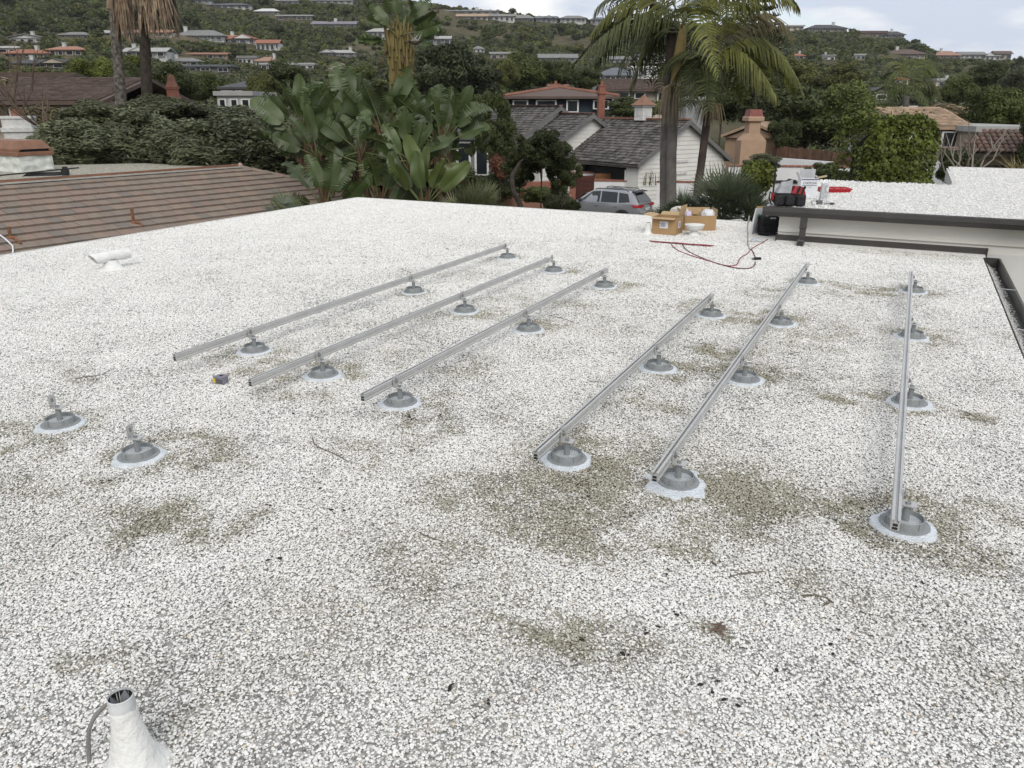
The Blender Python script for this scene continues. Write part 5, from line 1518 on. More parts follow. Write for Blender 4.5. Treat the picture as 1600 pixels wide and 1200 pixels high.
# three king palms behind the roof edge
palm('king palm with ochre crownshaft and dry flower strands, nearest trunk', None, [(1049,335),(1049,250),(1052,180),(1055,127)], 22.0, [
    ((1064,42),(1010,-40),(928,52),.8,1.2,L_KP,(46,.85,.8)), ((1062,48),(1000,-20),(900,100),-.4,-.8,L_KD,(46,.8,.8)), ((1064,45),(1090,-45),(1122,118),-2.2,-2.6,L_KP,(52,.62,.45)),
    ((1066,40),(1120,-60),(1198,30),.5,1.0,L_KP,(44,.85,.8)), ((1062,38),(1030,-90),(980,-70),0,0,L_KP,(40,.8,.6)), ((1066,36),(1080,-100),(1120,-110),0,0,L_KP,(40,.8,.6)),
    ((1064,52),(1020,40),(978,112),1.0,1.8,L_KD,(36,.8,.85)), ((1068,50),(1105,20),(1150,90),1.2,2.0,L_KD,(40,.8,.85)), ((1060,42),(985,-38),(940,20),2.0,3.0,L_KD,(40,.8,.8)), ((1062,50),(1040,20),(1010,128),1.6,2.2,L_KD,(36,.7,.85))],
    .15, .125, M_ptrunk, ([(1055,128),(1060,95),(1065,62),(1067,40)], M_shafty), group='king palms behind the roof edge', strands=(1053,130,1.15,.55))
palm('king palm with slim grey trunk pressed beside the ochre shafted palm', None, [(1038,335),(1038,250),(1041,170),(1045,118)], 22.6, [
    ((1050,40),(1000,0),(930,100),1.0,1.6,L_KD,(42,.8,.85)), ((1050,42),(1030,10),(985,140),.2,.4,L_KD,(40,.75,.85)), ((1052,42),(1085,5),(1082,150),.8,1.2,L_KD,(40,.7,.85)), ((1050,36),(1020,-60),(960,-20),.6,1.0,L_KP,(40,.8,.8)),
    ((1052,36),(1100,-40),(1165,20),1.4,2.2,L_KD,(40,.8,.8)), ((1050,45),(1045,20),(1030,140),1.5,1.8,L_KD,(38,.7,.85))],
    .14, .115, M_ptrunk, ([(1045,118),(1048,85),(1050,55),(1051,40)], M_ptrunkd), group='king palms behind the roof edge')
palm('king palm with leaning brown trunk and long drooping fronds', None, [(1084,335),(1094,270),(1103,200),(1109,155)], 21.0, [
    ((1116,92),(1180,20),(1248,142),.2,.4,L_KP,(50,.85,.85)), ((1116,95),(1165,50),(1212,150),-.6,-1.0,L_KP,(46,.85,.85)), ((1114,88),(1170,-20),(1228,62),.8,1.6,L_KB,(46,.75,.75)), ((1116,98),(1150,70),(1168,152),.4,.8,L_KP,(40,.8,.85)),
    ((1110,98),(1085,75),(1072,165),-.3,-.5,L_KD,(40,.75,.85)), ((1112,96),(1100,90),(1108,172),-.8,-1.2,L_KD,(36,.7,.85)), ((1114,80),(1130,-60),(1200,-60),.2,.4,L_KP,(42,.85,.6)), ((1114,84),(1185,-60),(1242,8),-.5,-1.0,L_KP,(42,.8,.7)),
    ((1112,84),(1105,-40),(1080,-70),.4,.8,L_KP,(40,.8,.6)), ((1115,95),(1140,60),(1190,120),1.6,2.4,L_KD,(42,.8,.85)), ((1112,96),(1080,60),(1050,130),1.0,1.6,L_KD,(38,.75,.85))],
    .11, .095, M_ptrunkd, ([(1109,156),(1111,130),(1114,105),(1115,86)], M_shaftg), group='king palms behind the roof edge', strands=(1110,160,.6,.5))
# the two shaggy fan palms: only trunks and the hanging skirts reach into view
def shaggy(label, path, D, skirt, r0, r1, tm):
    P = [at(x, y, D) for x, y in path]; gz = th(P[0].x, P[0].y); b = Vector((P[0].x, P[0].y, gz))
    t = thing('fan_palm', label, 'palm tree', b, 0, 'shaggy fan palms beyond the tiled roof')
    pts = [Vector((0,0,-.1))]+[p-b for p in P]; fine = []
    for i in range(len(pts)-1):
        for k in range(8): fine.append(pts[i].lerp(pts[i+1], k/8))
    fine.append(pts[-1]); N_ = len(fine)
    MB().tube(fine, [(r0+(r1-r0)*i/(N_-1))*(1 if i % 2 else 1.07) for i in range(N_)], 12).build('trunk', tm, t, True)
    g = random.Random(int(path[0][0])); m = MB()
    top = at(skirt[0], skirt[1], D)-b; low = at(skirt[0], skirt[2], D)-b; R_ = skirt[3]/scale_at(skirt[0], skirt[2], D)
    for k in range(950):
        a = g.uniform(0, 6.28); h = g.random()**.8; rr = R_*(.45+.55*g.random())*(.55+.45*(1-h))
        p = Vector((top.x+rr*math.cos(a)*.8, top.y+rr*math.sin(a)*.8, low.z+(top.z-low.z)*h+g.uniform(-.1,.25)))
        d = Vector((math.cos(a)*.16+g.uniform(-.12,.12), math.sin(a)*.16+g.uniform(-.12,.12), -1)).normalized(); l = g.uniform(.5,1.1); w_ = Vector((-math.sin(a), math.cos(a), 0))*g.uniform(.02,.06)
        m.add([p-w_, p+w_, p+d*l+w_*.25, p+d*l-w_*.25], [(0,1,2,3)])
    m.tube([low+Vector((0,0,.5)), (low+top)/2, top], [R_*.45, R_*.62, R_*.5], 10)
    m.build('dead_frond_skirt', L_DEAD, t)
    for k in range(12):
        a = k*PI/6+.2; c = top+Vector((0,0,.2)); e = c+Vector((math.cos(a)*1.9, math.sin(a)*1.9, 1.1+.5*(k % 3)))
        link('frond', frond_mesh('frond', c, (c+e)/2+Vector((0,0,.7)), e, 22, .6, L_OL, k, hang=.5), t)
M_wtrunk = pm('rough_palm_trunk', (.19,.17,.15), (.05,.045,.04), scale=7, rough=.95, bump=.8, bscale=12)
shaggy('tall shaggy fan palm with pale scaly trunk and slim dead skirt', [(190,170),(187,130),(183,80),(177,10)], 38, (180,-60,34,20), .26, .20, M_wtrunk)
shaggy('tall shaggy fan palm with dark trunk under a broad dead skirt', [(231,170),(229,130),(227,80),(224,10)], 37, (232,-75,32,44), .24, .215, M_barkd)
# queen palm on the right
palm('queen palm with feathery arching crown above the clipped hedge', None, [(1414,230),(1414,200),(1416,150)], 62, [
    ((1418,146),(1400,95),(1385,130),0,0,L_MD,(26,1.3,.7)), ((1418,146),(1440,85),(1462,118),0,0,L_MD,(26,1.3,.7)), ((1418,146),(1425,80),(1440,100),1,1.5,L_MD,(26,1.3,.6)), ((1418,148),(1385,120),(1372,160),-.5,-1,L_MD,(26,1.3,.8)),
    ((1418,148),(1450,110),(1470,150),-.5,-1,L_OL,(26,1.3,.8)), ((1418,148),(1440,125),(1452,170),-1,-1.5,L_MD,(26,1.3,.8)), ((1418,148),(1402,120),(1392,165),1,1.5,L_MD,(26,1.3,.8)), ((1418,146),(1412,80),(1402,108),.5,1,L_OL,(26,1.3,.6))],
    .24, .2, M_ptrunk)

# ================================================================== GIANT BIRD OF PARADISE
L_BP = [leafmat('paddle_leaf_a', (.064,.094,.028), rough=.45, spread=.22, island=0, trans=.12, spec=.45), leafmat('paddle_leaf_b', (.050,.074,.024), rough=.47, spread=.22, island=0, trans=.1, spec=.45), leafmat('paddle_leaf_c', (.095,.13,.034), rough=.4, spread=.15, island=0, trans=.2, spec=.45)]
M_pet = pm('leaf_stalk', (.11,.125,.045), (.075,.085,.035), scale=3, rough=.55)
M_bptr = pm('fibrous_ringed_trunk', (.125,.075,.045), (.06,.036,.024), scale=3, rough=.9, bump=.8, bscale=9)
def paddle(seed, bend, wid, torn, fold):
    g = random.Random(seed); m = MB()
    nl, nw = 14, 4
    def spine(s):       # s 0..1 along the blade
        return Vector((0, bend*s*s*.9, math.cos(bend*s*.9)*s*1.25 if bend > .5 else s*(1.25-.25*bend*s)))
    rows = []
    for i in range(nl+1):
        s = i/nl; c = spine(s)
        w_ = wid*1.04*math.sin(PI*min(.955, .05+.93*s**.9))**.46
        if s > .97: w_ *= .35
        rows.append((c, w_))
    for side in (-1, 1):
        cuts = {k for k in range(2, nl-1) if g.random() < torn}
        for i in range(nl):
            (c0, w0), (c1, w1) = rows[i], rows[i+1]
            dz = g.uniform(.02,.05) if i in cuts else 0; dv = g.uniform(-.08,.06) if i in cuts or (i+1) in cuts else 0
            P = []
            for (c, w_, e) in ((c0, w0, 1), (c1, w1, 0)):
                for k in range(nw+1):
                    u = k/nw
                    x = side*w_*u; y = -fold*w_*u*(1-.55*u)-.05*math.sin(7*(c.z)+seed)*u+dv*u*u
                    P.append(c+Vector((x, y, .10*u*(1-2*0)*w_*1.0+(dz*u if e else -dz*u))))
            fs_ = [(k, k+1, nw+2+k, nw+1+k) for k in range(nw)]
            m.add(P, fs_ if side > 0 else [f[::-1] for f in fs_])
    m.k = 1
    m.tube([Vector((0,.01,-.70)), Vector((0,.01,-.3)), spine(0)+Vector((0,.008,0)), spine(.3)+Vector((0,.008,0)), spine(.6)+Vector((0,.006,0)), spine(.95)], [.034,.028,.022,.016,.011,.004], 6)
    return m
L_DRY = leafmat('dry_leaf', (.13,.095,.05), rough=.8, spread=.2, island=0, trans=.1)
PAD = [[paddle(100+i, b, w_, t_, f).mesh('leaf', [L_BP[k], M_pet]) for i, (b, w_, t_, f) in enumerate(((.15,.27,.15,.35),(.35,.30,.35,.25),(.6,.28,.6,.4),(.25,.32,.4,.15),(.85,.27,.75,.5),(.1,.24,.05,.6)))] for k in range(3)]
for row in PAD:
    for me_ in row: me_.polygons.foreach_set('use_smooth', [True]*len(me_.polygons))
def bird(label, px, py, D, n, spread, sc_, mats, trunk_r=.14, lean=0.0, seed=0, tm=None, kinds=(0,1,2,3,4,5), fl=0, stems=1, aim=None):
    """trunk up to pixel (px, py), then a fan of paddle leaves"""
    g = random.Random(seed*31+5)
    c = at(px, py, D); gz = th(c.x, c.y)
    t = thing('bird_of_paradise', label, 'plant', (c.x, c.y, gz), YW, 'giant bird of paradise clump')
    hh = c.z-gz
    for s in range(stems):
        ox = (s-(stems-1)/2)*.22
        m = MB(); nz = max(8, int(hh/.16)); pts_, rd_ = [], []
        for k in range(nz+1):
            u = k/nz; pts_.append((ox*(2.4-1.4*u)+.05*math.sin(3*u+s), .1*s*(1-u), -.1+(hh+.2)*u)); rd_.append(trunk_r*(1.1-.4*u)*(1+(.09 if k % 2 else -.03)))
        m.tube(pts_, rd_, 9)
        for k in range(14):     # old leaf bases wrapping the upper trunk
            a_ = k*2.4; z = hh-.9+.07*k; r_ = trunk_r*.8
            m.tube([(ox+r_*math.cos(a_), r_*math.sin(a_), z-.25), (ox+r_*1.25*math.cos(a_), r_*1.25*math.sin(a_), z+.1), (ox+r_*2.0*math.cos(a_), r_*1.2*math.sin(a_), z+.5)], [.05,.045,.015], 5)
        m.build('trunk', tm or M_bptr, t, True)
    for i in range(n):
        k = i/(n-1) if n > 1 else .5
        ang = R(-spread+2*spread*k)+R(g.uniform(-8,8))
        me_ = PAD[g.choice(mats)][g.choice(kinds)]
        s = sc_*g.uniform(.8,1.12)*(1-.12*abs(ang))
        o = link('leaf', me_, t)
        yawl = g.uniform(-.9,.9)+(PI if g.random() < .3 else 0)
        tilt = Matrix.Rotation(ang, 4, 'Y') @ Matrix.Rotation(g.uniform(-.35,.2)*(1 if g.random() < .6 else -.4), 4, 'X') @ Matrix.Rotation(yawl, 4, 'Z')
        base = Vector((math.sin(ang)*.10, g.uniform(-.2,.2), hh+g.uniform(-.25,.1)))
        o.matrix_basis = Matrix.Translation(base) @ tilt @ Matrix.Diagonal((s, s, s, 1)) @ Matrix.Translation((0,0,.66))
    for i in range(3):      # old brown leaves hanging against the trunk
        me_ = PAD[1][(1,2,3)[i]]
        o = link('dry_leaf', me_, t); s = sc_*g.uniform(.55,.75); ang = R((150,-140,165)[i]+g.uniform(-15,15))
        o.matrix_basis = Matrix.Translation((math.sin(ang)*.15, -.12, hh-.3)) @ Matrix.Rotation(ang, 4, 'Y') @ Matrix.Rotation(g.uniform(-1,1), 4, 'Z') @ Matrix.Diagonal((s*.6, s, s, 1)) @ Matrix.Translation((0,0,.5))
        own(o, L_DRY); tag(o, 'dry brown hanging leaf')
    for f in range(fl):
        m = MB(); q = Vector((g.uniform(-.5,.5), -.35, hh-.25+.1*f))
        m.tube([Vector((0,0,hh-.3)), q], [.03,.02], 5); m.tube([q, q+Vector((.18,-.05,-.06)), q+Vector((.42,-.1,.02))], [.05,.06,.01], 6)
        b_o = m.build('flower_bract', M_barkd, t, True)
        m = MB()
        for j in range(6): 
            w_ = Vector((g.uniform(-.22,.30), g.uniform(-.12,.12), g.uniform(.06,.26))); p0 = q+Vector((.04+.04*j,-.06,.02)); m.prism([p0, p0+Vector((.05,0,0)), p0+w_], (0,.012,0))
        m.build('white_sepals', M_sepal, b_o)
    return t
M_sepal = pm('dull_white_sepals', (.42,.42,.40), (.30,.30,.28), rough=.6)
M_sheath = pm('yellowish_leaf_sheaths', (.20,.165,.06), (.12,.09,.035), scale=3, rough=.8, bump=.5, bscale=8)
bird('tall bird of paradise with bare yellowish stalks reaching above the skyline', 623, 52, 25.5, 16, 100, .80, (0,1,0), .16, seed=1, stems=3, fl=1, tm=M_sheath)
bird('bird of paradise with thick ringed reddish trunk at the clump centre', 602, 202, 24, 19, 98, .94, (0,1,0), .24, seed=2, fl=1)
bird('bird of paradise at the clump edge beside the tiled roof', 474, 206, 24.5, 19, 100, .90, (0,0,1), .15, seed=3, fl=1, stems=2)
bird('bird of paradise with upright paddles nearest the white house', 690, 222, 24, 17, 76, 1.0, (0,0,1), .11, seed=4, stems=2)
bird('bird of paradise filling the back of the clump below the tall one', 545, 196, 26, 19, 92, .95, (0,1,1), .12, seed=5, stems=2)
bird('low bright bird of paradise rising just behind the roof edge', 664, 314, 20.5, 8, 42, .84, (2,0,2,0), .1, seed=6, kinds=(0,3,5,5))
bird('low arching bird of paradise at the foot of the clump', 592, 322, 21, 9, 80, .9, (0,1), .1, seed=7, kinds=(1,3,4))
bird('low bird of paradise leaning over the tiled hip', 508, 318, 20.5, 8, 78, .85, (0,2,1), .1, seed=8, kinds=(1,2,4))
bird('shaded bird of paradise in the middle of the clump', 640, 232, 25, 16, 100, .95, (1,1,0), .12, seed=9, stems=2)
bird('low shaded bird of paradise between the two trunks of the clump', 548, 252, 24.6, 14, 100, .92, (1,0,1), .11, seed=10, stems=1)
bird('half height bird of paradise in front of the trunk beside the tiled roof', 500, 246, 22.6, 12, 100, .78, (0,1,1), .09, seed=11)
bird('half height bird of paradise in front of the thick ringed trunk', 566, 240, 22.4, 12, 104, .8, (1,0,1), .09, seed=12)
bird('half height bird of paradise before the upright paddles', 640, 252, 22.2, 12, 100, .8, (0,1,0), .09, seed=13)
# ================================================================== SPIKY FAN PALMS AND GRASSES
L_SP = [leafmat('grey_green_blades', (.085,.105,.062), rough=.5, spread=.15, island=.3, trans=.1), leafmat('pale_blades', (.13,.145,.07), rough=.5, spread=.15, island=.3, trans=.15), leafmat('straw_blades', (.30,.24,.12), rough=.7, spread=.1, island=.3, trans=.2)]
def fan_mesh(seed, n=20, L_=.75, w_=.045, mat=None):
    g = random.Random(seed); m = MB()
    for i in range(n):
        a = R(-78+156*i/(n-1)); l = L_*g.uniform(.85,1.1)*(1-.15*abs(a)/1.36)
        d = Vector((math.sin(a), g.uniform(-.08,.08)+.12*abs(a), math.cos(a))); s = Vector((math.cos(a), 0, -math.sin(a)))*w_*.5
        p = Vector((0,0,0)); m.add([p, p+d*l*.45-s, p+d*l, p+d*l*.45+s], [(0,1,2,3)])
    m.tube([(0,0,-.75),(0,.03,-.3),(0,0,0)], [.014,.011,.009], 5)
    return m.mesh('fan_leaf', mat)
def spiky(label, px, py, D, n, sc_, mat, seed, wide=85, cat='plant', group='spiky plants behind the roof edge'):
    g = random.Random(seed); c = at(px, py, D); gz = th(c.x, c.y)
    t = thing('fan_palm_bush', label, cat, (c.x, c.y, gz), YW, group)
    hh = c.z-gz
    MB().tube([(0,0,-.1),(.05,0,hh*.5),(0,0,hh)], [.2,.17,.13], 9).build('trunk', M_wtrunk, t, True)
    me_ = [fan_mesh(seed+q, mat=mat) for q in range(3)]
    for i in range(n):
        az_, el = g.uniform(0, 2*PI), R(wide)*(g.random()**.6)
        o = link('fan_leaf', g.choice(me_), t)
        s = sc_*g.uniform(.8,1.15)
        M = Matrix.Rotation(az_, 4, 'Z') @ Matrix.Rotation(el, 4, 'X') @ Matrix.Rotation(g.uniform(-.8,.8), 4, 'Z')
        o.matrix_basis = Matrix.Translation((0,0,hh)) @ M @ Matrix.Diagonal((s,s,s,1)) @ Matrix.Translation((0,0,.75))
    return t
spiky('large spiky grey green fan palm behind the second cardboard box', 1128, 345, 15.6, 46, .74, L_SP[0], 11)
spiky('smaller spiky fan palm between the car and the cardboard boxes', 1062, 345, 16.2, 22, .50, L_SP[0], 21)
spiky('spiky fan palm whose blades reach up to the higher roof', 1170, 348, 15.4, 22, .55, L_SP[0], 31)
spiky('pale spiky fan palm behind the roof edge by the low bright paddles', 741, 345, 19.5, 40, .72, L_SP[1], 41)
spiky('small spiky palm peeping over the tiled slope by the hip', 447, 345, 18.5, 14, .5, L_SP[0], 51)
def grass_tuft(label, px, py, D, hh, n, mat, seed, w_=.03, spread=.5, name='grass_tuft'):
    g = random.Random(seed); c = at(px, py, D)
    m = MB()
    for i in range(n):
        a = g.uniform(0, 6.28); l = hh*g.uniform(.6,1.1); r = spread*g.uniform(.2,1)
        b = Vector((g.uniform(-.2,.2), g.uniform(-.2,.2), 0)); mid = b+Vector((r*.4*math.cos(a), r*.4*math.sin(a), l*.65)); tip = b+Vector((r*math.cos(a), r*math.sin(a), l*g.uniform(.7,1)))
        s = Vector((-math.sin(a), math.cos(a), 0))*w_*.5
        m.add([b-s, b+s, mid+s*.8, mid-s*.8], [(0,1,2,3)]); m.add([mid-s*.8, mid+s*.8, tip], [(0,1,2)])
    o = m.build(name, mat); o.location = c
    return tag(o, label, 'plant')
p = at(1585, 300, 18.5); 
grass_tuft('straw coloured ornamental grass behind the far corner of the higher roof', 1590, 330, 19.5, 1.45, 420, L_SP[2], 5, .022, 1.3)
for i, (px, D) in enumerate(((1006,43.0),(1020,43.1),(1090,43.3),(1115,43.4))):
    grass_tuft(['sparse upright stems on the garden wall left of the palm trunks', 'sparse upright stems on the garden wall hugging the palm trunks', 'sparse stems on the wall between the palm trunks and white gable end', 'sparse stems on the wall below the gable vents'][i], px, 289, D+.6, 1.0, 16, L_OL, 60+i, .03, .5, 'wall_plant')
# bare pale branches and a dark pole
def bare(label, px, py, D, hh, n, mat, seed, spread=.9, r=.035, name='bare_shrub'):
    g = random.Random(seed); c = at(px, py, D); gz = th(c.x, c.y)
    t = thing(name, label, 'shrub', (c.x, c.y, gz), 0); z0 = c.z-gz
    MB().tube([(0,0,-.1),(0.05,0,z0*.5),(0,0,z0)], [r*1.8,r*1.5,r*1.3], 7).build('trunk', mat, t, True)
    for i in range(n):
        a = g.uniform(0, 6.28); p0 = Vector((0,0,z0)); m = MB()
        d = Vector((math.cos(a)*spread, math.sin(a)*spread, g.uniform(.6,1.2))).normalized()
        p1_ = p0+d*hh*.5+Vector((0,0,.05)); p2_ = p1_+(d+Vector((g.uniform(-.4,.4),g.uniform(-.4,.4),.5))).normalized()*hh*.55
        m.tube([p0,(p0+p1_)/2+Vector((g.uniform(-.1,.1),0,0))*hh,p1_,p2_], [r,r*.85,r*.65,r*.25], 6)
        for q in range(2):
            s = p1_.lerp(p2_, g.random()*.6); e = s+(d+Vector((g.uniform(-.9,.9),g.uniform(-.9,.9),g.uniform(.1,.8)))).normalized()*hh*g.uniform(.25,.45)
            m.tube([s, s.lerp(e,.5)+Vector((0,0,.04)), e], [r*.5,r*.35,r*.12], 5)
        m.build('branch', mat, t, True)
    return t
M_pale = pm('pale_grey_branches', (.27,.24,.205), (.18,.155,.13), scale=5, rough=.9)
bare('leafless pale grey shrub before the dark porch of the tiled house', 1512, 285, 24, 1.7, 7, M_pale, 3, .9, .035)
bare('leafless pale shrub with thin branches beside the bright hedge', 1492, 285, 25, 1.5, 4, M_pale, 8, .8, .028)
bare('tall bare brown tree at the edge of the frame behind the chimney', 18, 190, 34, 3.2, 11, pm('brown_twig_bark', (.14,.105,.075), (.09,.065,.05), scale=4, rough=.9), 5, .8, .035)
bare('bare brown shrub beside the white chimney and brown roof', 72, 205, 32, 2.2, 9, MATS['brown_twig_bark'], 6, .9, .03)

# ================================================================== TREES AND SHRUBS ONE CAN PICK OUT
T = tree
T('dark ragged tree hiding the grey wing beside the three gable house', 768,150,262,74,40,CR_PN,L_DK)
T('juniper with wind swept dark crown before the white gable', 846,203,268,76,33,CR_PN,L_DK,'juniper_tree','juniper',barkm=M_barkd)
T('juniper clump spreading low beside the garage', 880,238,300,50,33.5,CR_PN,L_DK,'juniper_tree','juniper',barkm=M_barkd)
T('juniper top rising highest before the second gable', 812,228,290,56,34,CR_PN,L_DK,'juniper_tree','juniper',barkm=M_barkd)
m = MB(); c0 = at(812, 330, 31); gz = th(c0.x, c0.y); q = [at(818,345,31), at(812,318,31), at(801,296,31.2), at(800,275,31.6), at(812,255,32.4), at(830,240,33)]
tag(m.tube([Vector((q[0].x, q[0].y, gz-.1))]+q, [.13,.125,.11,.10,.09,.07,.05], 9).build('twisted_trunk', M_barkd, None, True), 'twisted dark bare trunk leaning under the junipers', 'tree trunk')
T('dense clipped hedge bush under the white french windows', 716,262,312,86,40,CR_HI,L_DK,'shrub','shrub',trunk=False)
T('dark hedge bush under the grey wing', 780,268,318,70,39,CR_HI,L_DK,'shrub','shrub',trunk=False)
T('reddish brown shrub between the windows and juniper trunk', 782,238,282,32,38,CR_MD,leafmat('reddish_leaves',(.115,.05,.03)),'shrub','shrub')
T('low leafy bush before the brick planter', 838,288,318,66,38.5,CR_HI,L_MD,'shrub','shrub',trunk=False)
T('grey green bush at the foot of the red brown gate', 872,290,340,46,37.5,CR_HI,L_GR,'shrub','shrub',trunk=False)
T('dark bush beside the car bonnet', 893,312,345,36,37,CR_HI,L_DK,'shrub','shrub',trunk=False)
T('light green airy shrub in front of the terrace wall', 1180,246,312,58,27,CR_MD,L_YG,'shrub','shrub')
T('grey green bush behind the light green shrub', 1192,240,268,60,37,CR_HI,L_GR,'shrub','shrub',trunk=False)
T('dark climbing vine over the white terrace wall', 1290,255,302,66,31,CR_PN,L_DK,'vine','vine',trunk=False)
T('dark vine trailing beside the bright hedge', 1312,268,330,52,28,CR_PN,L_DK,'vine','vine',trunk=False)
T('dark rounded shrub behind the pale bare branches', 1496,232,290,64,27,CR_HI,L_DK,'shrub','shrub',trunk=False)
# the bright clipped block hedge
L_HE = leafmat('hedge_leaves', (.115, .142, .026), rough=.45, spread=0, island=.5, trans=.2)
a, b = at(1317, 292, 25), at(1462, 292, 25); cz = at(1390, 188, 25).z; gz = th(a.x, a.y); cen = (a+b)/2
def block_hedge(W, Dp, hh, n, leaf, seed):
    g = np.random.default_rng(seed)
    f = g.choice(4, n, p=[.50,.14,.14,.22]); u, v = g.uniform(-1,1,n), g.uniform(0,1,n)
    P = np.zeros((n,3)); Nn = np.zeros((n,3))
    for k, (ax, sg) in enumerate(((1,-1),(0,-1),(0,1),(2,1))):
        q = f == k
        if ax == 1: P[q] = np.stack([u[q]*W, np.full(q.sum(), -Dp), v[q]*hh], -1); Nn[q] = (0,-1,.15)
        elif ax == 0: P[q] = np.stack([np.full(q.sum(), sg*W), u[q]*Dp, v[q]*hh], -1); Nn[q] = (sg,0,.15)
        else: P[q] = np.stack([u[q]*W, (v[q]*2-1)*Dp, np.full(q.sum(), hh)], -1); Nn[q] = (0,0,1)
    bumpy = (fbm(P[:,0]*2.2+P[:,1]*2+9, P[:,2]*2.2+P[:,1]*2+9, 4)-.5)*.62+(fbm(P[:,0]*6+P[:,1]*5+3, P[:,2]*6+3, 8)-.5)*.25
    P += Nn*(bumpy-g.random(n)**2*.22)[:,None]
    rc = np.clip((np.abs(P[:,0])/W-.86)/.14, 0, 1)*np.clip((P[:,2]/hh-.88)/.12, 0, 1); P[:,2] -= rc*.35; P[:,0] *= 1-.06*rc
    tip = (g.random(n) < .035) & (f == 3); P[tip,2] += g.random(tip.sum())*.3
    d = Nn+g.normal(size=(n,3))*.6; d /= np.linalg.norm(d, axis=1)[:,None]
    t_ = np.cross(d, g.normal(size=(n,3))); t_ /= np.linalg.norm(t_, axis=1)[:,None]; b_ = np.cross(d, t_)
    s_ = leaf*g.uniform(.6,1.3,n); t_ *= (s_*.75)[:,None]; b_ *= (s_*.42)[:,None]
    return np.stack([P-t_, P+b_, P+t_, P-b_], 1)
t = thing('hedge', 'tall clipped bright green block hedge behind the higher roof', 'hedge', (cen.x-.36, cen.y+.85, gz), YW+.1)
HW, HH = (b-a).length/2*.76, cz-gz
link('leaves', quads('leaves', block_hedge(HW, 1.15, HH, 22000, .085, 6), L_HE), t)
m = MB(); m.bbox((0,0,HH/2-.2), (HW*2-.7, 1.6, HH-.5), .3); m.build('inner_branches', M_barkd, t)
# grey green feathery bushes left of the clump
for i, (px, yt, yb, w_, D, lab) in enumerate(((120,188,268,150,27,'feathery grey green juniper bush directly behind the wrapped chimney'),(215,168,275,150,28,'feathery grey green juniper bush in the middle of the row'),(300,186,285,140,26.5,'feathery grey green juniper bush low before the red capped chimney'),
        (375,170,290,140,27.5,'feathery grey green juniper bush behind the end of the copper flashing'),(440,185,300,120,28,'feathery dark juniper bush touching the bird of paradise'),(255,150,215,160,31,'tall shaded juniper bush behind the feathery row'),(160,158,212,120,32,'shaded juniper bush under the shaggy palm trunks'),(345,160,220,110,32,'shaded juniper bush in front of the white garage'))):
    T(lab, px, yt, yb, w_, D, CR_JU, L_JU if i not in (5,6,4) else L_GR, 'juniper_bush', 'bush', 'feathery bushes beyond the tiled slope', trunk=False, depth=1.6)
for a_ in (('dark filler bush behind the bird of paradise clump', 560,150,330,170,28.5,CR_HI,L_DK), ('dark bush behind the upright paddles', 668,165,330,120,28.5,CR_HI,L_DK), ('dark bush under the low paddles by the tiled hip', 500,225,340,110,26.5,CR_HI,L_DK)):
    T(*a_, 'shrub', 'shrub', trunk=False)
T('brown twiggy tree above the brown roof at the frame edge', 12,118,182,90,42,CR_BR,L_BR)
T('brown twiggy tree behind the white chimney', 66,160,210,70,35,CR_BR,L_BR)
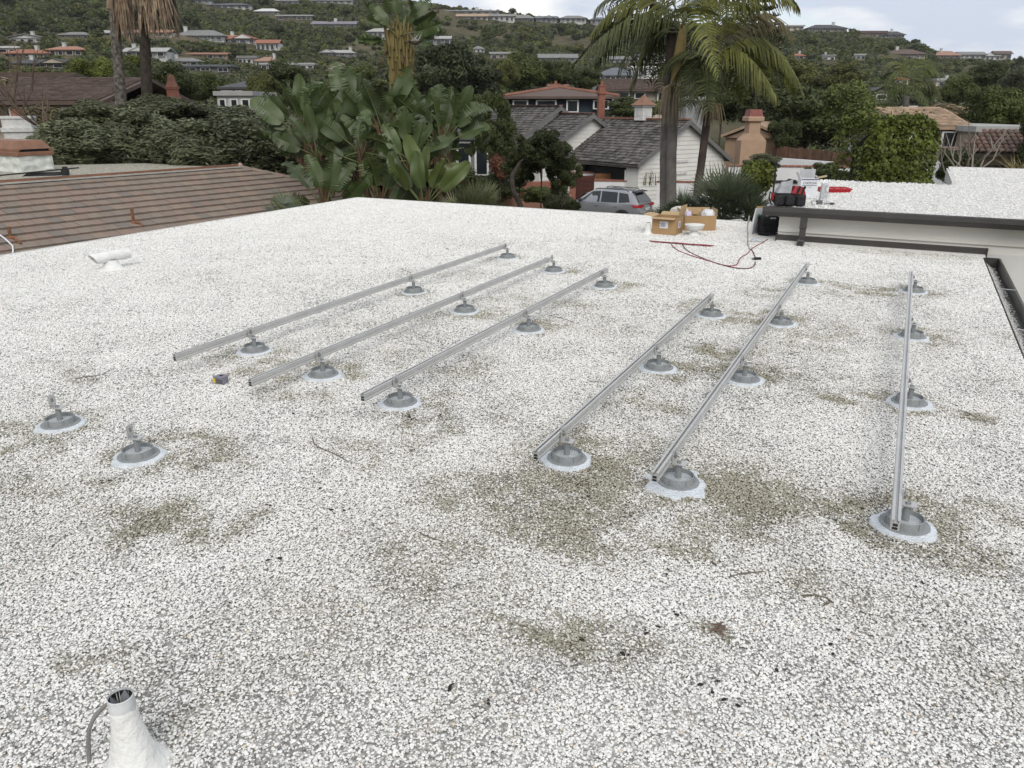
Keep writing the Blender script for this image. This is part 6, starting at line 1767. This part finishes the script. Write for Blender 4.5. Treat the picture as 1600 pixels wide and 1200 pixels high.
# trees further back
for a_ in (('broad olive tree before the beige two gabled house',45,103,142,96,80,CR_HI,L_OL), ('rounded yellow green tree beside the first shaggy trunk',150,90,140,84,78,CR_HI,L_YG), ('bright box shaped bush above the long brown roof',108,128,158,70,60,CR_HI,L_YG),
        ('dark tree between the two shaggy trunks',205,98,150,54,70,CR_HI,L_DK), ('yellow green palm like bush beside the dark shaggy trunk',212,84,112,40,90,CR_MD,L_YG), ('dark bushy tree right of the shaggy palms',268,96,165,90,55,CR_HI,L_DK), ('dark green tree under the flat carport',318,112,160,66,75,CR_HI,L_MD),
        ('dark olive tree before the white garage',412,112,175,60,65,CR_HI,L_OL), ('dense dark tree behind the bird of paradise leaves',448,95,150,90,80,CR_HI,L_DK), ('small green tree beside the tan front gable',560,96,150,60,95,CR_HI,L_MD),
        ('tall dark pine mass right of the tall bird of paradise',690,72,190,100,60,CR_PN,L_PN), ('shaggy dark pine below the bare slope',650,92,190,80,55,CR_PN,L_PN), ('dark pine beside the blue house',742,88,180,96,66,CR_PN,L_PN), ('big round dark tree above the blue house roof',815,82,142,90,90,CR_HI,L_MD),
        ('round dark tree next to the big one above the blue house',868,92,142,74,92,CR_HI,L_DK), ('bright green tree at the edge of the dark pines',792,92,138,40,84,CR_HI,L_OL), ('dark tree left of the blue grey house',915,104,142,50,96,CR_HI,L_DK), ('dark shrubs between the blue house and the brown roof',985,150,190,84,56,CR_HI,L_DK),
        ('low dark hedge before the brown roofed house',1040,152,182,60,60,CR_HI,L_MD), ('dark tree behind the drooping palm fronds',1130,110,190,90,75,CR_HI,L_DK), ('dark pine behind the leaning palm trunk',1190,118,200,80,66,CR_PN,L_DK),
        ('large dark spreading tree behind the brown fence',1262,130,236,150,57,CR_HI,L_DK), ('large tree with sunny top behind the clipped hedge',1318,128,222,110,56,CR_HI,L_MD), ('yellow green topped tree on the slope foot',1240,88,150,80,110,CR_HI,L_OL), ('olive tree above the large dark spreading tree',1312,98,150,80,105,CR_HI,L_OL),
        ('dark tree low beside the fence end',1225,180,236,50,52,CR_HI,L_DK), ('round tree with bright leaf tufts beside the tiled house',1553,122,210,90,52,CR_HI,L_MD), ('dark tree cut by the frame edge above the tiled house',1622,150,290,60,36,CR_HI,L_DK), ('pinkish plumed reed bed before the pale slope',1478,160,188,70,66,CR_MD,L_PK),
        ('low hedge under the queen palm',1385,160,186,70,70,CR_HI,L_DK), ('dark round tree behind the pinkish reeds',1540,96,140,60,120,CR_HI,L_DK), ('dark green tree right of the queen palm',1500,118,165,60,100,CR_HI,L_MD), ('grey green tree at the frame edge above the dark one',1592,100,150,50,110,CR_HI,L_GR)):
    T(*a_)
# araucaria like pine behind the palms
c = at(1190, 60, 110); gz = th(c.x, c.y); t = thing('pine_tree', 'dark symmetrical pine with tiered upswept branches behind the palms', 'pine tree', (c.x, c.y, gz), 0)
topz = at(1190, -25, 110).z-gz; MB().tube([(0,0,-.2),(0,0,topz)], [.35,.06], 8).build('trunk', M_barkd, t, True)
g = random.Random(2)
for k in range(13):
    z = topz*(.34+.66*k/13); r = 5.2*(1-k/13.5)+.3
    m = MB()
    for j in range(9):
        a = j*2*PI/9+k*.7; e = Vector((r*math.cos(a), r*math.sin(a), z+r*.28)); s = Vector((0,0,z))
        m.tube([s, s.lerp(e,.6)+Vector((0,0,-.15)), e], [.06,.05,.03], 4, False)
        for q in range(26):
            p = s.lerp(e, .25+.75*q/26)+Vector((g.uniform(-.1,.1),g.uniform(-.1,.1),-.1)); d = Vector((g.uniform(-1,1),g.uniform(-1,1),g.uniform(.1,1))).normalized()*.5; w_ = Vector((-d.y, d.x, .1)).normalized()*.09
            m.add([p-w_, p+w_, p+d+w_*.5, p+d-w_*.5], [(0,1,2,3)])
    m.build('branch_tier', L_PN, t)

# ---------------------------------------------------------------- scrub and trees over the hillside
def clear_of_houses(px, top, bot, half, D):
    for x0, x1, yr, yb, Dh, _ in HOUSES:
        if D < Dh+4 and px+half > x0-2 and px-half < x1+2 and top < yb-.32*(yb-yr) and bot > yr-40: return False
        if abs(D-Dh) < 8 and x0-half*.3 < px < x1+half*.3: return False
    return True
gs = np.random.default_rng(77)
kinds = [('dark', L_DK, CR_LO), ('green', L_MD, CR_LO), ('olive', L_OL, CR_LO), ('grey green', L_GR, CR_LO)]
cnt = 0; tries = 0
while cnt < 230 and tries < 6000:
    tries += 1
    px = gs.uniform(-30, 1630); D = 95+355*gs.random()**.85
    p = at(px, 100, D); z = th(p.x, p.y); p.z = z
    r = gs.uniform(1.8, 4.0)*(1 if D > 150 else 1.15); h = r*gs.uniform(1.5, 2.3)
    X, Yb, s = proj(p); top = proj((p.x, p.y, z+h))[1]
    if Yb > 190 or not clear_of_houses(X, top, Yb, r*s, D): continue
    k = int(gs.choice(4, p=[.42,.28,.16,.14])); nm, mt, lib = kinds[k]
    best = min(HOUSES, key=lambda H_: abs((H_[0]+H_[1])/2-X)+abs((H_[2]+H_[3])/2-Yb)*1.5+(0 if H_[4] > 150 else 400))
    where = 'below' if Yb > best[3]+4 else 'above' if Yb < best[2]-4 else 'beside'
    noun = best[5]
    short = noun.split(' with ')[0].split(' behind ')[0].split(' beside ')[0].split(' above ')[0].split(' beneath ')[0].split(' below ')[0].split(' under ')[0].split(' before ')[0]
    sz = 'big' if r > 3 else 'small'
    t = thing('hillside_tree', '%s %s tree %s the %s' % (sz, nm, where, short), 'tree', (p.x, p.y, z-.2), 0, 'trees scattered over the hillside')
    o = link('crown', lib[int(gs.integers(6))], t, (0,0,h*.58), (0,0,gs.uniform(0,6)), (r/.82, r/.82, h*.52)); own(o, mt)
    link('trunk', TRK[int(gs.integers(3))], t, (0,0,0), None, (r*.7, r*.7, h*.75))
    cnt += 1
# uncountable scrub as one mass
SCR = []
for i, mt in enumerate((L_DK, L_MD, L_OL, L_GR, L_MD, L_DK, L_GR)):
    SCR.append(crown('bush', 200+i, 420, .24, 8, mt, core=.7))
N_ = 80000
D = np.sqrt(gs.uniform(95**2, 475**2, N_)); PX = gs.uniform(-150, 1750, N_)
keep, pts, scl = [], [], []
for d, x in zip(D, PX):
    p = at(x, 100, d)
    n = mnoise.fractal(Vector((p.x*.022, p.y*.022, 1.7)), 1.0, 2.0, 3)
    n2 = mnoise.noise(Vector((p.x*.008, p.y*.008, 5.0)))
    X = x
    dry = .45 if (x < 130 and d > 330) else .8 if (660 < x < 800 and 350 < d < 440) or (860 < x < 950 and 345 < d < 425) else 0
    if n+.35*n2-dry < -.52+gs.uniform(-.3,.3): continue
    z = th(p.x, p.y); r = gs.uniform(.8, 2.4)
    X, Yb, s = proj((p.x, p.y, z)); top = proj((p.x, p.y, z+r*1.3))[1]
    if Yb > 180: continue
    bad = False
    for x0, x1, yr, yb, Dh, _ in HOUSES:
        if x0-3 < X < x1+3 and ((d < Dh+2 and top < yb-.3*(yb-yr) and Yb > yr) or abs(d-Dh) < 5): bad = True; break
    if bad: continue
    pts.append((p.x, p.y, z+r*.35)); scl.append((r, r, r*gs.uniform(.6,1.0)))
    if len(pts) >= 26000: break
n = len(pts)
tag(instancer('hillside_scrub', pts, np.stack([np.zeros(n), np.zeros(n), gs.uniform(0,6,n)], -1), scl, np.ones((n,3)), SCR), kind='stuff')
# garden ground cover on the flat below
N_ = 5200; pts, scl = [], []
while len(pts) < N_:
    x, d = gs.uniform(-150, 1750), 47+55*gs.random()
    p = at(x, 150, d); z = th(p.x, p.y); r = gs.uniform(.5, 1.5)
    top = proj((p.x, p.y, z+r*1.4))[1]
    if 700 < x < 1240 and d < 72: N_ -= 1; continue
    pts.append((p.x, p.y, z+r*.4)); scl.append((r, r, r*gs.uniform(.7,1.3)))
n = len(pts)
tag(instancer('garden_undergrowth', pts, np.stack([np.zeros(n), np.zeros(n), gs.uniform(0,6,n)], -1), scl, np.ones((n,3)), SCR), kind='stuff')

# ================================================================== TOOLS ON THE HIGHER ROOF AND AT ITS FOOT
TZ = WZ+.005
M_blk = pm('black_nylon', (.014,.014,.016), (.026,.026,.028), scale=25, rough=.75, bump=.3, bscale=60)
M_redn = pm('red_nylon', (.30,.022,.024), (.22,.018,.02), scale=18, rough=.65)
M_greyn = pm('grey_cloth', (.36,.37,.39), (.24,.25,.27), scale=14, rough=.8, bump=.4, bscale=30)
p = atz(1230, 322, TZ); t = thing('tool_bag', 'black and red open tool bag at the corner of the higher roof', 'tool bag', (p.x, p.y+.08, TZ), YW-.12)
MB().bbox((0,.02,.085), (.38,.24,.16), .035).build('bag_body', M_blk, t)
m = MB(); m.hexa([(.0,-.10,.16),(.18,-.10,.14),(.18,.12,.14),(.0,.12,.16),(.05,-.05,.235),(.15,-.06,.235),(.15,.08,.23),(.05,.08,.24)]); m.build('red_panel', M_redn, t)
m = MB(); m.hexa([(-.17,-.10,.16),(.0,-.08,.16),(.02,.1,.16),(-.17,.1,.16),(-.12,-.05,.28),(.02,-.03,.325),(.04,.07,.315),(-.1,.08,.28)]); m.build('grey_flap', M_greyn, t)
for k, x in enumerate((-.14,-.01,.12)): MB().bbox((x,-.125,.075), (.11,.05,.13), .015).build('pocket', M_blk, t)
for k, x in enumerate((.10,.16)): MB().box((x-.02,-.09,.19), (.022,.03,.12), rz=0, ry=.35).build('strap', M_blk, t)
MB().tube([(-.21,.0,.14),(-.245,-.03,.17),(-.25,-.03,.09),(-.22,-.06,.02)], .010, 6).build('handle', M_blk, t, True)
MB().bbox((-.215,-.06,.11), (.03,.08,.10), .012).build('red_pouch', M_redn, t)
m = MB().tube([(-.06,.0,.29),(-.02,.03,.315),(.06,.0,.30)], .014, 6); m.build('carry_handle', M_blk, t, True)
tag(MB().tube([atz(1208,302,TZ+.06), at(1213,252,10.75)], .012, 8).build('pole', M_black, None, True), 'thin black pole standing at the corner of the higher roof', 'pole')
# white carton with blue print
p = atz(1259, 310, TZ); t = thing('white_carton', 'tall white printed carton with its lid flap up beside the tool bag', 'box', (p.x, p.y+.05, TZ), YW-.03)
M_cart = pm('white_carton_board', (.70,.71,.73), (.63,.64,.66), scale=6, rough=.6); M_navy = pm('navy_print', (.03,.06,.13), rough=.5); M_inkb = pm('black_print', (.02,.035,.045), rough=.5)
cw, chh = .232, .262
m = MB(); m.box((0,-.06,chh/2), (cw,.004,chh)); m.box((0,.08,chh/2), (cw,.004,chh)); m.box((-cw/2+.002,.01,chh/2), (.004,.136,chh)); m.box((cw/2-.002,.01,chh/2), (.004,.136,chh)); m.box((0,.01,.004), (cw-.01,.13,.004)); m.build('carton_body', M_cart, t)
m = MB(); m.hexa([(-cw/2+.01,.078,chh),(cw/2-.01,.078,chh),(cw/2-.01,.082,chh),(-cw/2+.01,.082,chh),(-cw/2+.015,.068,chh+.115),(cw/2-.012,.068,chh+.115),(cw/2-.012,.072,chh+.115),(-cw/2+.015,.072,chh+.115)]); m.build('lid_flap', pm('carton_grey_inside', (.52,.53,.55), rough=.8), t)
m = MB(); m.hexa([(-cw/2-.004,-.05,chh),(-cw/2,-.05,chh),(-cw/2,.07,chh),(-cw/2-.004,.07,chh),(-cw/2-.045,-.04,chh+.085),(-cw/2-.041,-.04,chh+.085),(-cw/2-.041,.06,chh+.085),(-cw/2-.045,.06,chh+.085)]); m.build('side_flap', M_cart, t)
MB().box((0,-.0635,chh-.012), (cw-.006,.0015,.012)).build('print_band', M_navy, t)
def lettering(txt, size, mat, par, loc, name, sx=1.0):
    cu = bpy.data.curves.new('lettering', 'FONT'); cu.body = txt; cu.size = size; cu.align_x = 'CENTER'; cu.extrude = .0006
    tmp = bpy.data.objects.new('tmp', cu); COL.objects.link(tmp)
    dg = bpy.context.evaluated_depsgraph_get(); me = bpy.data.meshes.new_from_object(tmp.evaluated_get(dg)); bpy.data.objects.remove(tmp)
    me.materials.clear(); me.materials.append(mat)
    return link(name, me, par, loc, (PI/2,0,0), (sx,1,1))
lettering('CHEMLINK', .042, M_inkb, t, (.004,-.0628,chh-.072), 'printed_name', .92)
MB().box((0,-.0635,chh-.088), (cw*.84,.0015,.006)).build('print_rule', M_navy, t)
lettering('1 Part', .020, M_inkb, t, (.004,-.0628,chh-.118), 'small_print')
lump('plastic_sheet', 'crumpled clear plastic sheet at the foot of the white carton', 'plastic', Vector((p.x-.02, p.y-.05, TZ+.035)), (.10,.05,.04), M_packw, 8)
m = MB().box((0,0,0), (.125,.02,.022)); o = m.build('wood_stick', pm('pale_wood', (.46,.38,.24), rough=.8)); o.location = (p.x+.165, p.y+.09, TZ+.285); o.rotation_euler = (0,-.18,YW); tag(o, 'pale wooden stick poking out past the white carton', 'stick')
p2 = atz(1285, 316, TZ); t = thing('foil_pouch', 'upright silver foil sealant pouch before the red lid', 'pouch', (p2.x, p2.y+.03, TZ), YW)
m = MB(); m.hexa([(-.045,-.035,0),(.045,-.035,0),(.045,.035,0),(-.045,.035,0),(-.040,-.020,.24),(.046,-.016,.245),(.046,.012,.245),(-.040,.012,.24)]); m.hexa([(-.040,-.018,.24),(.046,-.014,.245),(.046,.010,.245),(-.040,.010,.24),(-.024,-.005,.275),(.020,-.004,.29),(.020,.002,.29),(-.024,.002,.275)])
m.build('foil_body', pm('crinkled_foil', (.58,.59,.60), (.46,.47,.48), scale=14, rough=.35, metal=.5, bump=.7, bscale=26), t)
MB().prism([(.0,-.040,.16),(.044,-.036,.235),(.046,-.030,.12)], (0,.004,0)).build('folded_corner', M_cart, t)
pr_ = atz(1300, 303, TZ); t = thing('red_lid', 'red plastic tool case lid lying open on the higher roof', 'case', (pr_.x, pr_.y+.1, TZ), YW-.03)
M_redp = pm('red_plastic', (.40,.022,.028), (.33,.018,.022), scale=4, rough=.4)
m = MB(); L_, W_, h_ = .42, .24, .062
m.hexa([(-L_/2,-W_/2,0),(L_/2-.04,-W_/2,0),(L_/2-.04,W_/2,0),(-L_/2,W_/2,0),(-L_/2-.01,-W_/2-.02,h_),(L_/2,-W_/2-.02,h_),(L_/2,W_/2+.02,h_),(-L_/2-.01,W_/2+.02,h_)]); m.build('lid_shell', M_redp, t)
m = MB()
for (c, d) in (((0,-W_/2-.015,h_+.008),(L_+.01,.02,.02)), ((0,W_/2+.015,h_+.008),(L_+.01,.02,.02)), ((-L_/2,0,h_+.008),(.02,W_+.01,.02)), ((L_/2-.005,0,h_+.008),(.02,W_+.01,.02))): m.box(c, d)
m.build('lid_rim', M_redp, t)['kind'] = 'stuff'
for k in range(4): MB().box((-.145+.1*k, 0, h_+.004), (.055,.15,.014)).build('molded_rib', M_redp, t)
p = atz(1250, 321, TZ); o = MB().tube([(-.09,0,.025),(-.06,0,.03),(.03,.01,.03),(.05,.01,.026)], [.020,.026,.024,.012], 10).build('sealant_tube', pm('orange_tube', (.45,.17,.09), (.50,.34,.26), scale=14, rough=.4), None, True); o.location = (p.x, p.y, TZ); o.rotation_euler = (0,0,YW-.1); tag(o, 'orange and clear sealant tube lying at the roof edge', 'tube')
p = atz(1282, 320, TZ); t = thing('caulking_gun', 'grey caulking gun lying by the silver pouch', 'tool', (p.x, p.y, TZ), YW-.08)
m = MB(); m.box((-.02,0,.03), (.07,.05,.05)); m.build('gun_body', pm('gun_grey', (.16,.165,.17), (.10,.105,.11), scale=20, rough=.5), t); MB().tube([(0,0,.03),(.17,.0,.028)], .006, 6).build('rod', M_bolt, t, True); MB().tube([(.05,.02,.012),(.19,.02,.01)], .006, 6).build('side_bar', M_dark, t, True); MB().bbox((.14,0,.018), (.05,.035,.025), .006).build('trigger_grip', M_dark, t); MB().bbox((-.085,0,.022), (.05,.05,.034), .006).build('white_cap', M_cart, t)
lump('glove', 'small greenish grey glove among the tools', 'glove', Vector((p.x-.07, p.y+.08, TZ+.02)), (.07,.03,.018), pm('glove_cloth', (.22,.22,.15), (.14,.14,.10), scale=15, rough=.9), 5)
p = atz(1478, 325, TZ); t = thing('vent_stub', 'small white curved vent stub on the higher roof', 'vent', (p.x-.05, p.y, TZ)); MB().tube([(-.03,0,-.01),(-.015,0,.05),(.02,0,.10),(.045,0,.125)], [.028,.022,.020,.019], 10).build('pipe', M_white, t, True); MB().tube([(.045,0,.125),(.047,0,.127)], .014, 8).build('pipe_bore', M_black, t)
# black bag, white panel and box at the foot of the wing
p = atz(1196, 368, 0); t = thing('black_bag', 'soft black tool case standing against the end of the cream wall', 'bag', (p.x, p.y+.1, .005), YW)
MB().bbox((0,0,.135), (.255,.17,.255), .035).build('bag_body', M_blk, t); MB().tube([(-.08,-.02,.255),(-.06,-.02,.30),(.05,-.02,.30),(.08,-.02,.255)], .012, 7).build('handle', M_blk, t, True)
MB().box((.035,-.0865,.225), (.075,.003,.016)).build('white_badge', M_cart, t); MB().tube([(-.12,-.05,.19),(-.155,-.06,.12),(-.15,-.07,.03),(-.13,-.08,.01)], .008, 6).build('shoulder_strap', M_blk, t, True); MB().bbox((.0,-.095,.07), (.19,.025,.11), .01).build('front_pocket', M_blk, t)
m = MB(); g = random.Random(8)
for k in range(6):
    c0 = Vector((p.x+g.uniform(-.05,.12), p.y-.06+g.uniform(-.04,.04), .02)); r = g.uniform(.05,.11)
    m.tube([c0+Vector((r*math.cos(a_/10*6.28)*1.4, r*math.sin(a_/10*6.28)*.6, .012*(k % 3))) for a_ in range(9)], .007, 5)
tag(m.build('cable_coil', M_blk, None, True), 'black cable coil lying at the foot of the black bag', 'cable')
p = atz(1176, 366, 0); t = thing('white_panel_box', 'narrow upright white carton with green print beside the black bag', 'box', (p.x, p.y+.05, .005), YW+1.0)
MB().hexa([(-.15,-.02,0),(.15,-.02,0),(.15,.02,0),(-.15,.02,0),(-.16,-.05,.36),(.13,-.06,.33),(.13,-.05,.33),(-.16,-.04,.36)]).build('carton_body', M_cart, t); MB().box((-.02,-.05,.24), (.10,.004,.05), rx=.1).build('green_print', pm('green_print', (.10,.32,.22), rough=.5), t)
p = atz(1190, 358, 0); carton('low cardboard box half hidden behind the black bag', (p.x+.02, p.y+.3, .005), YW, .28, .22, .27, [('f',.3,.08,.1)], [])
lump('plastic_bag', 'crumpled clear plastic bag on the gravel by the black bag', 'plastic', atz(1182, 376, .02), (.085,.06,.035), pm('clear_film', (.50,.52,.54), (.40,.42,.44), scale=12, rough=.2, bump=.6, bscale=25), 12)

# ================================================================== LITTER ON THE GRAVEL
M_twig = pm('grey_twig', (.17,.15,.12), (.11,.095,.075), scale=20, rough=.9)
TW_ = (('curved twig between the loose mounts and the third rail', [(488,684),(492,694),(505,702),(525,710),(545,722)]), ('straight twig in the open gravel below the third rail', [(655,832),(668,838),(692,846)]), ('thin pale twig at the near side of the dirty patch', [(1138,902),(1160,896),(1192,893)]),
       ('thin forked twig near the gutter edge in the foreground', [(1252,930),(1275,930),(1298,938),(1285,947)]), ('dark twig on the gravel towards the tiled roof', [(118,592),(140,588),(158,586),(172,578)]), ('thin twig lying between the two long right hand rails', [(1230,555),(1242,551),(1256,550)]),
       ('short dark twig before the gutter side mount row', [(1494,642),(1510,644),(1520,650)]), ('thin twig between the third and shortest rails', [(858,492),(880,498),(898,504)]), ('thin twig behind the first rail middle mount', [(622,418),(632,422),(642,426)]))
for lab, px_ in TW_:
    tag(MB().tube(path(px_, .010, 3), .0028, 5).build('twig', M_twig, None, True), lab, 'twig', 'twigs on the gravel roof')
p = atz(1124, 985, .012); m = MB(); g = random.Random(3)
for k in range(9):
    a_ = g.uniform(0,6.28); l = g.uniform(.022,.05); c = Vector((g.uniform(-.02,.02), g.uniform(-.02,.02), g.uniform(0,.012))); d = Vector((math.cos(a_), math.sin(a_), g.uniform(0,.2)))*l; s = Vector((-math.sin(a_), math.cos(a_), 0))*.007
    m.add([c, c+d*.5-s, c+d, c+d*.5+s], [(0,1,2,3)])
o = m.build('dry_leaf', pm('dead_brown_leaf', (.16,.10,.075), (.11,.07,.05), scale=9, rough=.9)); o.location = p; tag(o, 'crumpled brown dead leaf on the foreground gravel', 'leaf')
gd = np.random.default_rng(21); pts, scl, col = [], [], []
for px, py in ((190,742),(165,752),(230,690),(55,695),(418,785),(538,795),(508,765),(520,796),(465,646),(484,649),(685,648),(640,655),(765,380),(698,389),(724,382),(1040,893),(1030,980),(985,1019),(1105,1065),(1155,1094),(1437,912),(905,760),(925,770),(912,776),(866,760),(1380,800),(1350,790),(1500,730),(1300,980),(1295,1010),(580,715),(560,640),(440,870),(360,940),(370,945),(910,1010),(1020,990),(1060,960),(300,640),(620,600),(1100,620),(1160,640),(850,700),(1200,1040),(700,1080),(760,1100),(1270,700),(1420,700),(1470,560)):
    p = atz(px, py, .010)
    for k in range(int(gd.integers(1, 4))):
        pts.append((p.x+gd.normal()*.02, p.y+gd.normal()*.02, .012)); s = gd.uniform(.004,.009); scl.append((s*1.3, s, s*.7)); col.append((.025,.024,.022))
n = len(pts)
instancer('gravel_debris', pts, np.stack([gd.uniform(-.4,.4,n)]*2+[gd.uniform(0,6,n)], -1), scl, np.array(col), protos)

# ================================================================== THIN AIR HAZE
hm = bpy.data.materials.new('haze_air'); hm.use_nodes = True; hn = hm.node_tree; hn.nodes.clear()
ho = hn.nodes.new('ShaderNodeOutputMaterial'); hv = hn.nodes.new('ShaderNodeVolumePrincipled')
hv.inputs['Color'].default_value = (.92, .95, 1.0, 1); hv.inputs['Density'].default_value = .00012; hv.inputs['Anisotropy'].default_value = .2
hn.links.new(hv.outputs[0], ho.inputs['Volume'])
lo_z = min(v[2] for v in verts)-1.0
hi_z = max(v[2] for v in verts)+30.0
o = MB().box((0, 0, (lo_z+hi_z)/2), (9000, 9000, hi_z-lo_z)).build('haze', hm)
tag(o, kind='stuff')
